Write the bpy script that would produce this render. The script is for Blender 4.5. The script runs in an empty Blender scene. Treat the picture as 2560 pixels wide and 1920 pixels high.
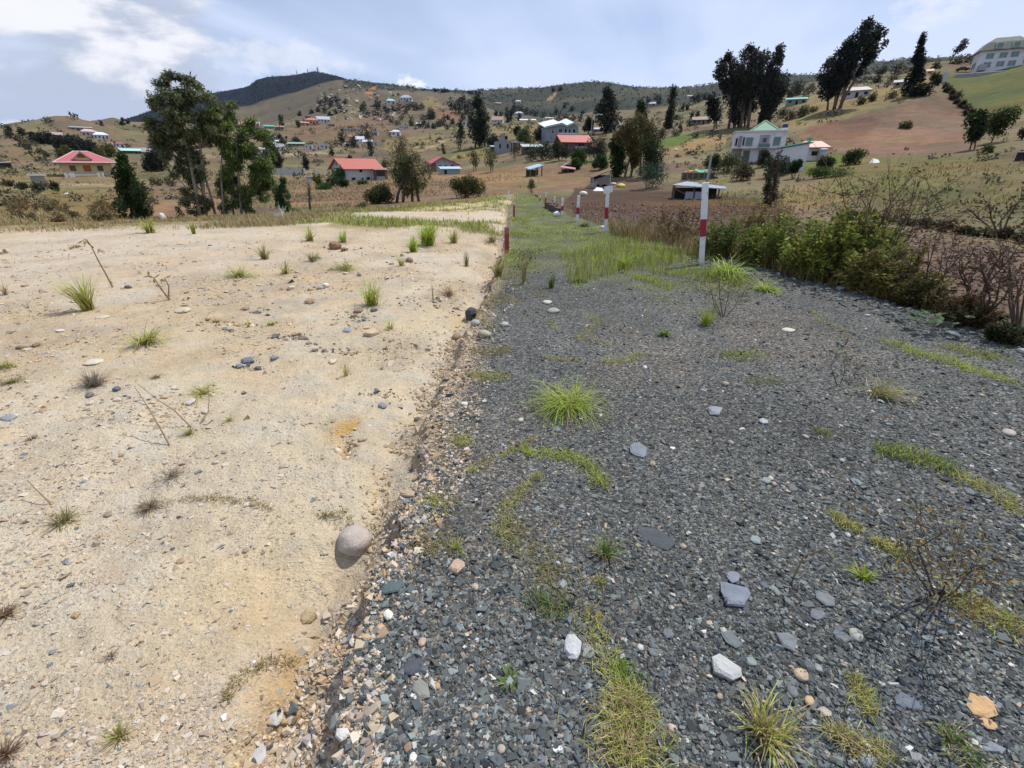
import bpy, math, random
import numpy as np
from mathutils import Vector
# ------------------------------------------------------------------ camera, sky, sun, exposure
SC = bpy.context.scene
F = 1150.0; PITCH = math.radians(25.0); EYE = 1.6
cam = bpy.data.cameras.new('camera'); camo = bpy.data.objects.new('camera', cam)
SC.collection.objects.link(camo); SC.camera = camo
cam.sensor_width = 36.0; cam.lens = 36.0 * F / 2560.0; cam.clip_start = 0.05; cam.clip_end = 20000
camo.location = (0, 0, EYE); camo.rotation_euler = (math.pi / 2 - PITCH, 0, 0)
SUN_EL = math.radians(58); SUN_AZ = math.radians(48)            # azimuth from the view direction towards the right
sun = bpy.data.lights.new('sun', 'SUN'); sun.energy = 4.1; sun.angle = math.radians(0.55); sun.color = (1.0, 0.965, 0.90)
suno = bpy.data.objects.new('sun', sun); SC.collection.objects.link(suno)
sd = Vector((math.sin(SUN_AZ) * math.cos(SUN_EL), math.cos(SUN_AZ) * math.cos(SUN_EL), math.sin(SUN_EL)))
suno.rotation_euler = sd.to_track_quat('Z', 'Y').to_euler(); suno.location = (30, 40, 60)
vs = SC.view_settings; vs.view_transform = 'Standard'; vs.look = 'None'; vs.gamma = 1.0; vs.exposure = 0.12
vs.use_curve_mapping = False
SC.render.engine = 'CYCLES'; SC.cycles.use_denoising = True; SC.cycles.max_bounces = 6; SC.cycles.volume_bounces = 0
W = bpy.data.worlds.new('World'); SC.world = W; W.use_nodes = True
class NT:
    """small helper to write node trees"""
    def __init__(s, tree): s.t = tree; s.n = tree.nodes; s.l = tree.links
    def new(s, kind, **kw):
        n = s.n.new(kind)
        for k, v in kw.items(): setattr(n, k, v)
        return n
    def put(s, sock, v):
        if isinstance(v, bpy.types.NodeSocket): s.l.new(v, sock)
        elif v is not None:
            if sock.type == 'RGBA' and len(v) == 3: v = (*v, 1)
            sock.default_value = v
    def m(s, op, a, b=None, c=None, clamp=False):
        n = s.new('ShaderNodeMath', operation=op, use_clamp=clamp)
        s.put(n.inputs[0], a)
        if b is not None: s.put(n.inputs[1], b)
        if c is not None: s.put(n.inputs[2], c)
        return n.outputs[0]
    def mix(s, f, a, b, blend='MIX'):
        n = s.new('ShaderNodeMix', data_type='RGBA', blend_type=blend); n.clamp_factor = True
        s.put(n.inputs[0], f); s.put(n.inputs[6], a); s.put(n.inputs[7], b); return n.outputs[2]
    def ss(s, x, a, b):
        n = s.new('ShaderNodeMapRange', interpolation_type='SMOOTHSTEP')
        s.put(n.inputs[0], x); n.inputs[1].default_value = a; n.inputs[2].default_value = b; return n.outputs[0]
    def noise(s, vec, scale, detail=4, rough=.55, dist=0, dims='3D'):
        n = s.new('ShaderNodeTexNoise', noise_dimensions=dims)
        if vec is not None: s.put(n.inputs['Vector'], vec)
        n.inputs['Scale'].default_value = scale; n.inputs['Detail'].default_value = detail
        n.inputs['Roughness'].default_value = rough; n.inputs['Distortion'].default_value = dist
        return n.outputs[0]
    def comb(s, x, y, z=0.0):
        n = s.new('ShaderNodeCombineXYZ')
        for i, v in enumerate((x, y, z)): s.put(n.inputs[i], v)
        return n.outputs[0]

def build_world():
    t = NT(W.node_tree); t.n.clear()
    sky = t.new('ShaderNodeTexSky', sky_type='NISHITA'); sky.sun_disc = False
    sky.sun_elevation = SUN_EL; sky.sun_rotation = SUN_AZ
    sky.altitude = 2500; sky.air_density = 1.0; sky.dust_density = 1.2; sky.ozone_density = 1.5
    tc = t.new('ShaderNodeTexCoord'); sep = t.new('ShaderNodeSeparateXYZ'); t.l.new(tc.outputs['Generated'], sep.inputs[0])
    x, y, z = sep.outputs
    hyp = t.m('SQRT', t.m('ADD', t.m('MULTIPLY', x, x), t.m('MULTIPLY', y, y)))
    az = t.m('ARCTAN2', x, y); el = t.m('ARCTAN2', z, hyp)
    # flat cloud layer seen in perspective: high thin veil with streaks
    zz = t.m('ADD', t.m('MAXIMUM', z, 0.0), 0.10)
    u = t.m('DIVIDE', x, zz); v = t.m('DIVIDE', y, zz)
    pl = t.comb(t.m('ADD', t.m('MULTIPLY', u, 0.9), t.m('MULTIPLY', v, -0.42)), t.m('ADD', t.m('MULTIPLY', u, 0.15), t.m('MULTIPLY', v, 0.2)), 3.7)
    n1 = t.noise(pl, 0.85, 5, .5, .4)
    pl2 = t.comb(t.m('ADD', u, 5.2), t.m('ADD', v, 1.3), 9.1)
    n2 = t.noise(pl2, 0.55, 3, .5, .2)
    veil = t.ss(t.m('ADD', t.m('MULTIPLY', n1, .6), t.m('MULTIPLY', n2, .4)), 0.36, 0.62)
    low = t.ss(el, 0.46, 0.10)                                   # thicker towards the horizon
    veil = t.m('ADD', t.m('MULTIPLY', veil, .66), t.m('MULTIPLY', low, .36), clamp=True)
    veil = t.m('MINIMUM', t.m('ADD', veil, .14), 0.93)
    skyc = t.mix(1.0, sky.outputs[0], (0.105, 0.105, 0.105), 'MULTIPLY')
    # lower layer of broken cumulus
    ae = t.comb(t.m('MULTIPLY', az, 1.0), t.m('MULTIPLY', el, 2.3), 0.0)
    c1 = t.noise(ae, 3.4, 8, .55, .25)
    c2 = t.noise(t.comb(t.m('MULTIPLY', az, 1.0), t.m('MULTIPLY', t.m('SUBTRACT', el, .035), 2.3), 0.0), 3.4, 6, .55, .25)
    wst = t.ss(az, -0.33, -0.62)                                 # cumulus bank lies to the left
    band = t.m('MULTIPLY', t.ss(el, 0.44, 0.30), wst)
    cov = t.m('ADD', c1, t.m('MULTIPLY', t.m('SUBTRACT', band, 0.62), 0.42))
    cum = t.ss(cov, 0.41, 0.60)
    lit = t.ss(t.m('SUBTRACT', c2, c1), -0.09, 0.05)             # thick above: darker base
    cumc = t.mix(lit, (0.90, 0.905, 0.94), (0.48, 0.54, 0.68))
    def puff(px_az, px_el, sx, sy, sc):
        dx = t.m('DIVIDE', t.m('SUBTRACT', az, px_az), sx); dy = t.m('DIVIDE', t.m('SUBTRACT', el, px_el), sy)
        r2 = t.m('ADD', t.m('MULTIPLY', dx, dx), t.m('MULTIPLY', dy, dy))
        n = t.noise(t.comb(az, t.m('MULTIPLY', el, 1.6), 2.0), sc, 5, .6)
        return t.ss(t.m('ADD', t.m('SUBTRACT', 1.0, r2), t.m('MULTIPLY', t.m('SUBTRACT', n, .5), 3.6)), 0.0, 1.1)
    p1 = puff(-0.184, 0.138, 0.028, 0.018, 60); p2 = puff(0.635, 0.205, 0.055, 0.028, 26); p3 = puff(-0.40, 0.165, 0.15, 0.03, 26)
    veilc = t.mix(t.m('ADD', t.m('MULTIPLY', low, .5), t.m('MULTIPLY', n2, .5)), (0.56, 0.70, 1.0), (0.70, 0.77, 0.96))
    col = t.mix(veil, skyc, veilc)
    col = t.mix(t.m('MULTIPLY', cum, .93), col, cumc)
    col = t.mix(t.m('MULTIPLY', p1, .9), col, (0.92, 0.93, 0.98)); col = t.mix(t.m('MULTIPLY', p2, .6), col, (0.84, 0.86, 0.95)); col = t.mix(t.m('MULTIPLY', p3, .6), col, (0.80, 0.83, 0.93))
    bg = t.new('ShaderNodeBackground'); t.l.new(col, bg.inputs[0]); bg.inputs[1].default_value = 1.0
    out = t.new('ShaderNodeOutputWorld'); t.l.new(bg.outputs[0], out.inputs[0])
build_world()

# ------------------------------------------------------------------ helpers
RNG = np.random.default_rng(7)
COLL = SC.collection
def ray(px, py):
    """azimuth and slope of the line of sight through a point of the photograph (2560 x 1920)"""
    cx = (np.asarray(px, float) - 1280) / F; cy = (960 - np.asarray(py, float)) / F
    c, s = math.cos(PITCH), math.sin(PITCH)
    dy = c + cy * s; dz = -s + cy * c; h = np.hypot(cx, dy)
    return np.arctan2(cx, dy), dz / h
def topx(x, y, z):
    c, s = math.cos(PITCH), math.sin(PITCH); z = z - EYE
    d = np.maximum(y * c - z * s, 1e-3); u = y * s + z * c
    return 1280 + F * x / d, 960 - F * u / d
def gnd0(px, py, z=0.0):
    az, t = ray(px, py); r = (z - EYE) / t
    return r * np.sin(az), r * np.cos(az)
def sstep(a, b, x):
    t = np.clip((x - a) / (b - a), 0, 1); return t * t * (3 - 2 * t)
def hash2(ix, iy, seed):
    n = (ix.astype(np.int64) * 374761393 + iy.astype(np.int64) * 668265263 + seed * 1442695041) & 0x7fffffff
    n = ((n ^ (n >> 13)) * 1274126177) & 0x7fffffff
    n = (n ^ (n >> 16)) & 0xffff
    return n / 65535.0
def vnoise(x, y, seed=0):
    ix = np.floor(x); iy = np.floor(y); fx = x - ix; fy = y - iy
    fx = fx * fx * (3 - 2 * fx); fy = fy * fy * (3 - 2 * fy)
    a = hash2(ix, iy, seed); b = hash2(ix + 1, iy, seed); c = hash2(ix, iy + 1, seed); d = hash2(ix + 1, iy + 1, seed)
    return (a + (b - a) * fx) * (1 - fy) + (c + (d - c) * fx) * fy
def fbm(x, y, scale, octv=4, seed=0, gain=.5):
    o = 0; amp = 1; tot = 0
    for i in range(octv):
        o = o + amp * (vnoise(x * scale + i * 17.3, y * scale - i * 9.1, seed + i) - .5); tot += amp; amp *= gain; scale *= 2.03
    return o / tot * 2
def link(o, parent=None):
    COLL.objects.link(o)
    if parent is not None: o.parent = parent
    return o
def tag(o, label=None, cat=None, group=None, kind=None):
    if label: o['label'] = label
    if cat: o['category'] = cat
    if group: o['group'] = group
    if kind: o['kind'] = kind
    return o
def empty(name, loc, rz=0.0, label=None, cat=None, group=None):
    o = bpy.data.objects.new(name, None); o.location = loc; o.rotation_euler = (0, 0, rz); o.empty_display_size = .2
    link(o); return tag(o, label, cat, group)
def mesh_np(name, V, Fc, mat=None, col=None, smooth=False):
    V = np.asarray(V, np.float32); Fc = np.asarray(Fc, np.int32)
    me = bpy.data.meshes.new(name); k = Fc.shape[1]
    me.vertices.add(len(V)); me.vertices.foreach_set('co', V.ravel())
    me.loops.add(Fc.size); me.loops.foreach_set('vertex_index', Fc.ravel())
    me.polygons.add(len(Fc)); me.polygons.foreach_set('loop_start', np.arange(0, Fc.size, k, dtype=np.int32))
    me.polygons.foreach_set('use_smooth', np.full(len(Fc), bool(smooth)))
    me.update(calc_edges=True)
    if col is not None:
        a = me.attributes.new('Col', 'FLOAT_COLOR', 'POINT')
        c = np.ones((len(V), 4), np.float32); c[:, :3] = col; a.data.foreach_set('color', c.ravel())
    if mat is not None: me.materials.append(mat)
    return me
def obj_np(name, V, Fc, mat=None, col=None, parent=None, smooth=False):
    return link(bpy.data.objects.new(name, mesh_np(name, V, Fc, mat, col, smooth)), parent)
class MB:
    """collects simple solids, links them as one mesh"""
    def __init__(s): s.v = []; s.f = []
    def add(s, v, f):
        o = len(s.v); s.v += [tuple(p) for p in v]; s.f += [tuple(i + o for i in q) for q in f]; return s
    def box(s, x0, x1, y0, y1, z0, z1):
        v = [(x, y, z) for z in (z0, z1) for y in (y0, y1) for x in (x0, x1)]
        return s.add(v, [(0, 2, 3, 1), (4, 5, 7, 6), (0, 1, 5, 4), (2, 6, 7, 3), (0, 4, 6, 2), (1, 3, 7, 5)])
    def slab(s, q, th):
        """quad q (counter-clockwise from above) given thickness th downwards"""
        q = [Vector(p) for p in q]; n = (q[1] - q[0]).cross(q[2] - q[0]).normalized() * th
        k = len(q); v = q + [p - n for p in q]
        f = [tuple(range(k)), tuple(range(2 * k - 1, k - 1, -1))] + [((i + 1) % k, i, i + k, (i + 1) % k + k) for i in range(k)]
        return s.add(v, f)
    def prism(s, pts, y0, y1):
        """polygon in xz extruded along y"""
        k = len(pts); v = [(p[0], y0, p[1]) for p in pts] + [(p[0], y1, p[1]) for p in pts]
        f = [tuple(range(k)), tuple(range(2 * k - 1, k - 1, -1))] + [((i + 1) % k, i, i + k, (i + 1) % k + k) for i in range(k)]
        return s.add(v, f)
    def prism_x(s, pts, x0, x1):
        k = len(pts); v = [(x0, p[0], p[1]) for p in pts] + [(x1, p[0], p[1]) for p in pts]
        f = [tuple(range(k - 1, -1, -1)), tuple(range(k, 2 * k))] + [(i, (i + 1) % k, (i + 1) % k + k, i + k) for i in range(k)]
        return s.add(v, f)
    def tube(s, pts, rad, n=6):
        pts = [Vector(p) for p in pts]
        if not hasattr(rad, '__len__'): rad = [rad] * len(pts)
        o = len(s.v)
        for i, p in enumerate(pts):
            d = (pts[min(i + 1, len(pts) - 1)] - pts[max(i - 1, 0)])
            d = d.normalized() if d.length > 1e-9 else Vector((0, 0, 1))
            a = d.cross(Vector((0.31, 0.95, 0.05)) if abs(d.y) < .9 else Vector((1, 0, 0))).normalized(); b = d.cross(a)
            for k in range(n):
                w = 2 * math.pi * k / n; s.v.append(tuple(p + (a * math.cos(w) + b * math.sin(w)) * rad[i]))
        for i in range(len(pts) - 1):
            for k in range(n):
                s.f.append((o + i * n + k, o + i * n + (k + 1) % n, o + (i + 1) * n + (k + 1) % n, o + (i + 1) * n + k))
        s.f.append(tuple(o + k for k in range(n - 1, -1, -1))); e = o + (len(pts) - 1) * n; s.f.append(tuple(e + k for k in range(n)))
        return s
    def build(s, name, mat, parent=None, smooth=False, bevel=0):
        me = bpy.data.meshes.new(name); me.from_pydata(s.v, [], s.f); me.validate(); me.update()
        if smooth: me.polygons.foreach_set('use_smooth', np.ones(len(me.polygons), bool))
        me.materials.append(mat); o = link(bpy.data.objects.new(name, me), parent)
        if bevel:
            b = o.modifiers.new('bevel', 'BEVEL'); b.width = bevel; b.segments = 2; b.limit_method = 'ANGLE'
        return o

# ------------------------------------------------------------------ materials
def mat(name, col=None, rough=.85, var=.15, scale=3.0, bump=0.0, bscale=None, spec=.25, metal=0.0, dirt=None, stripes=None):
    m = bpy.data.materials.new(name); m.use_nodes = True; t = NT(m.node_tree); p = t.n['Principled BSDF']
    tc = t.new('ShaderNodeTexCoord'); n = t.noise(tc.outputs['Object'], scale, 5, .6)
    f = t.m('ADD', t.m('MULTIPLY', t.m('SUBTRACT', n, .5), var * 3), 1.0)
    if col is None:
        a = t.new('ShaderNodeAttribute', attribute_name='Col'); base = a.outputs['Color']
    else:
        rgb = t.new('ShaderNodeRGB'); rgb.outputs[0].default_value = (*col, 1); base = rgb.outputs[0]
    if dirt is not None:
        n2 = t.noise(tc.outputs['Object'], dirt[1], 4, .6); base = t.mix(t.ss(n2, .52, .72), base, dirt[0])
    c = t.new('ShaderNodeVectorMath', operation='SCALE'); t.l.new(base, c.inputs[0]); t.l.new(f, c.inputs['Scale'])
    t.l.new(c.outputs[0], p.inputs['Base Color']); p.inputs['Roughness'].default_value = rough
    p.inputs['Specular IOR Level'].default_value = spec; p.inputs['Metallic'].default_value = metal
    h = None
    if stripes:
        w = t.new('ShaderNodeTexWave', wave_type='BANDS', bands_direction=stripes[0]); w.inputs['Scale'].default_value = stripes[1]
        t.l.new(tc.outputs['Object'], w.inputs['Vector']); h = w.outputs['Fac']; bump = bump or .4
    elif bump: h = t.noise(tc.outputs['Object'], bscale or scale * 4, 5, .65)
    if h is not None:
        b = t.new('ShaderNodeBump'); b.inputs['Strength'].default_value = bump; b.inputs['Distance'].default_value = .03
        t.l.new(h, b.inputs['Height']); t.l.new(b.outputs[0], p.inputs['Normal'])
    return m
def leaf_mat(name, trans=.3, rough=.6):
    m = bpy.data.materials.new(name); m.use_nodes = True; t = NT(m.node_tree); p = t.n['Principled BSDF']; out = t.n['Material Output']
    a = t.new('ShaderNodeAttribute', attribute_name='Col'); t.l.new(a.outputs['Color'], p.inputs['Base Color'])
    p.inputs['Roughness'].default_value = rough; p.inputs['Specular IOR Level'].default_value = .25
    tr = t.new('ShaderNodeBsdfTranslucent'); t.l.new(a.outputs['Color'], tr.inputs[0])
    mx = t.new('ShaderNodeMixShader'); mx.inputs[0].default_value = trans
    t.l.new(p.outputs[0], mx.inputs[1]); t.l.new(tr.outputs[0], mx.inputs[2]); t.l.new(mx.outputs[0], out.inputs[0])
    return m
def ground_mat(name, kind):
    m = bpy.data.materials.new(name); m.use_nodes = True; t = NT(m.node_tree); p = t.n['Principled BSDF']
    a = t.new('ShaderNodeAttribute', attribute_name='Col'); tc = t.new('ShaderNodeTexCoord'); co = tc.outputs['Object']
    p.inputs['Roughness'].default_value = .95; p.inputs['Specular IOR Level'].default_value = .12
    if kind == 'gravel':
        v = t.new('ShaderNodeTexVoronoi', feature='F1'); v.inputs['Scale'].default_value = 78; t.l.new(co, v.inputs['Vector'])
        s = t.new('ShaderNodeSeparateColor'); t.l.new(v.outputs['Color'], s.inputs[0])
        f = t.m('ADD', t.m('MULTIPLY', t.m('POWER', s.outputs[0], 2.2), 1.5), .5)
        h = t.m('SUBTRACT', t.m('MULTIPLY', s.outputs[1], .6), v.outputs['Distance']); bs, bd = .8, .012
        n = t.noise(co, 1.3, 4, .6); f = t.m('MULTIPLY', f, t.m('ADD', t.m('MULTIPLY', n, .7), .65))
        hue = t.mix(t.m('POWER', s.outputs[2], 5.0), (1, 1, 1), (2.2, 1.9, 1.55))
    elif kind == 'sand':
        n = t.noise(co, 9, 8, .7); n2 = t.noise(co, 1.1, 5, .6); n3 = t.noise(co, 70, 3, .6)
        f = t.m('ADD', t.m('ADD', t.m('MULTIPLY', t.m('SUBTRACT', n, .5), .65), t.m('MULTIPLY', t.m('SUBTRACT', n2, .5), .45)), t.m('ADD', 1.0, t.m('MULTIPLY', t.m('SUBTRACT', n3, .5), .7)))
        vo = t.new('ShaderNodeTexVoronoi', feature='DISTANCE_TO_EDGE'); vo.inputs['Scale'].default_value = 13; wv = t.new('ShaderNodeVectorMath', operation='ADD'); t.l.new(co, wv.inputs[0]); nz = t.new('ShaderNodeTexNoise'); nz.inputs['Scale'].default_value = 9; nz.inputs['Detail'].default_value = 4; t.l.new(co, nz.inputs['Vector']); sc_ = t.new('ShaderNodeVectorMath', operation='SCALE'); sc_.inputs['Scale'].default_value = .22; t.l.new(nz.outputs['Color'], sc_.inputs[0]); t.l.new(sc_.outputs[0], wv.inputs[1]); t.l.new(wv.outputs[0], vo.inputs['Vector'])
        crust = t.m('MULTIPLY', t.ss(vo.outputs['Distance'], 0.0, .10), t.ss(t.noise(co, .9, 4, .6), .44, .60))
        h = t.m('ADD', t.m('ADD', n, t.m('MULTIPLY', n3, .45)), t.m('MULTIPLY', crust, .10)); bs, bd = .75, .05
        hue = t.mix(t.ss(t.noise(co, 2.3, 5, .65), .42, .66), (1.04, .98, .90), (.98, .99, 1.02))
    elif kind == 'soil':
        n = t.noise(co, 5, 7, .7); n2 = t.noise(co, .6, 4, .6); n3 = t.noise(co, 30, 3, .6)
        f = t.m('ADD', t.m('MULTIPLY', t.m('SUBTRACT', n, .5), 1.2), t.m('ADD', t.m('MULTIPLY', n2, .5), .75))
        h = t.m('ADD', n, t.m('MULTIPLY', n3, .4)); bs, bd = .9, .09; hue = (1, 1, 1)
    else:
        n = t.noise(co, .35, 8, .7); n2 = t.noise(co, .03, 5, .65); n3 = t.noise(co, 2.2, 4, .65)
        f = t.m('ADD', t.m('MULTIPLY', t.m('SUBTRACT', n, .5), 1.0), t.m('ADD', t.m('MULTIPLY', n2, .5), t.m('ADD', .75, t.m('MULTIPLY', t.m('SUBTRACT', n3, .5), .7))))
        h = t.m('ADD', n, t.m('MULTIPLY', n3, .2)); bs, bd = .8, .8
        hue = t.mix(t.ss(t.noise(co, .11, 5, .65), .45, .62), (1.05, .97, .9), (.93, 1.0, .86))
    c = t.new('ShaderNodeVectorMath', operation='SCALE'); t.l.new(t.mix(1.0, a.outputs['Color'], hue, 'MULTIPLY'), c.inputs[0]); t.l.new(f, c.inputs['Scale'])
    t.l.new(c.outputs[0], p.inputs['Base Color'])
    b = t.new('ShaderNodeBump'); b.inputs['Strength'].default_value = bs; b.inputs['Distance'].default_value = bd
    t.l.new(h, b.inputs['Height']); t.l.new(b.outputs[0], p.inputs['Normal'])
    return m
M_LEAF = leaf_mat('foliage', .38); M_GRASS = leaf_mat('grass_blades', .35, .5); M_DRY = leaf_mat('dry_plant', .15, .8)
M_BARK = mat('bark', (.13, .10, .08), .9, .3, 4, .6); M_PALEBARK = mat('pale_bark', (.27, .22, .17), .9, .35, 3, .5)
M_TWIG = mat('twig', (.10, .07, .05), .9, .3, 6); M_STALK = mat('dry_stalk', (.26, .19, .10), .9, .25, 8)
M_STONE = mat('stone', None, .85, .14, 14, .5, 40, .3)
M_CHIP = mat('stone_chips', None, .8, .10, 25, 0, None, .3)
# ------------------------------------------------------------------ terrain
# left edge of the gravel path and its right shoulder, in metres on the ground
PB = np.array([(-1.2, 0), (-.62, .5), (-.52, .75), (-.58, 1.0), (-.61, 1.28), (-.67, 1.42), (-.62, 1.57), (-.60, 1.81), (-.57, 2.47), (-.58, 3.5), (-.52, 4.39), (-.38, 6.34), (-.28, 8), (-.15, 10.1), (-.14, 15.7), (-.12, 22.5), (.1, 30), (.3, 45)])
PR = np.array([(5.4, 0), (5.3, 4), (5.1, 5.5), (4.85, 6.8), (4.45, 7.7), (4.1, 9.6), (3.6, 11), (2.85, 14), (2.3, 16.6), (1.95, 18.5), (1.55, 27), (.95, 36), (.9, 45)])
def path_d(x, y):
    w = .06 * fbm(x * .3, y, 3.1, 3, 5) + .025 * fbm(x, y, 11, 3, 6)
    return x - np.interp(y, PB[:, 1], PB[:, 0]) + w * np.clip(y, .5, 1.5)
def path_d2(x, y):
    return x - np.interp(y, PR[:, 1], PR[:, 0]) + .25 * fbm(x, y, .7, 3, 15)
def near_z(x, y):
    d = path_d(x, y); d2 = path_d2(x, y); far = np.hypot(x, y)
    # washed sandy lot, a little lower than the path, with a rill along the path's edge
    zs = -.10 - .10 * sstep(.3, .75, vnoise(y * 1.4 + 3, x * 0, 71)) * sstep(1.0, 1.8, y) * sstep(.9, .3, -d) + .085 * sstep(.4, 3.0, -d) + .05 * fbm(x, y, .35, 4, 21) * sstep(.3, 2, -d) + .026 * fbm(x, y, 2.0, 5, 22, .6) + .009 * fbm(x, y, 9, 3, 23)
    rill = np.exp(-((d + .20 + .07 * fbm(x, y, .9, 2, 24)) / .13) ** 2)
    zs = zs - (.075 + .05 * fbm(x, y, .8, 2, 25)) * rill
    for (cx, cy, ang, ln, wd, dp) in RILLS:
        ca, sa = math.cos(ang), math.sin(ang); a = (x - cx) * ca + (y - cy) * sa; b = -(x - cx) * sa + (y - cy) * ca + .06 * fbm(x, y, 2.5, 2, 26)
        zs = zs - dp * np.exp(-(a / ln) ** 2) * (np.exp(-(b / wd) ** 2) + .6 * sstep(wd * 2.2, 0, b) * sstep(-wd, 0, b))
    zp = .006 * fbm(x, y, 6, 3, 31) + .02 * fbm(x, y, .9, 3, 32) + .012 * fbm(x, y, 22, 2, 33) * sstep(.5, 0, d)
    zl = zs + (zp - zs) * sstep(-.03 - .05 * sstep(.3, .7, vnoise(x * 2.3, y * 2.3, 3)), .02 + .03 * vnoise(x * 1.7, y * 1.7, 9), d + .035 * fbm(x, y, 5, 3, 39) + .022 * fbm(x, y, 16, 3, 38))
    lot = sstep(-1.2, -2.6, x) * sstep(20.5, 21.2, y + .3 * fbm(x, y, .5, 2, 40))   # next lot lies one small step lower
    zl = zl - .22 * lot
    drop = 1.0 * sstep(0, 3.2, d2) + .10 * sstep(0, .5, d2) * 0
    fieldz = .05 * fbm(x, y, 1.6, 4, 41) * sstep(1.5, 3, d2)
    return zl - drop + fieldz
RILLS = []
for px, py, ang, ln, wd, dp in [(860, 1085, 2.0, .12, .05, .035), (790, 1640, .9, .22, .05, .035), (640, 1755, .8, .20, .05, .03), (700, 800, .05, .5, .06, .04), (880, 855, .05, .3, .05, .04), (1080, 960, 1.2, .3, .05, .03), (940, 1180, 1.7, .3, .06, .03), (560, 800, -.05, .3, .05, .03)]:
    gx, gy = gnd0(px, py); RILLS.append((float(gx), float(gy), ang, ln, wd, dp))

EDGE = np.array([(-75, 24), (-46, 22), (-39, 20.5), (-25, 19.5), (-16, 23), (-8, 29), (-3, 34), (0, 38), (2.5, 39), (5, 36), (9, 34), (28, 32), (40, 26), (75, 22)])
KN = {
 'H': [(-400, 560, 36), (0, 541, 36), (300, 541, 38), (480, 545, 38), (600, 541, 38), (700, 530, 40), (900, 508, 46), (1000, 503, 46), (1100, 498, 46), (1250, 486, 47), (1310, 483, 48), (1400, 492, 46), (1500, 502, 43), (1600, 508, 42), (1740, 512, 42), (1900, 516, 40), (2100, 522, 40), (2300, 532, 40), (2560, 585, 34), (2900, 600, 34)],
 'G': [(-400, 510, 55), (0, 498, 58), (200, 494, 60), (400, 492, 60), (600, 492, 60), (750, 488, 62), (900, 480, 64), (1100, 474, 66), (1250, 464, 70), (1350, 458, 74), (1450, 468, 66), (1600, 484, 58), (1740, 494, 52), (1900, 486, 52), (2000, 476, 52), (2200, 452, 54), (2400, 440, 54), (2560, 430, 54), (2900, 420, 54)],
 'F': [(-400, 455, 105), (0, 449, 105), (200, 444, 108), (300, 443, 108), (430, 432, 110), (656, 434, 115), (750, 444, 108), (850, 451, 106), (950, 445, 110), (1065, 430, 116), (1150, 428, 116), (1300, 408, 112), (1400, 402, 108), (1521, 405, 100), (1600, 400, 95), (1700, 398, 92), (1800, 398, 90), (1900, 396, 90), (2000, 390, 90), (2100, 386, 92), (2300, 375, 94), (2440, 352, 98), (2560, 332, 98), (2900, 310, 98)],
 'E': [(-400, 398, 180), (0, 395, 180), (139, 395, 180), (300, 396, 185), (500, 398, 185), (656, 402, 190), (740, 398, 190), (850, 388, 190), (1000, 386, 190), (1100, 380, 185), (1200, 366, 185), (1300, 356, 180), (1400, 345, 175), (1521, 336, 170), (1600, 330, 165), (1700, 326, 160), (1800, 318, 155), (1900, 312, 150), (2000, 292, 150), (2060, 272, 152), (2200, 248, 155), (2330, 222, 165), (2400, 196, 195), (2450, 186, 205), (2560, 165, 205), (2900, 125, 205)],
 'D': [(-400, 350, 340), (0, 352, 340), (139, 347, 340), (255, 354, 340), (400, 360, 345), (656, 372, 350), (800, 362, 340), (900, 350, 335), (1000, 347, 330), (1100, 343, 320), (1200, 338, 315), (1300, 330, 310), (1400, 322, 305), (1521, 315, 300), (1600, 306, 290), (1700, 294, 280), (1800, 278, 270), (1950, 254, 262), (2021, 238, 260), (2082, 228, 258), (2209, 206, 255), (2280, 184, 255), (2319, 160, 255), (2354, 157, 258), (2426, 149, 262), (2500, 141, 268), (2560, 134, 268), (2900, 100, 268)],
 'C': [(-400, 330, 640), (0, 328, 560), (46, 316, 540), (139, 296, 530), (179, 296, 530), (208, 305, 540), (255, 312, 560), (289, 313, 600), (333, 320, 640), (500, 330, 680), (656, 332, 680), (800, 320, 680), (900, 308, 680), (1000, 298, 680), (1100, 298, 650), (1200, 308, 630), (1300, 314, 600), (1400, 310, 590), (1521, 302, 580), (1600, 290, 560), (1720, 276, 540), (1890, 248, 490), (2047, 222, 460), (2131, 208, 440), (2261, 192, 430), (2400, 184, 430), (2560, 176, 430), (2900, 165, 430)],
 'B': [(-400, 348, 1500), (0, 345, 1500), (200, 330, 1450), (333, 320, 1400), (500, 318, 1300), (656, 308, 1300), (679, 295, 1350), (731, 266, 1400), (789, 237, 1450), (844, 212, 1500), (873, 208, 1500), (934, 212, 1450), (992, 218, 1400), (1079, 228, 1350), (1162, 234, 1300), (1202, 246, 1200), (1260, 290, 1000), (1330, 302, 900), (1400, 302, 900), (1521, 290, 900), (1579, 282, 900), (1720, 264, 900), (1890, 236, 900), (2047, 214, 900), (2131, 198, 900), (2261, 184, 900), (2400, 176, 900), (2900, 160, 900)],
 'A': [(-400, 338, 3500), (0, 333, 3500), (200, 325, 3400), (300, 312, 3300), (333, 306, 3300), (376, 289, 3200), (450, 265, 3000), (523, 244, 2800), (587, 234, 2700), (615, 230, 2680), (627, 224, 2650), (645, 209, 2600), (679, 203.5, 2600), (746, 202, 2600), (769, 198, 2600), (789, 196, 2600), (815, 202, 2600), (844, 211, 2600), (873, 224, 2550), (1000, 240, 2300), (1162, 242, 2000), (1202, 234, 1900), (1260, 228, 1800), (1347, 229, 1800), (1419, 222, 1700), (1480, 216.5, 1700), (1521, 218, 1700), (1579, 228, 1700), (1668, 231, 1700), (1720, 231, 1700), (1789, 221, 1600), (1890, 202, 1500), (1963, 202, 1500), (2047, 205, 1500), (2131, 182, 1500), (2261, 167, 1500), (2400, 160, 1500), (2900, 150, 1500)],
}
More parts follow.
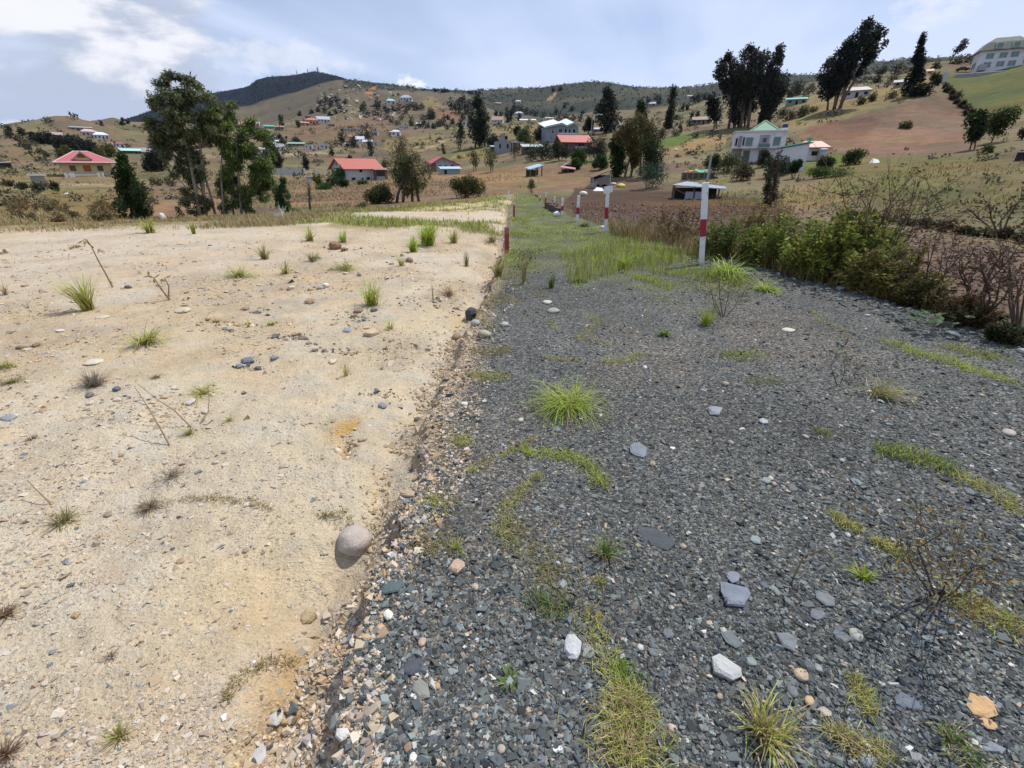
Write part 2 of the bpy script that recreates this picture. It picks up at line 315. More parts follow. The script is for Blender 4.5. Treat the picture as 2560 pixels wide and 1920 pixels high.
AZ = np.radians(np.r_[np.linspace(-115, -60, 30)[:-1], np.linspace(-60, 60, 580), np.linspace(60, 115, 30)[1:]]); NAZ = len(AZ)
rs = list(np.linspace(.03, .42, 22))
while rs[-1] < 3900:
    r = rs[-1]; rs.append(r + min(.0044 * (r * r + EYE ** 2) / EYE, (.0165 if r < 45 else .024) * r))
RR = np.array(rs); LR = np.log(RR); NR = len(RR)
def knots():
    cols = []
    er = np.interp(np.degrees(AZ), EDGE[:, 0], EDGE[:, 1])
    cols.append((er, near_z(er * np.sin(AZ), er * np.cos(AZ))))
    for k in 'HGFEDCBA':
        p = np.array(KN[k], float); a, t = ray(p[:, 0], p[:, 1]); o = np.argsort(a); a, t, r = a[o], t[o], p[o, 2]
        ri = np.interp(AZ, a, r); ti = np.interp(AZ, a, t); cols.append((ri, EYE + ri * ti))
    r, z = cols[-1]; cols.append((r * 1.35, z - r * .05)); cols.append((np.full(NAZ, 7000.), z - r * .10))
    return np.array([c[0] for c in cols]).T, np.array([c[1] for c in cols]).T
def pchip(x, y, q):
    h = np.diff(x); d = np.diff(y) / h; m = np.zeros(len(x)); m[0], m[-1] = d[0], d[-1]
    for i in range(1, len(x) - 1):
        if d[i - 1] * d[i] > 0:
            w1 = 2 * h[i] + h[i - 1]; w2 = h[i] + 2 * h[i - 1]; m[i] = (w1 + w2) / (w1 / d[i - 1] + w2 / d[i])
    i = np.clip(np.searchsorted(x, q) - 1, 0, len(x) - 2); s = (q - x[i]) / h[i]
    s2 = s * s; s3 = s2 * s
    return (2 * s3 - 3 * s2 + 1) * y[i] + (s3 - 2 * s2 + s) * h[i] * m[i] + (-2 * s3 + 3 * s2) * y[i + 1] + (s3 - s2) * h[i] * m[i + 1]
KR, KZ = knots()
GX = np.sin(AZ)[:, None] * RR[None, :]; GY = np.cos(AZ)[:, None] * RR[None, :]
Z = near_z(GX, GY); ER = KR[:, 0]
for i in range(NAZ):
    j = RR > KR[i, 0]; zz = pchip(KR[i], KZ[i], RR[j]); Z[i, j] = zz
far = np.clip((RR[None, :] - 50) / 60, 0, 1); PXA = topx(GX, GY, Z)[0]
kn = sstep(110, 260, RR)[None, :] * (1 - .75 * sstep(900, 1500, RR)[None, :])
Z += kn * (np.minimum(RR[None, :], 800) * .012 * (fbm(GX, GY, 1 / 85, 4, 61) + .35 - 1.1 * np.abs(fbm(GX, GY, 1 / 110, 4, 62)))) * (1 - .8 * ((PXA > 1650) & (RR < 330)[None, :]))
Z += far * np.minimum(RR[None, :], 900) * .0035 * fbm(GX, GY, 1 / 70, 5, 60) + sstep(900, 1500, RR)[None, :] * 9 * fbm(GX, GY, 1 / 240, 6, 66, .6)
mid = sstep(ER[:, None], ER[:, None] + 8, np.broadcast_to(RR[None, :], Z.shape))
Z += mid * .10 * fbm(GX, GY, .55, 4, 70)
def ground_z(x, y):
    x = np.asarray(x, float); y = np.asarray(y, float)
    a = np.interp(np.arctan2(x, y), AZ, np.arange(NAZ)); lr = np.log(np.maximum(np.hypot(x, y), RR[0]))
    j = np.clip(np.searchsorted(LR, lr) - 1, 0, NR - 2); fj = np.clip((lr - LR[j]) / (LR[j + 1] - LR[j]), 0, 1)
    i = np.clip(np.floor(a).astype(int), 0, NAZ - 2); fi = np.clip(a - i, 0, 1)
    return (Z[i, j] * (1 - fi) + Z[i + 1, j] * fi) * (1 - fj) + (Z[i, j + 1] * (1 - fi) + Z[i + 1, j + 1] * fi) * fj
def place(px, py, r=None, rmin=.5):
    """the point of the ground seen at a point of the photograph (or at distance r along its azimuth)"""
    az, t = ray(px, py); az = float(az); t = float(t)
    if r is None:
        q = np.exp(np.linspace(math.log(rmin), math.log(3800), 6000))
        zt = ground_z(q * math.sin(az), q * math.cos(az)); below = (EYE + q * t) - zt < 0
        k = int(np.argmax(below)) if below.any() else int(np.argmin(np.abs(EYE + q * t - zt)[:5500]))
        r = float(q[k])
    x, y = r * math.sin(az), r * math.cos(az)
    return x, y, float(ground_z(x, y)), r, az
def mpp(r, az, py):
    """metres per photograph pixel across the line of sight, at distance r"""
    t = float(ray(1280, py)[1]); z = EYE + r * t
    d = r * math.cos(az) * math.cos(PITCH) - (z - EYE) * math.sin(PITCH)
    return d / F * math.cos(az)
def inpoly(px, py, poly):
    ins = np.zeros(px.shape, bool); n = len(poly)
    for i in range(n):
        (x1, y1), (x2, y2) = poly[i], poly[(i + 1) % n]
        if y1 == y2: continue
        c = ((y1 > py) != (y2 > py)) & (px < (x2 - x1) * (py - y1) / (y2 - y1) + x1); ins ^= c
    return ins

def olive_band(x, y):
    q = y + 1.0 * fbm(x, y, .5, 4, 230) + .25 * np.minimum(x + 3, 0)
    return np.clip(sstep(13.2, 14.8, q) * sstep(18.2, 17, q) + sstep(21.2, 22.6, q) * (1 - .8 * sstep(24, 24.8, q) * sstep(27, 26, q)), 0, 1) * sstep(-9.5, -6, x) * sstep(-.25, .2, fbm(x, y, .9, 4, 231))
PX, PY = topx(GX, GY, Z)
def ground_colours():
    C = np.zeros(Z.shape + (3,)); R = np.broadcast_to(RR[None, :], Z.shape)
    d = path_d(GX, GY); d2 = path_d2(GX, GY); near = R <= ER[:, None]
    n1 = fbm(GX, GY, .6, 5, 80)[..., None]; n2 = fbm(GX, GY, 2.6, 5, 81)[..., None]; n3 = fbm(GX, GY, .22, 4, 82)[..., None]
    # --- sand
    S = np.array([.505, .445, .335]) * (1 + .10 * n2) + np.array([.05, .045, .04]) * n1
    S = S + (np.array([.50, .425, .335]) - S) * sstep(5, 11, R)[..., None] * .7
    S = S + (np.array([.51, .395, .26]) - S) * np.clip(n3 * 1.8 + n2 * .9 - .05, 0, .65)
    for px, py, rad, c, a in [(870, 1045, .16, (.52, .33, .11), .9), (745, 1570, .09, (.52, .32, .09), .95), (690, 1660, .10, (.50, .31, .09), .8), (640, 1480, .12, (.52, .36, .15), .6), (600, 1400, .3, (.56, .46, .30), .6), (235, 1430, .12, (.46, .30, .17), .5),
                              (1010, 960, .3, (.56, .47, .34), .7), (860, 1290, .12, (.50, .42, .31), .8), (330, 1230, .35, (.50, .42, .33), .6), (950, 830, .5, (.50, .40, .25), .5), (200, 960, .5, (.46, .33, .19), .5), (800, 1720, .1, (.50, .36, .16), .5), (400, 1700, .5, (.51, .42, .30), .5)]:
        gx, gy = gnd0(px, py); w = np.exp(-((GX - gx) ** 2 + (GY - gy) ** 2) / rad ** 2) * (.15 + 1.2 * sstep(-.25, .35, n2[..., 0] + .8 * fbm(GX, GY, 9, 4, 190))) * a
        S = S + (np.array(c) - S) * np.clip(w, 0, 1)[..., None]
    S = S * (1 - .13 * sstep(.15, .5, fbm(GX, GY, 1.7, 5, 181)))[..., None]
    lots = sstep(20.5, 22, GY) * sstep(-.9, -1.6, GX); S = S + (np.array([.52, .41, .24]) - S) * (lots * .7)[..., None]
    mb = sstep(4, 6, R) * sstep(16, 12, R) * sstep(-9, -3, GX) * sstep(-.35, .3, fbm(GX, GY, 1.1, 5, 183)); S = S + (np.array([.40, .315, .215]) * (1 + .25 * n2) - S) * (mb * .65)[..., None]
    silt = np.exp(-((d + .24) / .10) ** 2) * sstep(1.3, 2.0, GY); S = S + (np.array([.52, .45, .345]) - S) * (silt * .7)[..., None]
    och = silt * sstep(.05, .4, fbm(GX, GY, 1.6, 4, 188)); S = S + (np.array([.52, .38, .17]) - S) * (och * .6)[..., None]
    scf = sstep(-.12, -.03, d + .03 * n2[..., 0]) * (GY > 1.4); S = S + (np.array([.33, .25, .165]) - S) * (scf * .8)[..., None]
    gv = sstep(.05, .45, fbm(GX, GY, .35, 4, 84)) * sstep(15, 19, R) * .75
    S = S + (np.array([.20, .17, .065]) - S) * gv[..., None]
    S = S + (np.array([.19, .175, .065]) * (1 + .4 * n2) - S) * (olive_band(GX, GY) * .85)[..., None]
    edge = sstep(-3.0, -.3, R - ER[:, None] + 1.2 * n1[..., 0]); S = S + (np.array([.24, .19, .09]) - S) * (edge * .75)[..., None]
    # --- gravel
    G = np.array([.10, .104, .100]) * (1 + .25 * n1 + .2 * n2)
    mw = np.interp(GY, [0, 1.2, 1.8, 3.4, 5, 8], [.05, .06, .26, .42, .34, .25])
    S = S + (np.array([.36, .29, .215]) * (1 + .25 * n2) - S) * (sstep(-.34, -.10, d) * sstep(2.0, 1.5, GY) * .8)[..., None]
    bank = np.clip(sstep(mw, -.02, d + .12 * n2[..., 0]) , 0, 1); G = G + (np.array([.36, .28, .19]) * (1 + .2 * n2) - G) * (bank * .9)[..., None]
    dust = sstep(.05, .5, fbm(GX, GY, .7, 5, 85)) * .5; G = G + (np.array([.16, .14, .12]) - G) * dust[..., None]
    grass = sstep(6.6, 9.0, GY + 2.2 * fbm(GX, GY, .6, 5, 86) - .1 * GX) * .8
    grass = grass * (.35 + .65 * sstep(-.4, .2, fbm(GX, GY, 1.3, 5, 189)))
    G = G + (np.array([.13, .150, .045]) * (1 + .5 * n2) - G) * grass[..., None]
    # --- verge and ploughed field on the right
    V = np.array([.15, .10, .072]) * (1 + .35 * n2 + .3 * n1)
    V = V + (np.array([.10, .065, .045]) - V) * (sstep(17, 24, GY) * .75)[..., None]
    vg = sstep(2.2, .3, d2); V = V + (np.array([.09, .085, .045]) - V) * (vg * .8)[..., None]
    NEARC = np.where((d < 0)[..., None], S, np.where((d2 < .3)[..., None], G, V))
    # --- hills: a patchwork of fields
    lr = np.log(R); cell = np.clip(R * .10, 14, 75); step = 2.0 ** np.floor(np.log2(cell))
    wx = GX + step * .45 * fbm(GX, GY, 1 / 60, 3, 90); wy = GY + step * .45 * fbm(GX, GY, 1 / 60, 3, 93)
    ca, sa = .8, .6; a = (wx * ca + wy * sa) / step; b = (-wx * sa + wy * ca) / step * .7
    h = hash2(np.floor(a), np.floor(b + .5 * hash2(np.floor(a), np.floor(a) * 0, 3)), 11)
    pal = np.array([1.03, 1.14, 1.12]) * np.array([(.165, .118, .074), (.15, .098, .066), (.19, .145, .088), (.125, .108, .056), (.135, .09, .066), (.18, .135, .08), (.11, .10, .052), (.155, .104, .076)])
    Hc = pal[np.clip((h * len(pal)).astype(int), 0, len(pal) - 1)]
    k = sstep(.0, .5, fbm(GX, GY, 1 / 40, 5, 95))[..., None]; Hc = Hc + (np.array([.155, .122, .072]) - Hc) * (.15 + .4 * k)
    Hc = Hc * (1 + .32 * fbm(GX, GY, 1 / 14, 5, 97)[..., None])
    scr = sstep(.1, .45, fbm(GX, GY, 1 / 120, 5, 99)) * sstep(250, 500, R); Hc = Hc + (np.array([.075, .075, .045]) - Hc) * (scr * .55)[..., None]
    hz = sstep(600, 1200, R)[..., None]; Hc = Hc + (np.array([.105, .088, .068]) * (1 + .35 * fbm(GX, GY, 1 / 60, 5, 140)[..., None]) - Hc) * hz * .75
    near_grass = sstep(1.6, 1.0, R / np.maximum(ER[:, None], 1)) * (PX < 1150); Hc = Hc + (np.array([.215, .165, .075]) * (1 + .3 * n1) - Hc) * (near_grass * .8)[..., None]
    cloud_shade = (R > 1750) & (PX < 900); Hc = np.where(cloud_shade[..., None], np.array([.006, .011, .018]) * (1 + .5 * fbm(GX, GY, 1 / 90, 4, 98)[..., None]), Hc)  # cloud shade on the far mountain painted into its ground colour
    ridge = (R > 980) & (PX > 1180) ; Hc = np.where(ridge[..., None], (np.array([.040, .047, .036]) + np.array([.03, .022, .012]) * sstep(.0, .5, fbm(GX, GY, 1 / 150, 5, 101))[..., None]), Hc)
    crest = (R > 1180) & (PX > 860) & (PX < 1190) & (PY < 222 + 12 * sstep(900, 1150, PX)); Hc = np.where(crest[..., None], np.array([.05, .055, .04]), Hc)
    for poly, c, st in FIELDS:
        jx = PX + 5 * fbm(GX, GY, .12, 3, 7); jy = PY + 3 * fbm(GX, GY, .12, 3, 8)
        w = inpoly(jx, jy, poly) & ~near; cc = np.array(c) * (1 + .38 * fbm(GX, GY, .11, 5, 12)[..., None] + .2 * n1) + np.array([.03, .01, -.005]) * sstep(.1, .4, fbm(GX, GY, .05, 4, 13))[..., None]
        Hc = np.where(w[..., None], Hc + (cc - Hc) * st, Hc)
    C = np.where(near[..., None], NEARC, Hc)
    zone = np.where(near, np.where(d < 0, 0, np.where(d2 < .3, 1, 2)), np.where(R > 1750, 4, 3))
    return np.clip(C, .004, .9), zone
BROWN = (.185, .118, .078); GREEN = (.085, .125, .03); DRYG = (.23, .185, .085)
TRK = (.30, .235, .16)
FIELDS = [
 ([(1985, 328), (2090, 302), (2200, 278), (2330, 238), (2385, 244), (2425, 300), (2450, 372), (2300, 394), (2180, 396), (2080, 374), (2000, 350)], (.182, .118, .084), 1),
 ([(2010, 330), (2100, 296), (2180, 290), (2200, 310), (2150, 345), (2060, 350)], (.14, .078, .055), .6),
 ([(2335, 192), (2420, 186), (2600, 150), (2600, 275), (2490, 296), (2430, 300), (2375, 225)], (.085, .105, .032), .85),
 ([(1940, 300), (2060, 270), (2200, 245), (2330, 235), (2090, 300), (1985, 325)], DRYG, .8), ([(1960, 262), (2040, 238), (2250, 205), (2330, 160), (2330, 235), (2060, 275)], (.24, .175, .08), .8),
 ([(1640, 352), (1690, 338), (1765, 335), (1755, 352), (1660, 372)], GREEN, .95), ([(1760, 340), (1815, 335), (1815, 370), (1660, 395), (1650, 380)], (.24, .17, .09), .9),
 ([(2000, 395), (2160, 385), (2150, 430), (2010, 440)], (.095, .135, .03), .9), ([(2150, 395), (2470, 385), (2600, 430), (2600, 520), (2300, 520), (2040, 480), (2060, 440)], (.145, .130, .058), .9),
 ([(2300, 415), (2560, 400), (2600, 470), (2420, 480)], (.17, .125, .07), .5), ([(1900, 480), (2040, 455), (2140, 500), (1950, 535)], (.22, .155, .085), .8),
 ([(680, 470), (780, 455), (960, 445), (1160, 432), (1330, 408), (1500, 420), (1500, 470), (1350, 480), (1240, 500), (900, 512), (690, 520)], (.20, .135, .088), .95),
 ([(1130, 440), (1400, 430), (1480, 450), (1330, 475), (1180, 490)], (.25, .175, .095), .5),
 ([(1440, 470), (1700, 480), (1960, 500), (1960, 560), (1500, 560), (1400, 520)], (.082, .052, .038), .95),
 ([(1440, 420), (1540, 400), (1520, 385), (1500, 380)], (.11, .15, .04), .8),
 ([(0, 480), (300, 470), (420, 500), (420, 555), (0, 560)], (.215, .155, .075), .8), ([(330, 470), (560, 470), (560, 545), (360, 545)], (.20, .135, .09), .7),
 ([(0, 440), (300, 440), (460, 462), (300, 468), (0, 478)], (.235, .18, .09), .7),
 ([(0, 340), (90, 370), (130, 400), (0, 420)], (.17, .125, .085), .7), ([(905, 238), (932, 214), (941, 216), (930, 240)], (.33, .17, .09), .95), ([(1364, 246), (1392, 230), (1396, 236), (1376, 248)], (.33, .2, .11), .8),
 ([(690, 315), (900, 310), (960, 350), (860, 372), (700, 350)], (.165, .105, .07), .7), ([(860, 300), (960, 290), (990, 330), (900, 325)], (.175, .12, .085), .7), ([(960, 350), (1100, 335), (1130, 372), (960, 385)], (.20, .17, .08), .7),
 ([(1085, 275), (1140, 272), (1165, 300), (1100, 300)], (.19, .11, .08), .8), ([(1230, 315), (1380, 310), (1370, 335), (1240, 345)], (.21, .17, .085), .7), ([(1150, 378), (1240, 372), (1240, 400), (1120, 400)], (.21, .18, .07), .7),
 ([(95, 455), (290, 462), (460, 459), (560, 452), (560, 455), (460, 463), (290, 466), (95, 460)], TRK, .9), ([(1000, 388), (1060, 370), (1110, 352), (1130, 350), (1112, 356), (1062, 375), (1005, 392)], TRK, .7), ([(640, 372), (720, 384), (800, 380), (870, 388), (870, 391), (800, 384), (720, 388), (640, 376)], TRK, .7), ([(760, 296), (840, 288), (900, 274), (900, 277), (842, 292), (762, 299)], TRK, .6),
 ([(1050, 245), (1080, 240), (1110, 270), (1060, 275)], (.21, .165, .085), .7)]
COLS, ZONE = ground_colours()
M_SAND = ground_mat('sand', 'sand'); M_GRAVEL = ground_mat('gravel', 'gravel'); M_SOIL = ground_mat('soil', 'soil'); M_HILL = ground_mat('hill_ground', 'hill')
def build_ground():
    V = np.stack([GX, GY, Z], -1).reshape(-1, 3); C = COLS.reshape(-1, 3)
    ii, jj = np.meshgrid(np.arange(NAZ - 1), np.arange(NR - 1), indexing='ij')
    q = np.stack([ii * NR + jj, (ii + 1) * NR + jj, (ii + 1) * NR + jj + 1, ii * NR + jj + 1], -1).reshape(-1, 4)
    zf = ZONE[:-1, :-1].reshape(-1)
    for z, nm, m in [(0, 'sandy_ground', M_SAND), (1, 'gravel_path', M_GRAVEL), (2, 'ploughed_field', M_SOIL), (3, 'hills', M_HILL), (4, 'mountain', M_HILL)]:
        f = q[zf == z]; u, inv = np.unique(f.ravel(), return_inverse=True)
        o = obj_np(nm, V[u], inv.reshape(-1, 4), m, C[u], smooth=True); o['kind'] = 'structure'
    # ground behind and beside the camera, so that nothing floats when the view moves
build_ground()
# ------------------------------------------------------------------ plants: generators
def leaf_quads(rng, P, A, L, Wd, nrm=None):
    """diamond leaves at P along direction A (N,3), length L, width Wd"""
    n = len(P); B = rng.normal(size=(n, 3)) if nrm is None else nrm
    B = np.cross(A, B); B /= np.maximum(np.linalg.norm(B, axis=1), 1e-6)[:, None]
    L = np.broadcast_to(L, n)[:, None]; Wd = np.broadcast_to(Wd, n)[:, None]
    v = np.stack([P, P + A * L * .5 + B * Wd * .5, P + A * L, P + A * L * .5 - B * Wd * .5], 1)
    return v.reshape(-1, 3), np.arange(n * 4).reshape(-1, 4)
def leaf_cols(rng, n, base, var=.25, alt=None, altp=0.0, k=4):
    c = np.array(base)[None, :] * (1 + var * rng.normal(size=(n, 1))).clip(.35, 2) * (1 + .10 * rng.normal(size=(n, 3)))
    if alt is not None:
        w = rng.random(n) < altp; c[w] = np.array(alt) * (1 + .2 * rng.normal(size=(w.sum(), 1)))
    return np.repeat(c.clip(.005, .8), k, 0)
def unit(rng, n):
    v = rng.normal(size=(n, 3)); return v / np.linalg.norm(v, axis=1)[:, None]
def crown_mesh(rng, blobs, n, L, Wd, col, var=.25, droop=.3, shell=.55, alt=None, altp=0, align=.5):
    B = np.array(blobs); vol = (B[:, 3] * B[:, 4] * B[:, 5]) ** .75; idx = rng.choice(len(B), n, p=vol / vol.sum())
    u = unit(rng, n); rad = (shell + (1 - shell) * rng.random(n) ** .6) * np.where(rng.random(n) < .25, rng.random(n), 1)
    P = B[idx, :3] + u * B[idx, 3:6] * rad[:, None]
    A = u * align + unit(rng, n) * (1 - align * .5); A[:, 2] -= droop; A /= np.linalg.norm(A, axis=1)[:, None]
    ls = L * (.6 + .8 * rng.random(n)); v, f = leaf_quads(rng, P, A, ls, Wd * (.6 + .8 * rng.random(n)))
    bc = (1 + .12 * rng.normal(size=len(B)))[idx]                    # each branch has its own tint
    c = leaf_cols(rng, n, col, var, alt, altp) * np.repeat(bc, 4)[:, None]
    return v, f, c
PROF = {'round': lambda h: np.sqrt(np.clip(1 - (2 * h - 1) ** 2, 0, 1)), 'cone': lambda h: np.clip(1.02 - h, 0, 1) * .95 + .04,
        'flame': lambda h: np.clip(np.sin(np.pi * np.clip(h, 0, 1) ** .62), .05, 1), 'top': lambda h: np.clip(np.sin(np.pi * np.clip(h, 0, 1) ** 1.5) , .12, 1), 'col': lambda h: np.clip(1.05 - h ** 3, .1, 1) * np.clip(.55 + h, 0, 1)}
def tree(name, label, px, py, tx, ty, wpx, prof='round', n=900, col=(.05, .065, .03), clear=.2, nb=22, trunks=1, leaf=None, droop=.4, r=None, cat='tree', group=None,
         bark=None, tr=None, seed=1, br=.16, alt=None, altp=0, var=.28, shell=.5, flat=1.0, off=None, sticks=0, rmin=.5):
    rng = np.random.default_rng(seed * 7919 + 13)
    x, y, z, r, az = place(px, py, r, rmin); aT, tT = ray(tx, ty); H = max(EYE + r * float(tT) - z, .3); lean = r * math.sin(float(aT) - az)
    Wm = wpx * mpp(r, az, py); e = empty(name, (x, y, z), -az, label, cat, group)
    P = PROF[prof]; blobs = []; tb = MB(); rt = tr or H * .018
    leaf = leaf or max(.10, r * .0030); yl = rng.normal() * .3 * lean
    def axis(h, ox=0, oy=0): return Vector((ox * (1 - h) + lean * h ** 1.25 + .02 * H * math.sin(5 * h + seed), oy * (1 - h) + yl * h, H * h))
    for k in range(trunks):
        ox = (k - (trunks - 1) / 2) * Wm * (.16 if trunks > 1 else 0) + rng.normal() * .02 * Wm; oy = rng.normal() * .05 * Wm * (trunks > 1)
        hs = np.linspace(0, .93, 7); tb.tube([axis(h, ox, oy) - Vector((0, 0, .25 if h == 0 else 0)) for h in hs], [rt * (1.25 - h) for h in hs], 6)
    for i in range(nb):
        h = ((i + rng.random()) / nb); a = rng.random() * 2 * math.pi; R = P(h) * Wm / 2
        q = math.sqrt(rng.random()) * .85 * max(R - br * Wm * .5, R * .35); hh = clear + (1 - clear) * h
        c = axis(min(hh, .97)); b = br * Wm * (.65 + .7 * rng.random()) * (.55 + .45 * float(P(h)))
        bx = c.x + q * math.cos(a); by = c.y + q * math.sin(a) * .9
        bz = min(max(c.z, b * flat * .8), H - b * flat * .55)
        blobs.append((bx, by, bz, b, b, b * flat * (1.0 + .4 * rng.random())))
        s = axis(max(hh - .16, .05)); tb.tube([s, (s + Vector((bx, by, bz))) / 2 + Vector((0, 0, -.02 * H)), (bx, by, bz)], [rt * .5 * (1.1 - hh), rt * .3, rt * .08], 4)
    for i in range(sticks):
        h = .4 + .6 * rng.random(); s = axis(h * .8); dvec = Vector(unit(rng, 1)[0]); dvec.z = abs(dvec.z); tb.tube([s, s + dvec * Wm * .45], [rt * .3, rt * .08], 4)
    tb.build('trunk', bark or M_BARK, e, True)
    v, f, c = crown_mesh(rng, blobs, n, leaf, leaf * .5, col, var, droop, shell, alt, altp); obj_np('crown', v, f, M_LEAF, c, e)
    return e
def shrub(name, label, px, py, wpx, hpx, n=700, col=(.06, .08, .03), leaf=None, group=None, r=None, seed=1, nb=9, alt=None, altp=0, stems=6, cat='bush', droop=.0, rmin=.5, shell=.45, mat_=None):
    rng = np.random.default_rng(seed * 104729 + 5); x, y, z, r, az = place(px, py, r, rmin); m = mpp(r, az, py); Wm = wpx * m
    H = max(r * float(ray(px, py - hpx)[1] - ray(px, py)[1]), .08); e = empty(name, (x, y, z), -az, label, cat, group)
    blobs = []; sb = MB()
    for i in range(nb):
        a = rng.random() * 6.283; q = math.sqrt(rng.random()) * .36 * Wm; b = Wm * (.13 + .10 * rng.random()); top = H * (1 - .45 * (q / (.5 * Wm)) ** 2)
        bh = max(top * (.35 + .6 * rng.random()) - b * .3, b * .5); blobs.append((q * math.cos(a), q * math.sin(a) * .7, min(bh, H - b * .5), b, b, min(b, H * .45)))
    for i in range(stems):
        b = blobs[i % nb]; sb.tube([(b[0] * .2, b[1] * .2, -.05), (b[0] * .7, b[1] * .7, b[2] * .6), b[:3]], [.012 * H + .004, .008 * H + .003, .003], 4)
    sb.build('stems', M_TWIG, e); L = leaf or max(.04, r * .0032)
    v, f, c = crown_mesh(rng, blobs, n, L, L * .45, col, .3, droop, shell, alt, altp); obj_np('foliage', v, f, mat_ or M_LEAF, c, e); return e
def blades(rng, P, H, ang, lean, wid, col0, col1, segs=3):
    """curved tapering grass blades rooted at P"""
    n = len(P); dx, dy = np.cos(ang), np.sin(ang); bx, by = -dy, dx; vs_ = []
    for k in range(segs + 1):
        t = k / segs; hor = lean * H * t ** 1.6; ver = H * t * np.sqrt(np.clip(1 - (lean * t * .55) ** 2, .06, 1)) - np.where(lean > 1, (lean - 1) * H * t ** 3 * .75, 0)
        c = np.stack([P[:, 0] + dx * hor, P[:, 1] + dy * hor, P[:, 2] + ver], 1); w = (wid * (1 - t) ** .7)[:, None] * .5 * (1 if k else .7)
        s = np.stack([bx, by, np.zeros(n)], 1) * w
        if k < segs: vs_ += [c - s, c + s]
        else: vs_ += [c]
    V = np.stack(vs_, 1); m = 2 * segs + 1; o = (np.arange(n) * m)[:, None]; fs = []
    for k in range(segs - 1):
        fs += [o + np.array([[2 * k, 2 * k + 1, 2 * k + 3]]), o + np.array([[2 * k, 2 * k + 3, 2 * k + 2]])]
    fs += [o + np.array([[2 * segs - 2, 2 * segs - 1, 2 * segs]])]
    t = np.array([k / segs for k in range(segs) for _ in (0, 1)] + [1.0])[None, :, None]
    C = col0[:, None, :] * (1 - t) + col1[:, None, :] * t
    return V.reshape(-1, 3), np.concatenate(fs), C.reshape(-1, 3)
GK = {'bright': ((.34, .40, .05), (.33, .48, .06)), 'yellow': ((.40, .37, .11), (.36, .42, .08)), 'olive': ((.30, .25, .10), (.23, .24, .07)), 'dry': ((.36, .27, .14), (.42, .33, .19)), 'grey': ((.20, .17, .14), (.26, .22, .18)), 'red': ((.20, .12, .08), (.26, .17, .11)), 'dark': ((.10, .16, .035), (.14, .22, .055))}
def tuft(label, px, py, hpx, wpx=None, kind='bright', n=60, group=None, cat='grass tuft', name='grass_tuft', wid=.006, lean=(0.1, .9), dry=.15, seed=None, side=0.0, r=None, base=.12):
    seed = seed if seed is not None else int(px * 7 + py); rng = np.random.default_rng(seed)
    x, y, z, r, az = place(px, py, r); H = max(r * float(ray(px, py - hpx)[1] - ray(px, py)[1]), .02)
    if r < 6: H = hpx * math.hypot(r, EYE) / F * 1.05                     # steep view: foreshortened
    n = int(n * 1.35); wpx = (wpx or hpx * .9) * 1.15; Wm = wpx * mpp(r, az, py); k = np.clip(Wm / H * 1.05, .5, 1.8)
    if r < 6: H = max(.62 * Wm, .5 * H); k = 1.25
    P = np.zeros((n, 3)); P[:, :2] = rng.normal(size=(n, 2)) * base * Wm * .6; P[:, 2] = -.01
    hh = H * (.45 + .65 * rng.random(n)); ang = rng.random(n) * 6.283
    ln = k * (lean[0] + (lean[1] - lean[0]) * rng.random(n)); hh = hh * np.clip(1.15 - .12 * ln, .6, 1.2)
    if side: ang = np.where(rng.random(n) < .6, math.pi if side < 0 else 0, ang) + .4 * rng.normal(size=n)
    c0, c1 = (np.array(c) for c in GK[kind]); var = (1 + .22 * rng.normal(size=(n, 1))).clip(.5, 1.6)
    C0 = c0 * var; C1 = c1 * var; w = rng.random(n) < dry; C0[w] = np.array(GK['dry'][0]) * var[w]; C1[w] = np.array(GK['dry'][1]) * var[w]
    V, Fc, C = blades(rng, P, hh, ang, ln, np.full(n, wid) * (.7 + .6 * rng.random(n)) * max(1, r * .24), C0, C1)
    o = obj_np(name, V, Fc, M_GRASS, C); o.location = (x, y, z); o.rotation_euler = (0, 0, -az); return tag(o, label, cat, group)
def grass_stuff(name, X, Y, H, kind, label=None, wid=.005, lean=1.0, dry=.2, seed=3, kind2=None, segs=2, dz=0.0):
    rng = np.random.default_rng(seed); n = len(X); P = np.stack([X, Y, ground_z(X, Y) - .01 + dz], 1)
    c0, c1 = (np.array(c) for c in GK[kind]); var = (1 + .25 * rng.normal(size=(n, 1))).clip(.4, 1.8)
    C0 = np.repeat(c0[None], n, 0); C1 = np.repeat(c1[None], n, 0)
    w = rng.random(n) < dry; k2 = kind2 or 'dry'; C0[w] = GK[k2][0]; C1[w] = GK[k2][1]
    R = np.hypot(X, Y); V, Fc, C = blades(rng, P, H, rng.random(n) * 6.283, lean * rng.random(n), wid * np.maximum(1, R * .22) * (.7 + .6 * rng.random(n)), C0 * var, C1 * var, segs)
    o = obj_np(name, V, Fc, M_GRASS, C); o['kind'] = 'stuff'
    if label: o['label'] = label
    return o

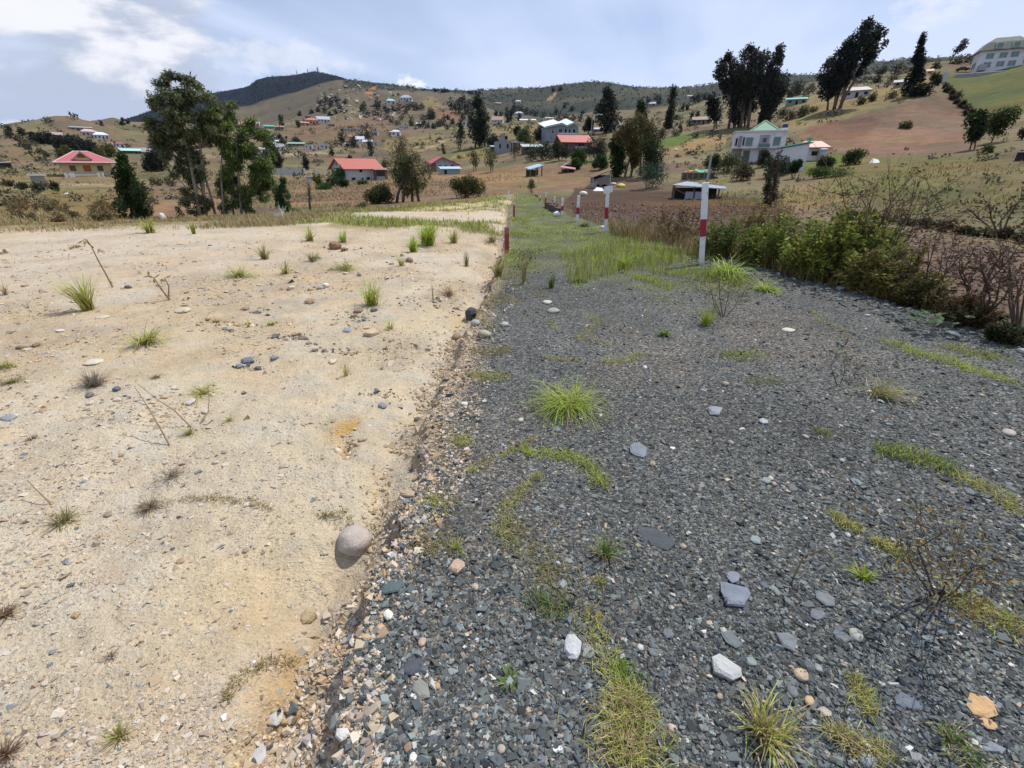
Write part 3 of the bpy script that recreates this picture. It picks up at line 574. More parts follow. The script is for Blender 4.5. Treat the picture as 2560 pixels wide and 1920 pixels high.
# ------------------------------------------------------------------ stones: generators
def cubes(rng, n):
    s = np.array([(x, y, z) for z in (-1, 1) for y in (-1, 1) for x in (-1, 1)], float) * .5
    v = s[None] + rng.uniform(-.27, .27, (n, 8, 3)) * np.array([1, 1, .6]); top = rng.uniform(.7, 1.0, (n, 1)); v[:, 4:, :2] *= top[:, :, None]; return v
CUBEF = np.array([(4, 5, 7, 6), (0, 1, 5, 4), (2, 6, 7, 3), (0, 4, 6, 2), (1, 3, 7, 5)])
def chips(name, X, Y, S, flat, cols, seed=1, sink=.25, lift=None, tilt=.35, smooth=False):
    rng = np.random.default_rng(seed); n = len(X); v = cubes(rng, n)
    sc = np.stack([S * rng.uniform(.7, 1.35, n), S * rng.uniform(.55, 1.0, n), S * flat * rng.uniform(.6, 1.3, n)], 1); v = v * sc[:, None, :]
    a = rng.random(n) * 6.283; tx = rng.normal(size=n) * tilt; ty = rng.normal(size=n) * tilt
    y1 = v[..., 1] * np.cos(tx)[:, None] - v[..., 2] * np.sin(tx)[:, None]; z1 = v[..., 1] * np.sin(tx)[:, None] + v[..., 2] * np.cos(tx)[:, None]; x1 = v[..., 0]
    x2 = x1 * np.cos(ty)[:, None] + z1 * np.sin(ty)[:, None]; z2 = -x1 * np.sin(ty)[:, None] + z1 * np.cos(ty)[:, None]
    x3 = x2 * np.cos(a)[:, None] - y1 * np.sin(a)[:, None]; y3 = x2 * np.sin(a)[:, None] + y1 * np.cos(a)[:, None]
    z0 = ground_z(X, Y) + sc[:, 2] * (.5 - sink); V = np.stack([x3 + X[:, None], y3 + Y[:, None], z2 + z0[:, None]], -1)
    Fc = (CUBEF[None] + (np.arange(n) * 8)[:, None, None]).reshape(-1, 4)
    o = obj_np(name, V.reshape(-1, 3), Fc, M_CHIP, np.repeat(cols, 8, 0), None, smooth); o['kind'] = 'stuff'; return o
_ico = None
def ico(sub=2):
    import bmesh
    bm = bmesh.new(); bmesh.ops.create_icosphere(bm, subdivisions=sub, radius=1); bm.verts.ensure_lookup_table()
    V = np.array([v.co[:] for v in bm.verts]); Fc = np.array([[v.index for v in f.verts] for f in bm.faces]); bm.free(); return V, Fc
ICO = {k: ico(k) for k in (1, 2, 3)}
def stone(label, px, py, wpx, hpx=None, col=(.3, .27, .22), flat=.45, ang=.5, sub=2, seed=None, rot=None, group=None, cat='stone', name='stone', sink=.25, rough=.18, rmin=.5, facets=5):
    seed = seed if seed is not None else int(px * 13 + py * 3); rng = np.random.default_rng(seed); x, y, z, r, az = place(px, py, None, rmin)
    m = mpp(r, az, py); wx = wpx * m; hpx = hpx or wpx * .6; el = math.atan2(EYE, r)
    wy = max(wx * .5, min(wx * 1.4, hpx * math.hypot(r, EYE) / F / max(math.sin(el), .3) * .8)); wz = flat * min(wx, wy)
    V, Fc = ICO[sub]; V = V.copy()
    for k in range(facets + int(6 * ang)):                              # cut flat facets into the ball
        nrm = unit(rng, 1)[0]; dd = .62 + .3 * rng.random(); s = V @ nrm - dd; V -= np.where(s > 0, s, 0)[:, None] * nrm * (.35 + .6 * ang)
    if ang >= .5:                                                       # broken slab: irregular polygon with a bevelled top
        kk = int(rng.integers(5, 9)); th = np.sort(rng.random(kk) * .7 + np.arange(kk)) / kk * 6.283; rd = rng.uniform(.72, 1.05, kk); ring = np.stack([rd * np.cos(th), rd * np.sin(th)], 1)
        up = rng.normal(size=2) * .35; lv = [(.86, -1), (1.0, .1), (.97, .45), (.72, .85)]
        V = np.concatenate([np.c_[ring * s * rng.uniform(.94, 1.06, (kk, 1)), z_ + .25 * (ring @ up) * (z_ > 0) + rng.uniform(-.12, .12, kk) * (z_ > 0)] for s, z_ in lv] + [[[.1 * up[0], .1 * up[1], 1.0]]]); T = []
        for a in range(3):
            for i in range(kk): p, q_ = a * kk + i, a * kk + (i + 1) % kk; T += [(p, q_, q_ + kk), (p, q_ + kk, p + kk)]
        T += [(3 * kk + i, 3 * kk + (i + 1) % kk, 4 * kk) for i in range(kk)]; Fc = np.array(T)
    V *= (1 + rough * (vnoise(V[:, 0] * 2.2 + seed, V[:, 1] * 2.2 + V[:, 2] * 1.7, seed) - .5))[:, None]
    V = V / np.abs(V).max(0) * np.array([wx, wy, wz]) * .5
    c = np.array(col) * (1 + .25 * (vnoise(V[:, 0] / wx * 9, V[:, 1] / wx * 9, seed) - .5))[:, None]
    o = obj_np(name, V, Fc, M_STONE, c, None, ang < .35); o.location = (x, y, z + wz * (.5 - sink)); o.rotation_euler = (0.06 * rng.normal(), .06 * rng.normal(), (rng.random() - .5) * .9 - az if rot is None else rot - az)
    return tag(o, label, cat, group)
# ------------------------------------------------------------------ loose stone and gravel on the ground
SLATE = np.array([(.092, .098, .105), (.066, .070, .076), (.12, .127, .132), (.048, .051, .055), (.16, .172, .178), (.105, .112, .108), (.098, .092, .088), (.072, .079, .09)]) * np.array([1.18, 1.24, 1.16])
PALE = np.array([(.42, .40, .36), (.46, .35, .26), (.38, .30, .24), (.50, .49, .47), (.33, .27, .2), (.30, .29, .28)])
TAN = np.array([(.50, .41, .30), (.42, .32, .21), (.56, .48, .37), (.36, .25, .16), (.46, .40, .34), (.50, .44, .36), (.40, .27, .15), (.30, .23, .17)])
def sample_img(rng, n, poly):
    P = np.array(poly, float); lo, hi = P.min(0), P.max(0); X = rng.uniform(lo[0], hi[0], n * 2); Y = rng.uniform(lo[1], hi[1], n * 2)
    k = inpoly(X, Y, poly); X, Y = X[k][:n], Y[k][:n]; gx, gy = gnd0(X, Y); return gx, gy
def pick(rng, pal, n, var=.26): return pal[rng.integers(0, len(pal), n)] * (1 + var * rng.normal(size=(n, 1))).clip(.4, 1.8)
def build_gravel():
    rng = np.random.default_rng(11)
    poly = [(780, 2040), (800, 1500), (930, 1280), (1080, 980), (1180, 780), (1260, 680), (1900, 690), (2300, 770), (2860, 960), (2860, 2040)]
    X, Y = sample_img(rng, 60000, poly); d = path_d(X, Y); d2 = path_d2(X, Y)
    xo = rng.uniform(-.7, 6.0, 12000); yo = rng.uniform(-.5, 5.0, 12000); po = topx(xo, yo, xo * 0); fo = yo * math.cos(PITCH) + EYE * math.sin(PITCH) > .1; o_ = ~(inpoly(po[0], po[1], poly) & fo) & (np.hypot(xo - 1, yo - 1.5) < 4.8); X = np.r_[X, xo[o_]]; Y = np.r_[Y, yo[o_]]; d = path_d(X, Y); d2 = path_d2(X, Y)   # beside the view
    mw = np.interp(Y, [0, 1.2, 1.8, 3.4, 5, 8], [.05, .08, .28, .42, .34, .22]); keep = (rng.random(len(X)) < sstep(-.05, 1.0, d / mw)) & (d > -.02) & (d2 < .4)
    X, Y = X[keep], Y[keep]; n = len(X); R = np.hypot(X, Y)
    S = np.clip(rng.lognormal(math.log(.0090), .48, n), .005, .032) * np.clip(.85 + R * .10, .9, 1.7) * np.where((X < .35) & (Y < 1.6), 1.1, .95)
    col = pick(rng, SLATE, n, .25); w = rng.random(n) < np.where(path_d(X, Y) < .5, .11, .045); col[w] = pick(rng, PALE, w.sum(), .2)
    chips('gravel', X, Y, S, .34, col, 12, .22, tilt=.38)['label'] = 'dark crushed slate gravel covering the path'
    # sandy bank between gravel and rill: mixed chips set in sand
    poly = [(480, 1960), (600, 1780), (760, 1560), (840, 1440), (960, 1250), (1080, 1000), (1150, 850), (1240, 690), (1330, 690), (1240, 900), (1160, 1200), (1060, 1400), (960, 1500), (960, 1960)]
    X, Y = sample_img(rng, 15000, poly); d = path_d(X, Y); k = (d > np.where(Y < 1.6, -.36, -.08)) & (d < .5) & (rng.random(len(X)) < .35 + .65 * sstep(-.3, .1, d)); X, Y = X[k], Y[k]; n = len(X)
    S = np.clip(rng.lognormal(math.log(.012), .42, n), .006, .04) * np.clip(.85 + np.hypot(X, Y) * .08, .9, 1.6); col = pick(rng, TAN, n, .14); w = rng.random(n) < np.where(d[k] < -.02, .12, .35); col[w] = pick(rng, SLATE, w.sum(), .2)
    chips('bank_stones', X, Y, S, .6, col, 13, .35)['label'] = 'mixed small stones set in the sandy bank beside the rill'
    # chips on the sandy lot
    poly = [(-300, 2050), (-300, 575), (700, 560), (1240, 600), (1230, 690), (1130, 860), (1000, 1050), (860, 1300), (760, 1560), (620, 2050)]
    X, Y = sample_img(rng, 30000, poly); xo = rng.uniform(-4.5, -.5, 9000); yo = rng.uniform(-.5, 4.0, 9000); po = topx(xo, yo, xo * 0); fo = yo * math.cos(PITCH) + EYE * math.sin(PITCH) > .1; o_ = ~(inpoly(po[0], po[1], poly) & fo); X = np.r_[X, xo[o_]]; Y = np.r_[Y, yo[o_]]
    k = (path_d(X, Y) < -.1) & (rng.random(len(X)) < .30 + .7 * sstep(-.1, .35, fbm(X, Y, 1.3, 4, 55))); X, Y = X[k], Y[k]; n = len(X); R = np.hypot(X, Y)
    S = np.clip(rng.lognormal(math.log(.0068), .48, n), .0035, .03) * np.clip(.7 + R * .22, .9, 2.6); col = .35 * TAN.mean(0) + .65 * pick(rng, TAN * np.array([1.0, 1.02, 1.05]), n, .10); w = rng.random(n) < .045; col[w] = pick(rng, SLATE * 1.6, w.sum(), .2)
    chips('sand_stones', X, Y, S, .34, col, 14, .40)['label'] = 'small tan stones scattered over the sandy lot'
    # crumbling ledge of earth between lot and path
    nn = 6500; t = rng.uniform(.7, 16, nn); Y = np.where(rng.random(nn) < .7, rng.uniform(.72, 5, nn), t); off = rng.normal(size=nn) * .07 + np.where(rng.random(nn) < .7, -.15, .02); X = np.interp(Y, PB[:, 1], PB[:, 0]) - .0 + off; X = X - (path_d(X, Y) - off)
    k = vnoise(X * 3.1, Y * 3.1, 77) > .30; X, Y = X[k], Y[k]; n = len(X); S = np.clip(rng.lognormal(math.log(.0088), .66, n), .004, .055) * np.clip(.8 + Y * .07, .85, 1.5)
    chips('ledge_clods', X, Y, S, .75, pick(rng, np.array([(.42, .34, .235), (.39, .31, .21), (.36, .28, .19), (.44, .36, .26), (.40, .30, .18)]), n, .06), 17, .60, tilt=.5, smooth=False)['label'] = 'crumbling clods of earth along the ledge between lot and path'
    X = []; Y = []
    for (cx, cy, ang, ln, wd, dp) in RILLS:
        q = rng.normal(size=(90, 2)) * np.array([ln * .6, wd * .8]); X += list(cx + q[:, 0] * math.cos(ang) - q[:, 1] * math.sin(ang)); Y += list(cy + q[:, 0] * math.sin(ang) + q[:, 1] * math.cos(ang))
    X = np.array(X); Y = np.array(Y); n = len(X); chips('rill_clods', X, Y, np.clip(rng.lognormal(math.log(.012), .55, n), .005, .045) * np.clip(.7 + Y * .1, .8, 1.6), .6, pick(rng, np.array([(.46, .33, .17), (.34, .22, .12), (.50, .38, .22), (.52, .43, .31)]), n, .15), 18, .5, smooth=True)['label'] = 'ochre clods along the washed rills of the lot'
    X = []; Y = []
    for px, py, sp, m_ in [(730, 830, 26, 60), (640, 770, 30, 40), (880, 780, 34, 60), (800, 720, 30, 30), (820, 850, 40, 40), (620, 905, 20, 24), (1020, 650, 30, 30), (300, 985, 40, 20), (870, 620, 60, 50), (950, 960, 30, 30), (1080, 740, 40, 60), (560, 815, 60, 50)]:
        gx, gy = gnd0(px + rng.normal(size=m_) * sp, py + rng.normal(size=m_) * sp * .18); X += list(gx); Y += list(gy)
    X = np.array(X); Y = np.array(Y); k = path_d(X, Y) < -.1; X, Y = X[k], Y[k]; n = len(X); col = pick(rng, TAN * .8, n); w = rng.random(n) < .28; col[w] = pick(rng, SLATE * 1.3, w.sum()); chips('lot_rubble', X, Y, rng.lognormal(math.log(.019), .55, n).clip(.008, .07), .5, col, 19, .3)['label'] = 'patches of dark rubble on the middle of the sandy lot'
    X, Y = sample_img(rng, 15000, [(-200, 1020), (-200, 640), (500, 600), (1180, 590), (1235, 680), (1130, 860), (1000, 1010), (600, 1060)]); k = (path_d(X, Y) < -.06) & (rng.random(len(X)) < sstep(-.1, .45, fbm(X, Y, 1.1, 5, 183) + .35 * sstep(-3, -.4, path_d(X, Y)) * sstep(12, 5, Y))); X, Y = X[k], Y[k]; n = len(X)
    chips('lot_crumbs', X, Y, np.clip(rng.lognormal(math.log(.013), .6, n), .005, .07) * np.clip(.6 + Y * .09, .8, 1.7), .55, pick(rng, np.array([(.47, .38, .27), (.42, .33, .22), (.52, .43, .32), (.37, .27, .17), (.50, .39, .24)]), n, .08), 20, .48, tilt=.5)['label'] = 'crumbs of dry earth littering the middle of the sandy lot'
    # shoulder of dark chips at the right edge, clods of the ploughed field
    X = rng.uniform(3.2, 6.2, 3500); Y = rng.uniform(3.5, 10.5, 3500); k = np.abs(path_d2(X, Y)) < .75; X, Y = X[k], Y[k]
    chips('shoulder_stones', X, Y, np.clip(rng.lognormal(math.log(.03), .4, len(X)), .015, .09), .5, pick(rng, SLATE, len(X)), 15, .3)['label'] = 'coarse dark slate rubble along the right shoulder of the path'
    a = np.radians(rng.uniform(4, 47, 9000)); r = rng.uniform(9, 40, 9000) ** 1.0; X, Y = r * np.sin(a), r * np.cos(a); k = (path_d2(X, Y) > 1.6); X, Y = X[k], Y[k]
    chips('soil_clods', X, Y, rng.lognormal(math.log(.055), .55, len(X)).clip(.02, .25), .6, pick(rng, np.array([(.13, .085, .062), (.10, .066, .048), (.16, .11, .082), (.20, .15, .10)]), len(X)), 16, .35)['label'] = 'brown clods on the ploughed field right of the path'
build_gravel()

def build_stones():
    S = stone; g1 = (.42, .41, .39); sl = (.15, .165, .18)
    S('large rounded pinkish boulder half buried in the washed rill', 888, 1368, 92, 62, (.42, .36, .31), .95, .3, 3, sink=.30, rot=0, name='boulder', cat='boulder', rough=.22)
    S('flat brown-edged ochre stone at the foot of the sandy rill', 775, 1545, 56, 36, (.42, .32, .19), .6, .7, rot=.3)
    S('pale grey-white slab standing out of the dark gravel', 1430, 1622, 48, 78, (.50, .50, .49), .45, .5, 3, rot=.1)
    S('grey-blue slab tucked against the pale slab', 1470, 1630, 34, 52, (.27, .29, .30), .3, .6)
    S('greenish grey slate with a crack across it', 1052, 1727, 42, 54, (.24, .24, .20), .35, .9, rot=.15)
    S('white-streaked grey block with a bright top in the lower gravel', 1815, 1677, 80, 54, (.46, .46, .44), .4, .8, rot=-.5)
    S('large flat orange sandstone in the lower right gravel', 2450, 1770, 84, 56, (.52, .33, .17), .3, .8, 3, rot=-.2)
    S('small orange flake beside the large orange sandstone', 2470, 1812, 46, 28, (.50, .33, .18), .3, .8)
    S('smooth oval tan pebble right of the white-streaked block', 2003, 1690, 40, 28, (.48, .37, .25), .6, .1, rot=-.5)
    S('small round orange-tan pebble below the oval tan pebble', 2022, 1754, 27, 30, (.50, .36, .22), .6, .15)
    S('smooth grey pebble left of the orange-tan pebble', 1980, 1732, 30, 24, (.17, .175, .185), .6, .1)
    S('cream flake below the smooth grey pebble', 2062, 1782, 34, 18, (.42, .38, .30), .35, .5)
    S('pale blue-grey slate left of the dark flagstone, upper gravel', 1592, 1128, 52, 62, (.20, .225, .245), .25, .9, rot=.3)
    S('broad dark flagstone lying flush in the middle gravel', 1637, 1345, 106, 46, (.075, .085, .09), .12, .9, 3, sink=.35)
    S('shattered pale-blue slate lying in pieces', 1840, 1492, 100, 66, (.20, .225, .26), .22, .9, 3)
    S('small pale-blue slate above the shattered slate', 1832, 1445, 42, 36, (.21, .235, .27), .3, .9)
    S('blue-grey slate near the top of the open gravel', 1787, 1030, 40, 26, (.25, .27, .29), .4, .9)
    S('light grey flake right of the upper blue-grey slate', 1908, 1056, 28, 14, (.36, .38, .40), .4, .8)
    S('flat pale stone alone on the upper right gravel', 1968, 828, 40, 9, (.56, .52, .42), .3, .6)
    S('cream pebble above the middle of the lower gravel', 1926, 1198, 16, 13, (.50, .43, .36), .6, .15)
    S('square dark slate in the lower middle gravel', 1668, 1585, 34, 28, sl, .3, .9); S('pointed slate right of the shattered slate', 2045, 1540, 44, 30, (.17, .18, .19), .3, .9, rot=-.6)
    S('grey slab under the long slate splinter', 1965, 1605, 62, 40, (.19, .205, .21), .25, .9); S('long slate splinter in the lower gravel', 2060, 1500, 66, 30, (.18, .195, .205), .25, .9, rot=-.7)
    S('rounded cream stone half sunk right of the slate slabs', 2138, 1590, 38, 30, (.38, .38, .32), .5, .15)
    S('bluish slab beside the cream stone', 2100, 1592, 44, 26, (.16, .175, .185), .3, .9); S('broad grey slab above the tall tuft at bottom', 1830, 1600, 60, 34, (.15, .165, .17), .25, .9)
    S('dark blue slate shard above the orange sandstone', 2270, 1760, 70, 46, (.13, .155, .18), .2, .9, rot=-.6); S('long grey shard below the orange sandstone', 2470, 1870, 66, 44, (.22, .24, .26), .25, .9, rot=-.8)
    S('grey cobble at the bottom edge of the gravel', 2170, 1905, 44, 32, (.25, .27, .29), .5, .3); S('pale pink pebble at the bottom left of the tall dry tuft', 1680, 1822, 26, 18, (.52, .40, .34), .5, .3)
    S('bright white quartz in the gravel edge', 970, 1540, 26, 32, (.66, .63, .54), .6, .4); S('rough pink stone under the creeping grass', 1142, 1422, 44, 44, (.45, .33, .24), .7, .6, rough=.3)
    S('rounded beige pebble near the pink stone', 1188, 1470, 18, 22, (.46, .38, .27), .6, .1); S('pink oval pebble in the lower left gravel', 1056, 1607, 22, 26, (.46, .33, .25), .6, .1)
    S('white block at the bottom edge of the sandy bank', 858, 1842, 36, 44, (.60, .57, .52), .6, .6); S('white chip at the bottom of the gravel', 1032, 1893, 24, 26, (.62, .60, .54), .4, .8)
    S('brown cobble at the bottom of the gravel', 1022, 1870, 24, 32, (.30, .20, .13), .6, .4); S('tan pebble above the brown cobble', 940, 1798, 22, 22, (.48, .38, .26), .6, .2)
    S('round beige pebble on the lower gravel left', 1253, 1875, 22, 22, (.40, .34, .28), .6, .1); S('tan flat chip in the gravel edge', 922, 1593, 38, 16, (.48, .38, .24), .4, .6)
    S('rust brown chip beside the cracked slate', 1094, 1716, 16, 24, (.42, .27, .15), .5, .4); S('dark grey slate slab in the gravel edge', 1035, 1668, 54, 44, (.08, .09, .10), .25, .9, rot=-.5)
    S('dark teal slate slab below the boulder', 980, 1470, 70, 40, (.09, .115, .12), .3, .9); S('pale grey block where bank meets gravel', 982, 1396, 26, 20, (.38, .39, .39), .6, .5)
    S('pale stone sunk in the sandy bank at the bottom', 690, 1790, 46, 36, (.48, .45, .40), .3, .4, sink=.45); S('long pale stone sunk in the bank at the bottom', 640, 1890, 60, 66, (.46, .44, .41), .3, .4, sink=.45)
    S('small white chip on the sand by the rill', 560, 1795, 18, 14, (.75, .73, .68), .5, .9); S('small white chip beside the dry root', 634, 1658, 16, 9, (.72, .70, .66), .5, .8)
    S('dark blocky slate upright at the edge of the path', 1180, 796, 32, 26, (.055, .06, .07), .9, .9, sink=.1); S('rounded grey cobble below the dark upright slate', 1188, 812, 24, 15, (.36, .36, .31), .7, .1)
    S('big beige cobble at the edge of the upper gravel', 1212, 840, 34, 17, (.38, .34, .25), .6, .2); S('grey cobble above the beige cobble', 1262, 814, 22, 12, (.38, .38, .33), .6, .2)
    S('brown cobble in the rill below the big beige cobble', 1142, 846, 24, 16, (.30, .19, .12), .7, .4); S('white flat stone in the grass edge of the path', 1368, 758, 24, 9, (.52, .49, .44), .4, .4)
    S('beige flat stone beside the grass of the path', 1382, 780, 34, 12, (.36, .34, .28), .4, .3); S('white angular pebble above the green clump', 1612, 922, 12, 9, (.68, .67, .64), .8, .8)
    S('brown cobble lying on the bank by the rill', 1020, 1238, 44, 22, (.42, .31, .21), .5, .5); S('cream pebble on the bank above the brown cobble', 1128, 1040, 16, 14, (.50, .38, .28), .6, .1)
    S('pale pebble on the bank left of the green clump', 1302, 1052, 14, 14, (.50, .47, .42), .6, .3); S('dark stone on the bank near the rill', 1044, 1052, 18, 14, (.10, .09, .09), .7, .3)
    # stones on the sandy lot
    S('dark grey stone behind the wilted seedling', 322, 720, 22, 12, (.14, .15, .17), .6, .5); S('broad white slab flush in the sand', 238, 905, 62, 22, (.56, .50, .40), .15, .5, 3, sink=.3)
    S('black pebble near the grey thorny tuft', 293, 975, 22, 14, (.12, .13, .16), .7, .4); S('dark brown cobble beside the black pebble', 226, 990, 26, 20, (.17, .16, .17), .6, .4)
    S('pale square stone beside the bare stems', 475, 1008, 32, 26, (.50, .46, .41), .4, .5); S('cream stone at the foot of the bare stems', 512, 1030, 26, 22, (.52, .45, .35), .4, .5)
    S('dark slate chunk on the open sand', 620, 906, 32, 16, (.15, .17, .20), .5, .8); S('second dark slate chunk on the open sand', 600, 918, 20, 11, (.17, .18, .21), .5, .8)
    S('small dark slate to the right of the dark chunks', 686, 898, 24, 12, (.18, .19, .22), .5, .8); S('red-brown clod on the left sand', 54, 872, 24, 11, (.25, .16, .10), .6, .5); S('second red-brown clod on the left sand', 92, 866, 24, 12, (.24, .15, .10), .6, .5)
    S('cream boulder chip flush in the sand', 458, 778, 42, 18, (.56, .47, .33), .3, .4); S('two-toned cream slab near the leaning tuft', 256, 795, 38, 22, (.54, .46, .34), .2, .4)
    S('bright white chip on the left sand', 152, 829, 22, 14, (.62, .56, .47), .4, .7); S('slate blade at the left edge', 22, 1046, 38, 12, (.27, .28, .28), .3, .8, rot=.4)
    S('big brown clod on the middle of the lot', 838, 622, 30, 20, (.26, .15, .085), .8, .5); S('smaller brown clod beside the big clod', 860, 627, 20, 10, (.25, .16, .09), .6, .5)
    S('brown cobble below the thin tuft', 1024, 655, 22, 18, (.24, .15, .10), .7, .3); S('blue slate flake on the low mound of chips', 868, 828, 24, 20, (.22, .26, .29), .3, .9); S('ochre slab edge right of the chip mound', 930, 836, 38, 26, (.52, .40, .25), .4, .6)
    S('white broken stone on the lot', 815, 718, 20, 14, (.66, .60, .48), .7, .8); S('grey stone beside the white broken stone', 800, 722, 18, 12, (.32, .31, .29), .6, .6); S('cream stone left of the white broken stone', 728, 722, 22, 10, (.58, .50, .38), .5, .6)
    S('grey pebble at the end of the rill', 958, 1016, 24, 16, (.24, .25, .25), .5, .4); S('dark grey stone standing on the lot edge', 898, 690, 12, 18, (.20, .20, .21), 1.0, .7); S('dark slate in the chip row of the lot', 936, 778, 20, 14, (.14, .145, .16), .6, .8)
    S('brown flat rock in the chip row of the lot', 896, 780, 24, 10, (.28, .21, .15), .5, .7); S('russet rock in the eroded seam', 775, 758, 26, 11, (.33, .22, .14), .6, .6); S('white chip right of the rill head', 1162, 1012, 20, 11, (.58, .54, .47), .4, .7)
    S('white stone at the foot of the second post', 1506, 572, 14, 16, (.62, .57, .48), .8, .4); S('white round stone beside the third post', 1392, 540, 20, 12, (.68, .66, .62), .8, .2); S('white sack-like rock lying behind the third post', 1458, 489, 22, 12, (.66, .62, .52), .7, .2)
    S('pale boulder among weeds at the right shoulder', 2432, 800, 46, 24, (.30, .26, .23), .6, .3, name='boulder', cat='boulder'); S('grey boulder in shade at the right shoulder', 2370, 815, 34, 20, (.16, .16, .17), .7, .4, name='boulder', cat='boulder'); S('pale round cobble at the right edge of the photo', 2554, 880, 26, 32, (.38, .38, .35), .7, .1)
    S('white chip by the rubble shoulder', 2168, 790, 16, 9, (.48, .50, .50), .5, .7); S('flat pink pebble at the far right gravel', 2520, 1084, 40, 13, (.42, .36, .31), .4, .2)
    # further loose pieces that nothing tells apart
    rng = np.random.default_rng(31)
    for k in range(46):
        px, py = rng.uniform(900, 2540), rng.uniform(1180, 1900)
        if path_d(*gnd0(px, py)) < .12: continue
        w = rng.uniform(18, 34); o = S('loose dark slate chip larger than the gravel around it', px, py, w, w * .6, tuple(SLATE[rng.integers(0, 8)] * 1.35), .3, .9, 1, seed=k, group='loose slate chips on the gravel')
    for k in range(30):
        px, py = rng.uniform(950, 2540), rng.uniform(900, 1900)
        if path_d(*gnd0(px, py)) < .12: continue
        w = rng.uniform(10, 20); S('small pale rounded pebble lying on the dark gravel', px, py, w, w * .8, tuple(PALE[rng.integers(0, 6)]), .6, .15, 1, seed=k + 100, group='pale pebbles on the gravel')
    for k in range(60):
        px, py = rng.uniform(0, 1000), rng.uniform(640, 1880)
        if path_d(*gnd0(px, py)) > -.15: continue
        w = rng.uniform(12, 26) * (.7 if py < 900 else 1); S('small tan stone lying loose on the sandy lot', px, py, w, w * .5, tuple(TAN[rng.integers(0, 8)]), .45, .6, 1, seed=k + 200, group='tan stones on the sandy lot')
build_stones()

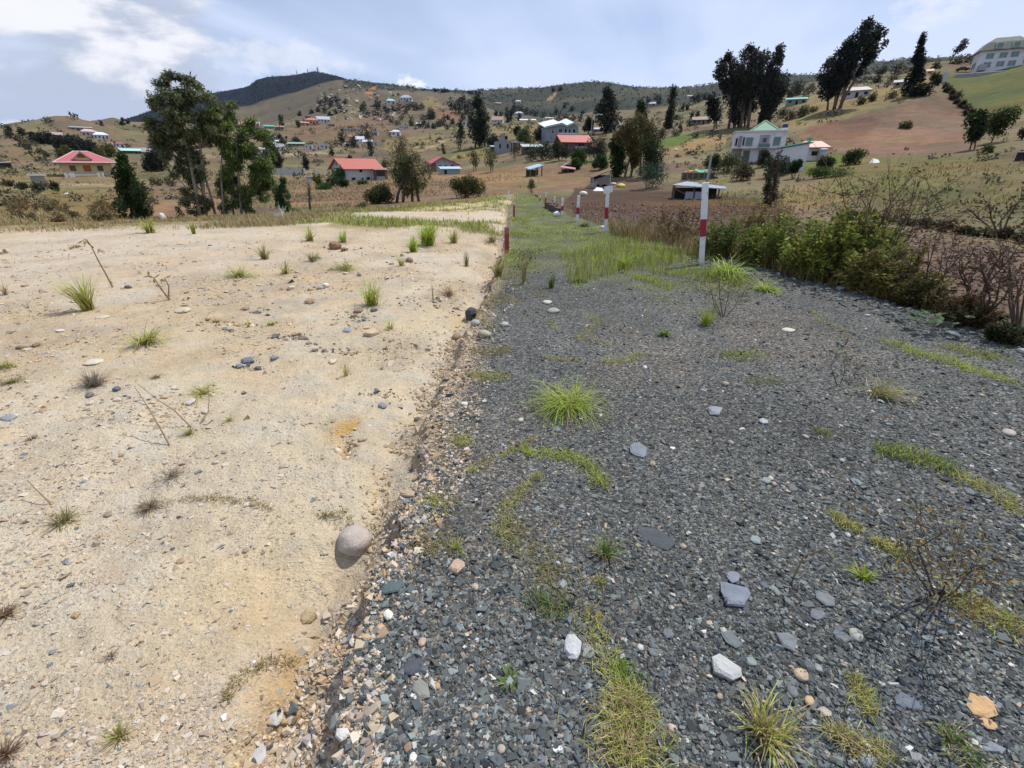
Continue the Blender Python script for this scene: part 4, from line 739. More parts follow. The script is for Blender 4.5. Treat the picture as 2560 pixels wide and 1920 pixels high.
# ------------------------------------------------------------------ grass, tufts and weeds
def build_grass():
    rng = np.random.default_rng(41)
    def band(n, poly): return sample_img(rng, n, poly)
    # green growth on the far half of the path
    X, Y = band(52000, [(1130, 720), (1240, 640), (1275, 560), (1290, 480), (1340, 480), (1420, 545), (1530, 590), (1760, 640), (1900, 700), (1700, 735), (1560, 690), (1420, 690), (1330, 700)])
    k = (path_d(X, Y) > .06) & (path_d2(X, Y) < .8) & (rng.random(len(X)) < sstep(-.05, .45, fbm(X, Y, 1.0, 4, 201) + .10 * np.clip(Y - 8.6, -4, 4) - .28 * sstep(1.1, .2, path_d(X, Y))))
    X, Y = X[k], Y[k]; h = np.clip(.04 + .09 * fbm(X, Y, .9, 3, 203), .015, .13) * np.clip(Y / 10, .6, 1.5) * rng.uniform(.6, 1.4, len(X))
    grass_stuff('path_grass', X, Y, h, 'bright', 'low green grass growing over the far half of the path', .006, 1.2, .45, 5, 'olive')
    X, Y = band(9500, [(1400, 640), (1560, 600), (1760, 640), (1880, 720), (1780, 790), (1640, 830), (1520, 760), (1420, 710)]); k = rng.random(len(X)) < sstep(.0, .5, fbm(X, Y, 1.1, 4, 207) + .12 * (Y - 6.2)); X, Y = X[k], Y[k]
    grass_stuff('tall_path_grass', X, Y, rng.uniform(.06, .24, len(X)), 'olive', 'tall seeding grass between gravel and path grass', .006, .6, .4, 6, 'bright', 3)
    X, Y = band(5000, [(1180, 800), (1250, 690), (1290, 600), (1340, 640), (1380, 720), (1330, 790), (1240, 830)]); k = rng.random(len(X)) < sstep(-.1, .25, fbm(X, Y, 2, 3, 209)); X, Y = X[k], Y[k]
    grass_stuff('edge_grass', X, Y, rng.uniform(.02, .09, len(X)), 'olive', 'thin yellowing grass at the left edge of the path', .005, 1.2, .45, 7, 'dry')
    # dry verge round the sandy lots, sparse wisps on the lot
    X, Y = band(26000, [(-60, 585), (-60, 545), (300, 552), (700, 545), (960, 512), (1180, 490), (1290, 485), (1285, 560), (1180, 585), (1000, 575), (800, 560), (500, 572)])
    R = np.hypot(X, Y); k = (path_d(X, Y) < -.1) & (rng.random(len(X)) < np.clip(sstep(-3.2, -.5, R - np.interp(np.degrees(np.arctan2(X, Y)), EDGE[:, 0], EDGE[:, 1])) + .9 * sstep(.05, .4, fbm(X, Y, .35, 4, 84)) * sstep(14, 18, R) + .9 * olive_band(X, Y), 0, 1)); X, Y = X[k], Y[k]
    g = X > -7; grass_stuff('verge_grass', X[~g], Y[~g], rng.uniform(.05, .22, (~g).sum()) * (.2 + 1.1 * sstep(-.3, .4, fbm(X[~g], Y[~g], .45, 4, 240))), 'dry', 'dry straw-coloured grass along the far edge of the sandy lot', .007, .9, .35, 8, 'olive')
    grass_stuff('green_verge_grass', X[g], Y[g], rng.uniform(.05, .20, g.sum()), 'olive', 'olive grass growing between the far sandy lots', .007, .9, .4, 9, 'bright')
    X, Y = band(2600, [(0, 1000), (0, 590), (700, 575), (1200, 600), (1150, 800), (900, 1000), (500, 1300)]); k = (path_d(X, Y) < -.2) & (rng.random(len(X)) < sstep(.12, .4, fbm(X, Y, .9, 4, 211))); X, Y = X[k], Y[k]
    grass_stuff('sand_wisps', X, Y, rng.uniform(.02, .07, len(X)) * np.clip(np.hypot(X, Y) / 6, .6, 1.6), 'dry', 'sparse dry wisps on the sandy lot', .004, 1.4, .3, 10, 'olive')
    # slopes just beyond the lot
    a = np.radians(rng.uniform(-48, 3, 26000)); er = np.interp(np.degrees(a), EDGE[:, 0], EDGE[:, 1]); r = er + rng.uniform(.2, 26, len(a)) ; X, Y = r * np.sin(a), r * np.cos(a); k = rng.random(len(a)) < sstep(-.25, .25, fbm(X, Y, .12, 4, 221)); X, Y = X[k], Y[k]
    grass_stuff('slope_grass', X, Y, rng.uniform(.10, .30, len(X)), 'dry', 'dry grass and scrub on the slope below the lot', .008, .9, .4, 11, 'olive')
    # maize stubble on the brown fields
    a = np.radians(rng.uniform(-28, 14, 16000)); r = np.exp(rng.uniform(math.log(50), math.log(105), len(a))); X, Y = r * np.sin(a), r * np.cos(a); k = rng.random(len(a)) < sstep(-.3, .3, fbm(X, Y, .06, 3, 223)); X, Y = X[k], Y[k]
    grass_stuff('field_stubble', X, Y, rng.uniform(.10, .34, len(X)), 'dry', 'maize stubble on the brown field beyond the path', .010, .9, .35, 12, 'red')
    for nm, lb, a0, a1, r0, r1, n_, kd, k2 in [('meadow_grass', 'dry tussock grass on the meadow below the cream house', -48, -8, 58, 150, 15000, 'dry', 'olive'), ('slope_tussocks', 'dry and olive tussocks on the slope below the white house', 19, 48, 37, 105, 9000, 'dark', 'olive')]:
        a = np.radians(rng.uniform(a0, a1, n_)); r = np.exp(rng.uniform(math.log(r0), math.log(r1), n_)); X, Y = r * np.sin(a), r * np.cos(a); px, py = topx(X, Y, ground_z(X, Y)); k = (rng.random(n_) < sstep(-.2, .35, fbm(X, Y, .09, 4, 226))) & ~inpoly(px, py, FIELDS[0][0]); X, Y = X[k], Y[k]
        grass_stuff(nm, X, Y, rng.uniform(.08, .32, len(X)), kd, lb, .012, 1.0, .6, 17, k2)
    a = np.radians(rng.uniform(7, 30, 5500)); r = rng.uniform(11, 40, len(a)); X, Y = r * np.sin(a), r * np.cos(a); k = (path_d2(X, Y) > .3); X, Y = X[k], Y[k]
    grass_stuff('field_straw', X, Y, rng.uniform(.05, .24, len(X)), 'red', 'straw and dry stalks on the dark ploughed field', .008, 1.0, .5, 13, 'red')
    # strip of dry weeds between the posts and on the right shoulder
    X, Y = band(15000, [(1520, 600), (1530, 520), (1760, 520), (1900, 560), (1900, 650), (1760, 650)]); k = (path_d2(X, Y) > -.5); X, Y = X[k], Y[k]
    grass_stuff('dry_weeds', X, Y, rng.uniform(.12, .66, len(X)) * sstep(-.6, .4, fbm(X, Y, 1.1, 3, 300)), 'red', 'dense brown dry weeds between the painted posts', .006, .9, .45, 14, 'olive', 3)
    X = rng.uniform(3.3, 7.4, 14000); Y = rng.uniform(3.2, 11.5, 14000); d2 = path_d2(X, Y); k = (d2 > .15) & (d2 < 1.9); X, Y = X[k], Y[k]
    grass_stuff('shoulder_weeds', X, Y, rng.uniform(.06, .38, len(X)), 'olive', 'tangled brown and olive weeds on the right shoulder', .006, .9, .55, 15, 'red', 3)
    # low mats
    def runner(label, pts, w, kind, n, h=.03, k2='dry', dry=.35, seed=0):
        pts = np.array([place(*p)[:2] for p in pts]); L = np.r_[0, np.cumsum(np.hypot(*np.diff(pts, axis=0).T))]; t = rng.uniform(0, L[-1], n)
        X = np.interp(t, L, pts[:, 0]); Y = np.interp(t, L, pts[:, 1]); ww = w * (.5 + .8 * vnoise(t * 9, t * 0 + seed, seed)); X = X + rng.normal(size=n) * ww; Y = Y + rng.normal(size=n) * ww
        P = np.stack([X, Y, ground_z(X, Y) - .003], 1); c = P.mean(0); c0, c1 = (np.array(v) for v in GK[kind]); var = (1 + .25 * rng.normal(size=(n, 1))).clip(.5, 1.7); C0 = c0 * var; C1 = c1 * var
        q = rng.random(n) < dry; C0[q] = np.array(GK[k2][0]) * var[q]; C1[q] = np.array(GK[k2][1]) * var[q]
        V, Fc, C = blades(rng, P - c, rng.uniform(.4, 1.3, n) * h * 1.1, rng.random(n) * 6.283, rng.uniform(.3, 1.6, n), np.full(n, .0045) * max(1, np.hypot(*c[:2]) * .2), C0, C1, 2)
        o = obj_np('creeping_grass', V, Fc, M_GRASS, C); o.location = c; tag(o, label, 'creeping grass', 'creeping grass runners on the gravel', 'stuff')
    R = runner
    R('long yellow runner curving from the bank up to the right in the middle gravel', [(1170, 1185), (1230, 1150), (1290, 1125), (1338, 1095)], .018, 'yellow', 420)
    R('green-gold mat right of the curved runner', [(1310, 1130), (1400, 1140), (1450, 1150), (1490, 1185), (1505, 1215)], .03, 'yellow', 800, .04, 'bright', .3)
    R('yellow runner arching down beside the bank below the curved runner', [(1350, 1185), (1300, 1235), (1265, 1280), (1255, 1330), (1290, 1370)], .024, 'yellow', 620)
    R('wide sparse mat joining the lower runners in the gravel', [(1260, 1320), (1320, 1380), (1370, 1430), (1420, 1500)], .06, 'olive', 900)
    R('straw runner descending past the pale slab', [(1480, 1530), (1490, 1600), (1530, 1680), (1560, 1720)], .028, 'yellow', 560)
    R('big straw mat at the bottom edge of the gravel', [(1565, 1740), (1575, 1800), (1560, 1870), (1590, 1915)], .045, 'yellow', 1300, .05, 'dry', .5)
    R('dark green clover patch beside the straw runner', [(1545, 1670), (1565, 1700)], .03, 'dark', 500, .025, 'bright', .2)
    R('yellow mossy clump upper right of the flagstone', [(2085, 1285), (2110, 1305), (2140, 1330)], .022, 'yellow', 420, .03)
    R('flat yellow clump below the mossy clump', [(2190, 1355), (2225, 1375), (2255, 1390)], .024, 'yellow', 460, .03)
    R('green and gold strip at the right of the middle gravel', [(2200, 1130), (2270, 1135), (2340, 1160), (2390, 1185)], .045, 'dark', 900, .05, 'yellow', .4)
    R('straw strip leading on to the right edge', [(2390, 1190), (2450, 1215), (2510, 1250), (2555, 1290)], .035, 'yellow', 600, .035)
    R('yellow-green strip under the wiry brown bush', [(2380, 1500), (2450, 1530), (2520, 1560), (2560, 1590)], .035, 'yellow', 700, .04)
    R('short straw tuft row above the bottom right tuft', [(2140, 1700), (2150, 1740), (2160, 1780)], .016, 'yellow', 300, .035)
    R('straw row at the bottom right of the gravel', [(2070, 1830), (2120, 1860), (2180, 1890), (2220, 1915)], .022, 'dry', 460, .04, 'yellow', .4)
    R('green seedlings at the bottom right corner', [(2370, 1830), (2400, 1880), (2420, 1915)], .03, 'dark', 360, .03)
    R('zigzag runner in the upper middle gravel', [(1460, 785), (1500, 800), (1470, 830), (1440, 845), (1480, 850), (1540, 868)], .05, 'yellow', 700, .035)
    R('pale thin runner left of the zigzag runner', [(1375, 800), (1380, 815), (1395, 825)], .025, 'yellow', 180, .03)
    R('long low runner below the zigzag runner', [(1505, 905), (1550, 905), (1580, 895), (1605, 885)], .028, 'yellow', 420, .035)
    R('thin runner at the left of the upper gravel', [(1355, 893), (1400, 900), (1450, 905)], .018, 'yellow', 260, .03)
    R('dark green mat in the upper gravel', [(1815, 892), (1860, 888), (1890, 890)], .07, 'dark', 520, .04, 'yellow', .4)
    R('small green mat beside the dark slate', [(1860, 955), (1910, 955), (1940, 950)], .05, 'dark', 300, .03)
    R('small olive mat right of the blue-grey slate', [(2040, 1075), (2075, 1090)], .03, 'dark', 220, .03)
    R('curved straw runner near the right shoulder', [(2035, 780), (2045, 800), (2080, 815), (2120, 830)], .03, 'yellow', 320, .03)
    R('long green runner across the right gravel', [(2225, 855), (2290, 885), (2370, 900), (2450, 935), (2550, 960)], .07, 'yellow', 1100, .05, 'bright', .4)
    R('green runner below the broad-leaved weed', [(2370, 870), (2440, 885), (2500, 900)], .08, 'olive', 500, .05, 'bright', .3)
    R('low weeds in the lower gravel by the pale slab', [(1330, 1500), (1380, 1520), (1420, 1535)], .03, 'dark', 300, .04, 'red', .3)
    R('thin mossy weeds on the sandy bank', [(1050, 1350), (1090, 1370), (1130, 1350)], .05, 'olive', 420, .03)
    R('yellow-green mossy cushion on the bank', [(1080, 1250), (1120, 1270)], .04, 'yellow', 300, .03)
    R('small yellow-green cushion by the rill', [(1140, 1100), (1170, 1110)], .035, 'yellow', 260, .035)
    R('dry matted root line crossing the sand', [(345, 1268), (400, 1262), (470, 1250), (540, 1250), (640, 1255), (680, 1275)], .016, 'dry', 520, .022, 'olive', .3)
    R('green fringe above the boulder', [(800, 1290), (840, 1295), (870, 1290)], .02, 'olive', 180, .03)
    R('root fringe at the foot of the rill', [(560, 1760), (580, 1720), (640, 1670), (740, 1660)], .014, 'dry', 360, .022, 'olive', .3)
    R('grassy fringe on the gravel lip', [(1180, 940), (1230, 945), (1260, 940)], .05, 'yellow', 380, .05)
    R('dry fringe along the gravel lip', [(1190, 880), (1230, 885), (1270, 875)], .06, 'olive', 420, .05)
build_grass()
def build_tufts():
    T = tuft; gl = 'tufts on the sandy lot'
    T('large bright green grass clump sprawling on the dark gravel', 1420, 1020, 90, 146, 'bright', 260, None, lean=(.8, 2.0), dry=.22, wid=.0055, base=.16)
    T('small green tuft in the middle of the dark gravel', 1515, 1390, 66, 80, 'dark', 70, None, lean=(.2, 1.3), dry=.35, wid=.006)
    T('bottom tuft of green and long straw blades on the gravel', 1905, 1840, 150, 150, 'yellow', 110, None, lean=(.2, 1.5), dry=.45, wid=.0065, base=.18)
    T('small bright green tuft beside the wiry brown bush', 2155, 1445, 44, 66, 'bright', 60, lean=(.2, 1.3)); T('tiny star-shaped weed on the lower gravel', 1272, 1705, 44, 50, 'dark', 40, lean=(.6, 1.5), wid=.009)
    T('bright green tuft in the middle of the path grass', 1765, 812, 56, 66, 'bright', 110, lean=(.1, .8), dry=.1); T('broad light green grass fountain before the leafy bush', 1815, 690, 66, 140, 'bright', 190, lean=(.4, 1.5), dry=.08, wid=.009)
    T('green tuft between gravel and grass fountain', 1560, 672, 50, 60, 'bright', 90, lean=(.1, .8)); T('dark green tuft at the lower edge of the path grass', 1378, 720, 40, 34, 'dark', 60, lean=(.1, .6)); T('dark leafy tuft beside the gravel in the path', 1448, 705, 22, 34, 'dark', 50, lean=(.4, 1.3), wid=.012)
    T('green tuft at the foot of the third post', 1462, 566, 22, 50, 'dark', 90, lean=(.3, 1.2)); T('low bright tuft under the leafy bush', 1915, 728, 40, 120, 'bright', 150, lean=(.4, 1.4)); T('wiry straw tuft on the right gravel', 2190, 990, 60, 130, 'yellow', 90, lean=(.4, 1.6), dry=.5, side=1)
    T('blue-grey seedling in the upper gravel', 1660, 840, 24, 40, 'dark', 50, lean=(.6, 1.5), wid=.012); T('yellow-green star tuft on the gravel lip', 1142, 1375, 50, 36, 'yellow', 46, lean=(.2, 1.1), wid=.008); T('small pale tuft right of the straw mat', 1500, 1460, 34, 40, 'olive', 40, lean=(.4, 1.3))
    # the sandy lot
    T('leaning olive tuft on the left sand with one long stray blade', 225, 775, 95, 90, 'yellow', 110, None, lean=(.3, 1.0), side=-1, wid=.008); T('low wide yellow tuft below the leaning tuft', 370, 858, 42, 110, 'yellow', 100, None, lean=(.6, 1.6), wid=.008)
    T('green upright tuft with red base near the gravel lip', 930, 762, 66, 76, 'bright', 90, None, lean=(.2, .9), dry=.3, wid=.008); T('thin upright tuft of a few tall blades', 866, 940, 76, 34, 'yellow', 16, None, lean=(.05, .5), wid=.008)
    T('largest bright green tuft on the sandy lot', 1070, 614, 62, 72, 'bright', 170, None, lean=(.1, .8), dry=.08, wid=.010); T('bright green tuft in front of the largest tuft', 1034, 630, 40, 44, 'bright', 80, None, lean=(.1, .8), dry=.1, wid=.009); T('green tuft right of the largest tuft', 1135, 608, 36, 36, 'yellow', 60, None, lean=(.1, .9), wid=.009)
    T('bright tuft left of the largest tuft', 776, 602, 38, 44, 'yellow', 70, None, lean=(.1, .9)); T('yellow-green tuft above the big brown clod', 858, 606, 34, 40, 'bright', 60, None, lean=(.1, .9))
    T('wide yellow tuft in the left row of tufts', 600, 692, 44, 90, 'yellow', 80, None, lean=(.4, 1.3)); T('leafy tuft behind the wide yellow tuft', 662, 648, 42, 50, 'olive', 60, None, lean=(.2, .9)); T('thin tuft right of the wide yellow tuft', 716, 684, 34, 46, 'yellow', 50, None, lean=(.2, 1.0)); T('olive tuft in the middle row of tufts', 782, 652, 32, 52, 'olive', 60, None, lean=(.3, 1.1))
    T('wide olive tuft near the brown cobble', 862, 674, 40, 100, 'yellow', 90, None, lean=(.4, 1.4)); T('short tuft left of the brown cobble', 1004, 664, 30, 34, 'yellow', 36, None, lean=(.2, .9)); T('slim tuft on the slope near the red stake', 1166, 666, 38, 24, 'olive', 26, None, lean=(.05, .5)); T('single tall straw stalk at the lip', 1083, 754, 66, 14, 'olive', 6, None, lean=(.02, .2))
    T('straw tuft beside the tall stalk', 1124, 738, 46, 60, 'dry', 50, None, lean=(.3, 1.2), dry=.6); T('tuft at the corner of the far lot', 1230, 604, 34, 50, 'olive', 60, None, lean=(.2, 1.0)); T('upright grass by the left end of the far verge', 375, 582, 44, 70, 'yellow', 90, None, lean=(.2, 1.0)); T('small bright tuft on the far verge', 486, 585, 34, 26, 'yellow', 40, None, lean=(.1, .7))
    T('tiny round cushion on the sand', 540, 806, 16, 26, 'olive', 50, None, lean=(.4, 1.2), dry=.4); T('olive starry tuft on the lower left sand', 160, 1305, 42, 84, 'olive', 80, None, lean=(.4, 1.5), dry=.4, wid=.006); T('grey matted tuft at the head of the root line', 375, 1272, 30, 70, 'grey', 110, None, lean=(.5, 1.6), dry=.4, wid=.004)
    T('green tuft at the foot of the bare stems', 474, 1085, 52, 50, 'yellow', 40, None, lean=(.2, 1.2), dry=.3, wid=.005); T('small star tuft right of the bare stems', 574, 1053, 22, 40, 'yellow', 26, None, lean=(.5, 1.5), wid=.005); T('tiny rust-coloured tuft on the left sand', 80, 1098, 22, 40, 'red', 40, None, lean=(.4, 1.4), dry=.2, wid=.005)
    T('rust-brown tuft cut by the left edge', 15, 1540, 46, 60, 'red', 50, None, lean=(.3, 1.4), dry=.1, wid=.006); T('second rust-brown tuft at the bottom left corner', 15, 1890, 56, 80, 'red', 50, None, lean=(.3, 1.4), dry=.1, wid=.006); T('olive tuft near the bottom of the sand', 300, 1845, 56, 60, 'yellow', 60, None, lean=(.2, 1.3), dry=.45, wid=.0045); T('tiny dark tuft alone on the lower sand', 278, 1645, 22, 38, 'grey', 50, None, lean=(.4, 1.4), wid=.004)
    T('grey thorny dead tuft on the left sand', 235, 965, 62, 70, 'grey', 160, None, lean=(.2, 1.2), dry=.1, wid=.005, base=.2); T('rusty cushion right of the grey thorny tuft', 390, 945, 16, 30, 'olive', 40, None, lean=(.5, 1.4)); T('flat yellow mat at the left edge', 20, 918, 20, 60, 'yellow', 50, None, lean=(.6, 1.6)); T('low olive mat below the flat yellow mat', 30, 958, 20, 60, 'olive', 50, None, lean=(.6, 1.6)); T('pale tuft on the left edge of the sand', 15, 738, 32, 30, 'dry', 26, None, lean=(.2, .9))
    T('sparse sprawling weed above the matted tuft', 430, 1195, 24, 110, 'grey', 40, None, lean=(.7, 1.7), wid=.004); T('olive wisps above the pale square stone', 505, 985, 16, 80, 'yellow', 50, None, lean=(.8, 1.7)); T('small olive weed in the eroded seam', 680, 812, 22, 30, 'bright', 26, None, lean=(.3, 1.1)); T('thin wispy weed left of the eroded seam', 622, 818, 40, 22, 'yellow', 14, None, lean=(.1, .8)); T('yellow wisps right of the chip mound', 975, 824, 34, 46, 'yellow', 26, None, lean=(.2, 1.0))
    T('young leafy weed at the edge of path and rill', 1245, 690, 48, 46, 'olive', 60, None, lean=(.2, .9), wid=.010); T('slim dark weed left of the path grass', 1308, 710, 70, 24, 'olive', 16, None, lean=(.05, .4)); T('yellow grass by the leaning tuft of far lot', 190, 618, 16, 60, 'dry', 50, None, lean=(.5, 1.5))
    # single stems
    def stem(label, pts, rad, leafs=0, name='dry_stalk'):
        x0, y0, z0, r0, az0 = place(*pts[0][:2]); ps = []
        for px, py, off in pts:                                         # off: metres nearer (-) or farther (+) than the root
            a, t = ray(px, py); rr = r0 + off; ps.append((rr * math.sin(a) - x0, rr * math.cos(a) - y0, EYE + rr * float(t) - z0))
        e = MB().tube(ps, [rad * (1.1 - .7 * i / (len(ps) - 1)) for i in range(len(ps))], 5).build(name, M_STALK); e.location = (x0, y0, z0); tag(e, label, 'stalk')
        if leafs:
            rng = np.random.default_rng(int(pts[0][0])); P = np.array(ps)[rng.integers(len(ps) // 2, len(ps), leafs)]; A = unit(rng, leafs); A[:, 2] -= .6; A /= np.linalg.norm(A, axis=1)[:, None]
            v, f = leaf_quads(rng, P, A, .10, .03); obj_np('leaves', v, f, M_DRY, leaf_cols(rng, leafs, (.30, .22, .11)), e)['kind'] = 'stuff'
    stem('tall bare stalk with a drooping tip leaning left on the sand', [(282, 718, 0), (262, 680, 0), (245, 650, 0), (228, 615, 0), (216, 598, 0), (208, 600, .1)], .011, 5)
    stem('wilted seedling with curled leaves on the left sand', [(425, 750, 0), (405, 725, 0), (385, 695, .05), (372, 690, .1)], .012, 7); stem('second stem of the wilted seedling curling over', [(422, 748, 0), (422, 715, 0), (412, 695, 0), (400, 700, -.05)], .009, 4)
    stem('long bare twig lying beside the green tuft on the sand', [(425, 1115, 0), (395, 1060, .12), (365, 1010, .3), (335, 965, .4)], .005); stem('thin bent stem rising left of the green tuft', [(478, 1068, 0), (435, 1025, .1), (395, 1000, .2), (345, 960, .3)], .0045); stem('upright bent stem above the green tuft', [(500, 1060, 0), (520, 1030, .05), (523, 1000, .1), (520, 962, .15)], .0045)
    stem('dry twig lying at the left edge of the lower sand', [(0, 1385, 0), (60, 1374, .02), (112, 1364, .04)], .005, 0, 'dry_twig'); stem('fine twig pointing at the olive starry tuft', [(130, 1262, 0), (95, 1228, .08), (68, 1200, .16)], .004, 0, 'dry_twig')
    stem('dry root lying across the foot of the rill', [(600, 1680, 0), (660, 1665, 0), (720, 1668, 0), (760, 1650, 0)], .006, 0, 'dry_root'); stem('curled dry stem on the lower gravel', [(1650, 1655, 0), (1645, 1680, 0), (1652, 1710, -.01)], .005, 0, 'dry_twig'); stem('arched dry runner stem on the middle gravel', [(1985, 1440, 0), (2010, 1390, 0), (2060, 1372, .02), (2100, 1410, 0), (2150, 1430, 0)], .004, 0, 'dry_twig')
build_tufts()

# ------------------------------------------------------------------ painted posts and stakes
M_WHITEP = mat('white_paint', (.72, .72, .74), .7, .07, 9, .25, 30, dirt=((.45, .43, .41), 7)); M_REDP = mat('red_paint', (.30, .035, .05), .65, .12, 12, .2, 30)
M_STAKE = mat('faded_red_paint', (.27, .055, .065), .75, .18, 14, .3, 40, dirt=((.42, .2, .2), 12)); M_CONC = mat('concrete', (.36, .35, .33), .9, .12, 4, .3, 20)
def post(label, bx, by, tx, ty, wpx, bands, r=None, name='painted_post', parts=None):
    x, y, z, r, az = place(bx, by, r); aT, tT = ray(tx, ty); H = EYE + r * float(tT) - z; lean = r * math.sin(float(aT) - az); w = wpx * mpp(r, az, by) / 2 * .92
    e = empty(name, (x, y, z), -az, label, 'post', 'red and white posts along the path')
    if lean: e.rotation_euler = (.02, math.atan2(lean, H), -az)
    for (a, b, m, nm, tw) in bands: MB().box(-w * tw, w * tw, -w * tw, w * tw, a * H - (.3 if a == 0 else 0), b * H).build(nm, m, e, bevel=w * .15)
    return e, H, w
BND = [(0, .30, M_WHITEP, 'white_base', 1.0), (.30, .56, M_REDP, 'red_band', 1.02), (.56, 1.0, M_WHITEP, 'white_shaft', 1.0)]
def build_posts():
    post('nearest and thickest red and white post at the dark shrub', 1757, 640, 1764, 455, 16, [(0, .36, M_WHITEP, 'white_base', .94), (.36, .57, M_REDP, 'red_band', 1.0), (.57, 1, M_WHITEP, 'white_shaft', 1.06)], 9.4)
    e, H, w = post('second painted post, with a white plate tied near its top', 1514, 578, 1520, 468, 9.5, BND, 13.9)
    MB().slab([(-.11, -w - .03, H * .86), (.13, -w - .03, H * .90), (.13, -w - .03, H * 1.04), (-.09, -w - .03, H * 1.02)], .008).build('white_plate', M_WHITEP, e)
    post('third painted post beside the green tuft', 1443, 555, 1447, 489, 7.5, BND, 16.4); post('fourth painted post next to the brick edging', 1404, 541, 1407, 495, 6, BND, 18.6)
    k2 = [(0, .5, M_REDP, 'red_base', 1), (.5, 1, M_WHITEP, 'white_shaft', 1)]
    post('fifth painted post behind the brick edging', 1385, 528, 1387, 491, 4.2, k2, 22); post('tall thin painted post half way down the far row', 1363, 514, 1366, 481, 4, k2, 26.5); post('short painted post left of the tall thin one', 1350, 512, 1351, 489, 3.4, k2, 28)
    post('farthest painted post of the right row', 1339, 497, 1340, 479, 3.6, k2, 34); post('small post right behind the farthest painted post', 1343, 495, 1344, 484, 3, k2, 37)
    post('thin pale stake on the far left edge of the path', 1271, 492, 1272, 477, 3, [(0, 1, M_WHITEP, 'shaft', 1)], 34); post('pale stake standing in the far path grass', 1283, 508, 1284, 487, 3, [(0, 1, M_WHITEP, 'shaft', 1)], 28)
    x, y, z, r, az = place(1267, 632); w = .045
    e = empty('survey_stake', (x, y, z), -az + .12, 'square red stake where the sandy lot meets the path', 'stake', 'red survey stakes'); H = r * float(ray(1267, 568)[1] - ray(1267, 632)[1])
    MB().box(-w, w, -w, w, -.2, H * .80).build('shaft', M_STAKE, e, bevel=.006); MB().box(-w * 1.01, w * 1.01, -w * 1.01, w * 1.01, H * .80, H).build('faded_top', mat('faded_top_paint', (.36, .14, .15), .8, .15, 20), e, bevel=.006)
    x, y, z, r, az = place(1285, 543); e = MB().box(-.035, .035, -.035, .035, -.1, .42).build('survey_stake', M_STAKE, None, bevel=.005); e.location = (x, y, z); tag(e, 'small red stake farther along the left edge of the path', 'stake', 'red survey stakes')
    # low brick edging of the path's far right side
    p = [place(1366, 517)[:3], place(1400, 536)[:3]]; a, b = Vector(p[0]), Vector(p[1]); n = 7; e = empty('brick_edging', a, 0, 'low dark brick edging below the fourth and fifth posts', 'edging'); M = mat('dark_brick', (.10, .065, .055), .9, .2, 9, .4)
    proto = MB().box(-.5, .5, -.09, .09, -.1, .22).build('brick', M, e, bevel=.01); L = (b - a).length / n; proto.scale = (L * .96, 1, 1)
    for i in range(n):
        o = proto if i == 0 else proto.copy()
        if i: link(o, e)
        o.location = (b - a) * ((i + .5) / n); o.location.z += .02 * math.sin(i * 2.1); o.rotation_euler = (0, 0, math.atan2(b.y - a.y, b.x - a.x) + .05 * math.sin(i * 3.3))
build_posts()
# ------------------------------------------------------------------ buildings
_mc = {}
def cmat(col, rough=.8, var=.08, stripes=None, metal=0.0, dirt=True):
    k = (tuple(col), rough, stripes, metal, dirt)
    if k not in _mc: _mc[k] = mat('painted_surface', col, rough, var, 1.2, .15, 8, .25, metal, dirt=(tuple(c * .72 for c in col), .7) if dirt else None, stripes=stripes)
    return _mc[k]
M_GLASS = mat('window_glass', (.03, .045, .05), .15, .1, 2, 0, None, .5); M_TEAL = mat('curtained_glass', (.10, .19, .18), .2, .2, 1.5, 0, None, .5); M_DARK = mat('dark_opening', (.02, .018, .016), .9, .1, 2); M_WOOD = mat('weathered_wood', (.16, .12, .085), .9, .3, 5, .4)
WHITE = (.66, .66, .68); GREYW = (.38, .38, .38); CREAM = (.62, .50, .27); TIN = (.50, .55, .62); REDR = (.40, .10, .075); PINKR = (.50, .12, .13)
def window(e, W, D, face, u, z, w, h, pane=M_GLASS, frame=(.55, .55, .55), fr=.07, name='window', small=False, y0=0.0):
    """frame proud of the wall with the pane as its sub-part; face f, l or r; u is the centre along the wall"""
    def bx(mb, a0, a1, z0, z1, d0, d1):
        if face == 'f': mb.box(a0, a1, y0 - d1, y0 - d0, z0, z1)
        elif face == 'l': mb.box(-W / 2 - d1, -W / 2 - d0, a0, a1, z0, z1)
        else: mb.box(W / 2 + d0, W / 2 + d1, a0, a1, z0, z1)
        return mb
    if small: return bx(MB(), u - w / 2, u + w / 2, z, z + h, -.05, .04).build(name, pane, e)
    m = MB(); bx(m, u - w / 2 - fr, u - w / 2, z - fr, z + h + fr, -.02, .06); bx(m, u + w / 2, u + w / 2 + fr, z - fr, z + h + fr, -.02, .06); bx(m, u - w / 2, u + w / 2, z - fr, z, -.02, .06); bx(m, u - w / 2, u + w / 2, z + h, z + h + fr, -.02, .06)
    if w > .9: bx(m, u - .02, u + .02, z, z + h, .0, .045)
    f = m.build(name, cmat(frame), e); bx(MB(), u - w / 2, u + w / 2, z, z + h, -.02, .03).build('pane', pane, f); return f
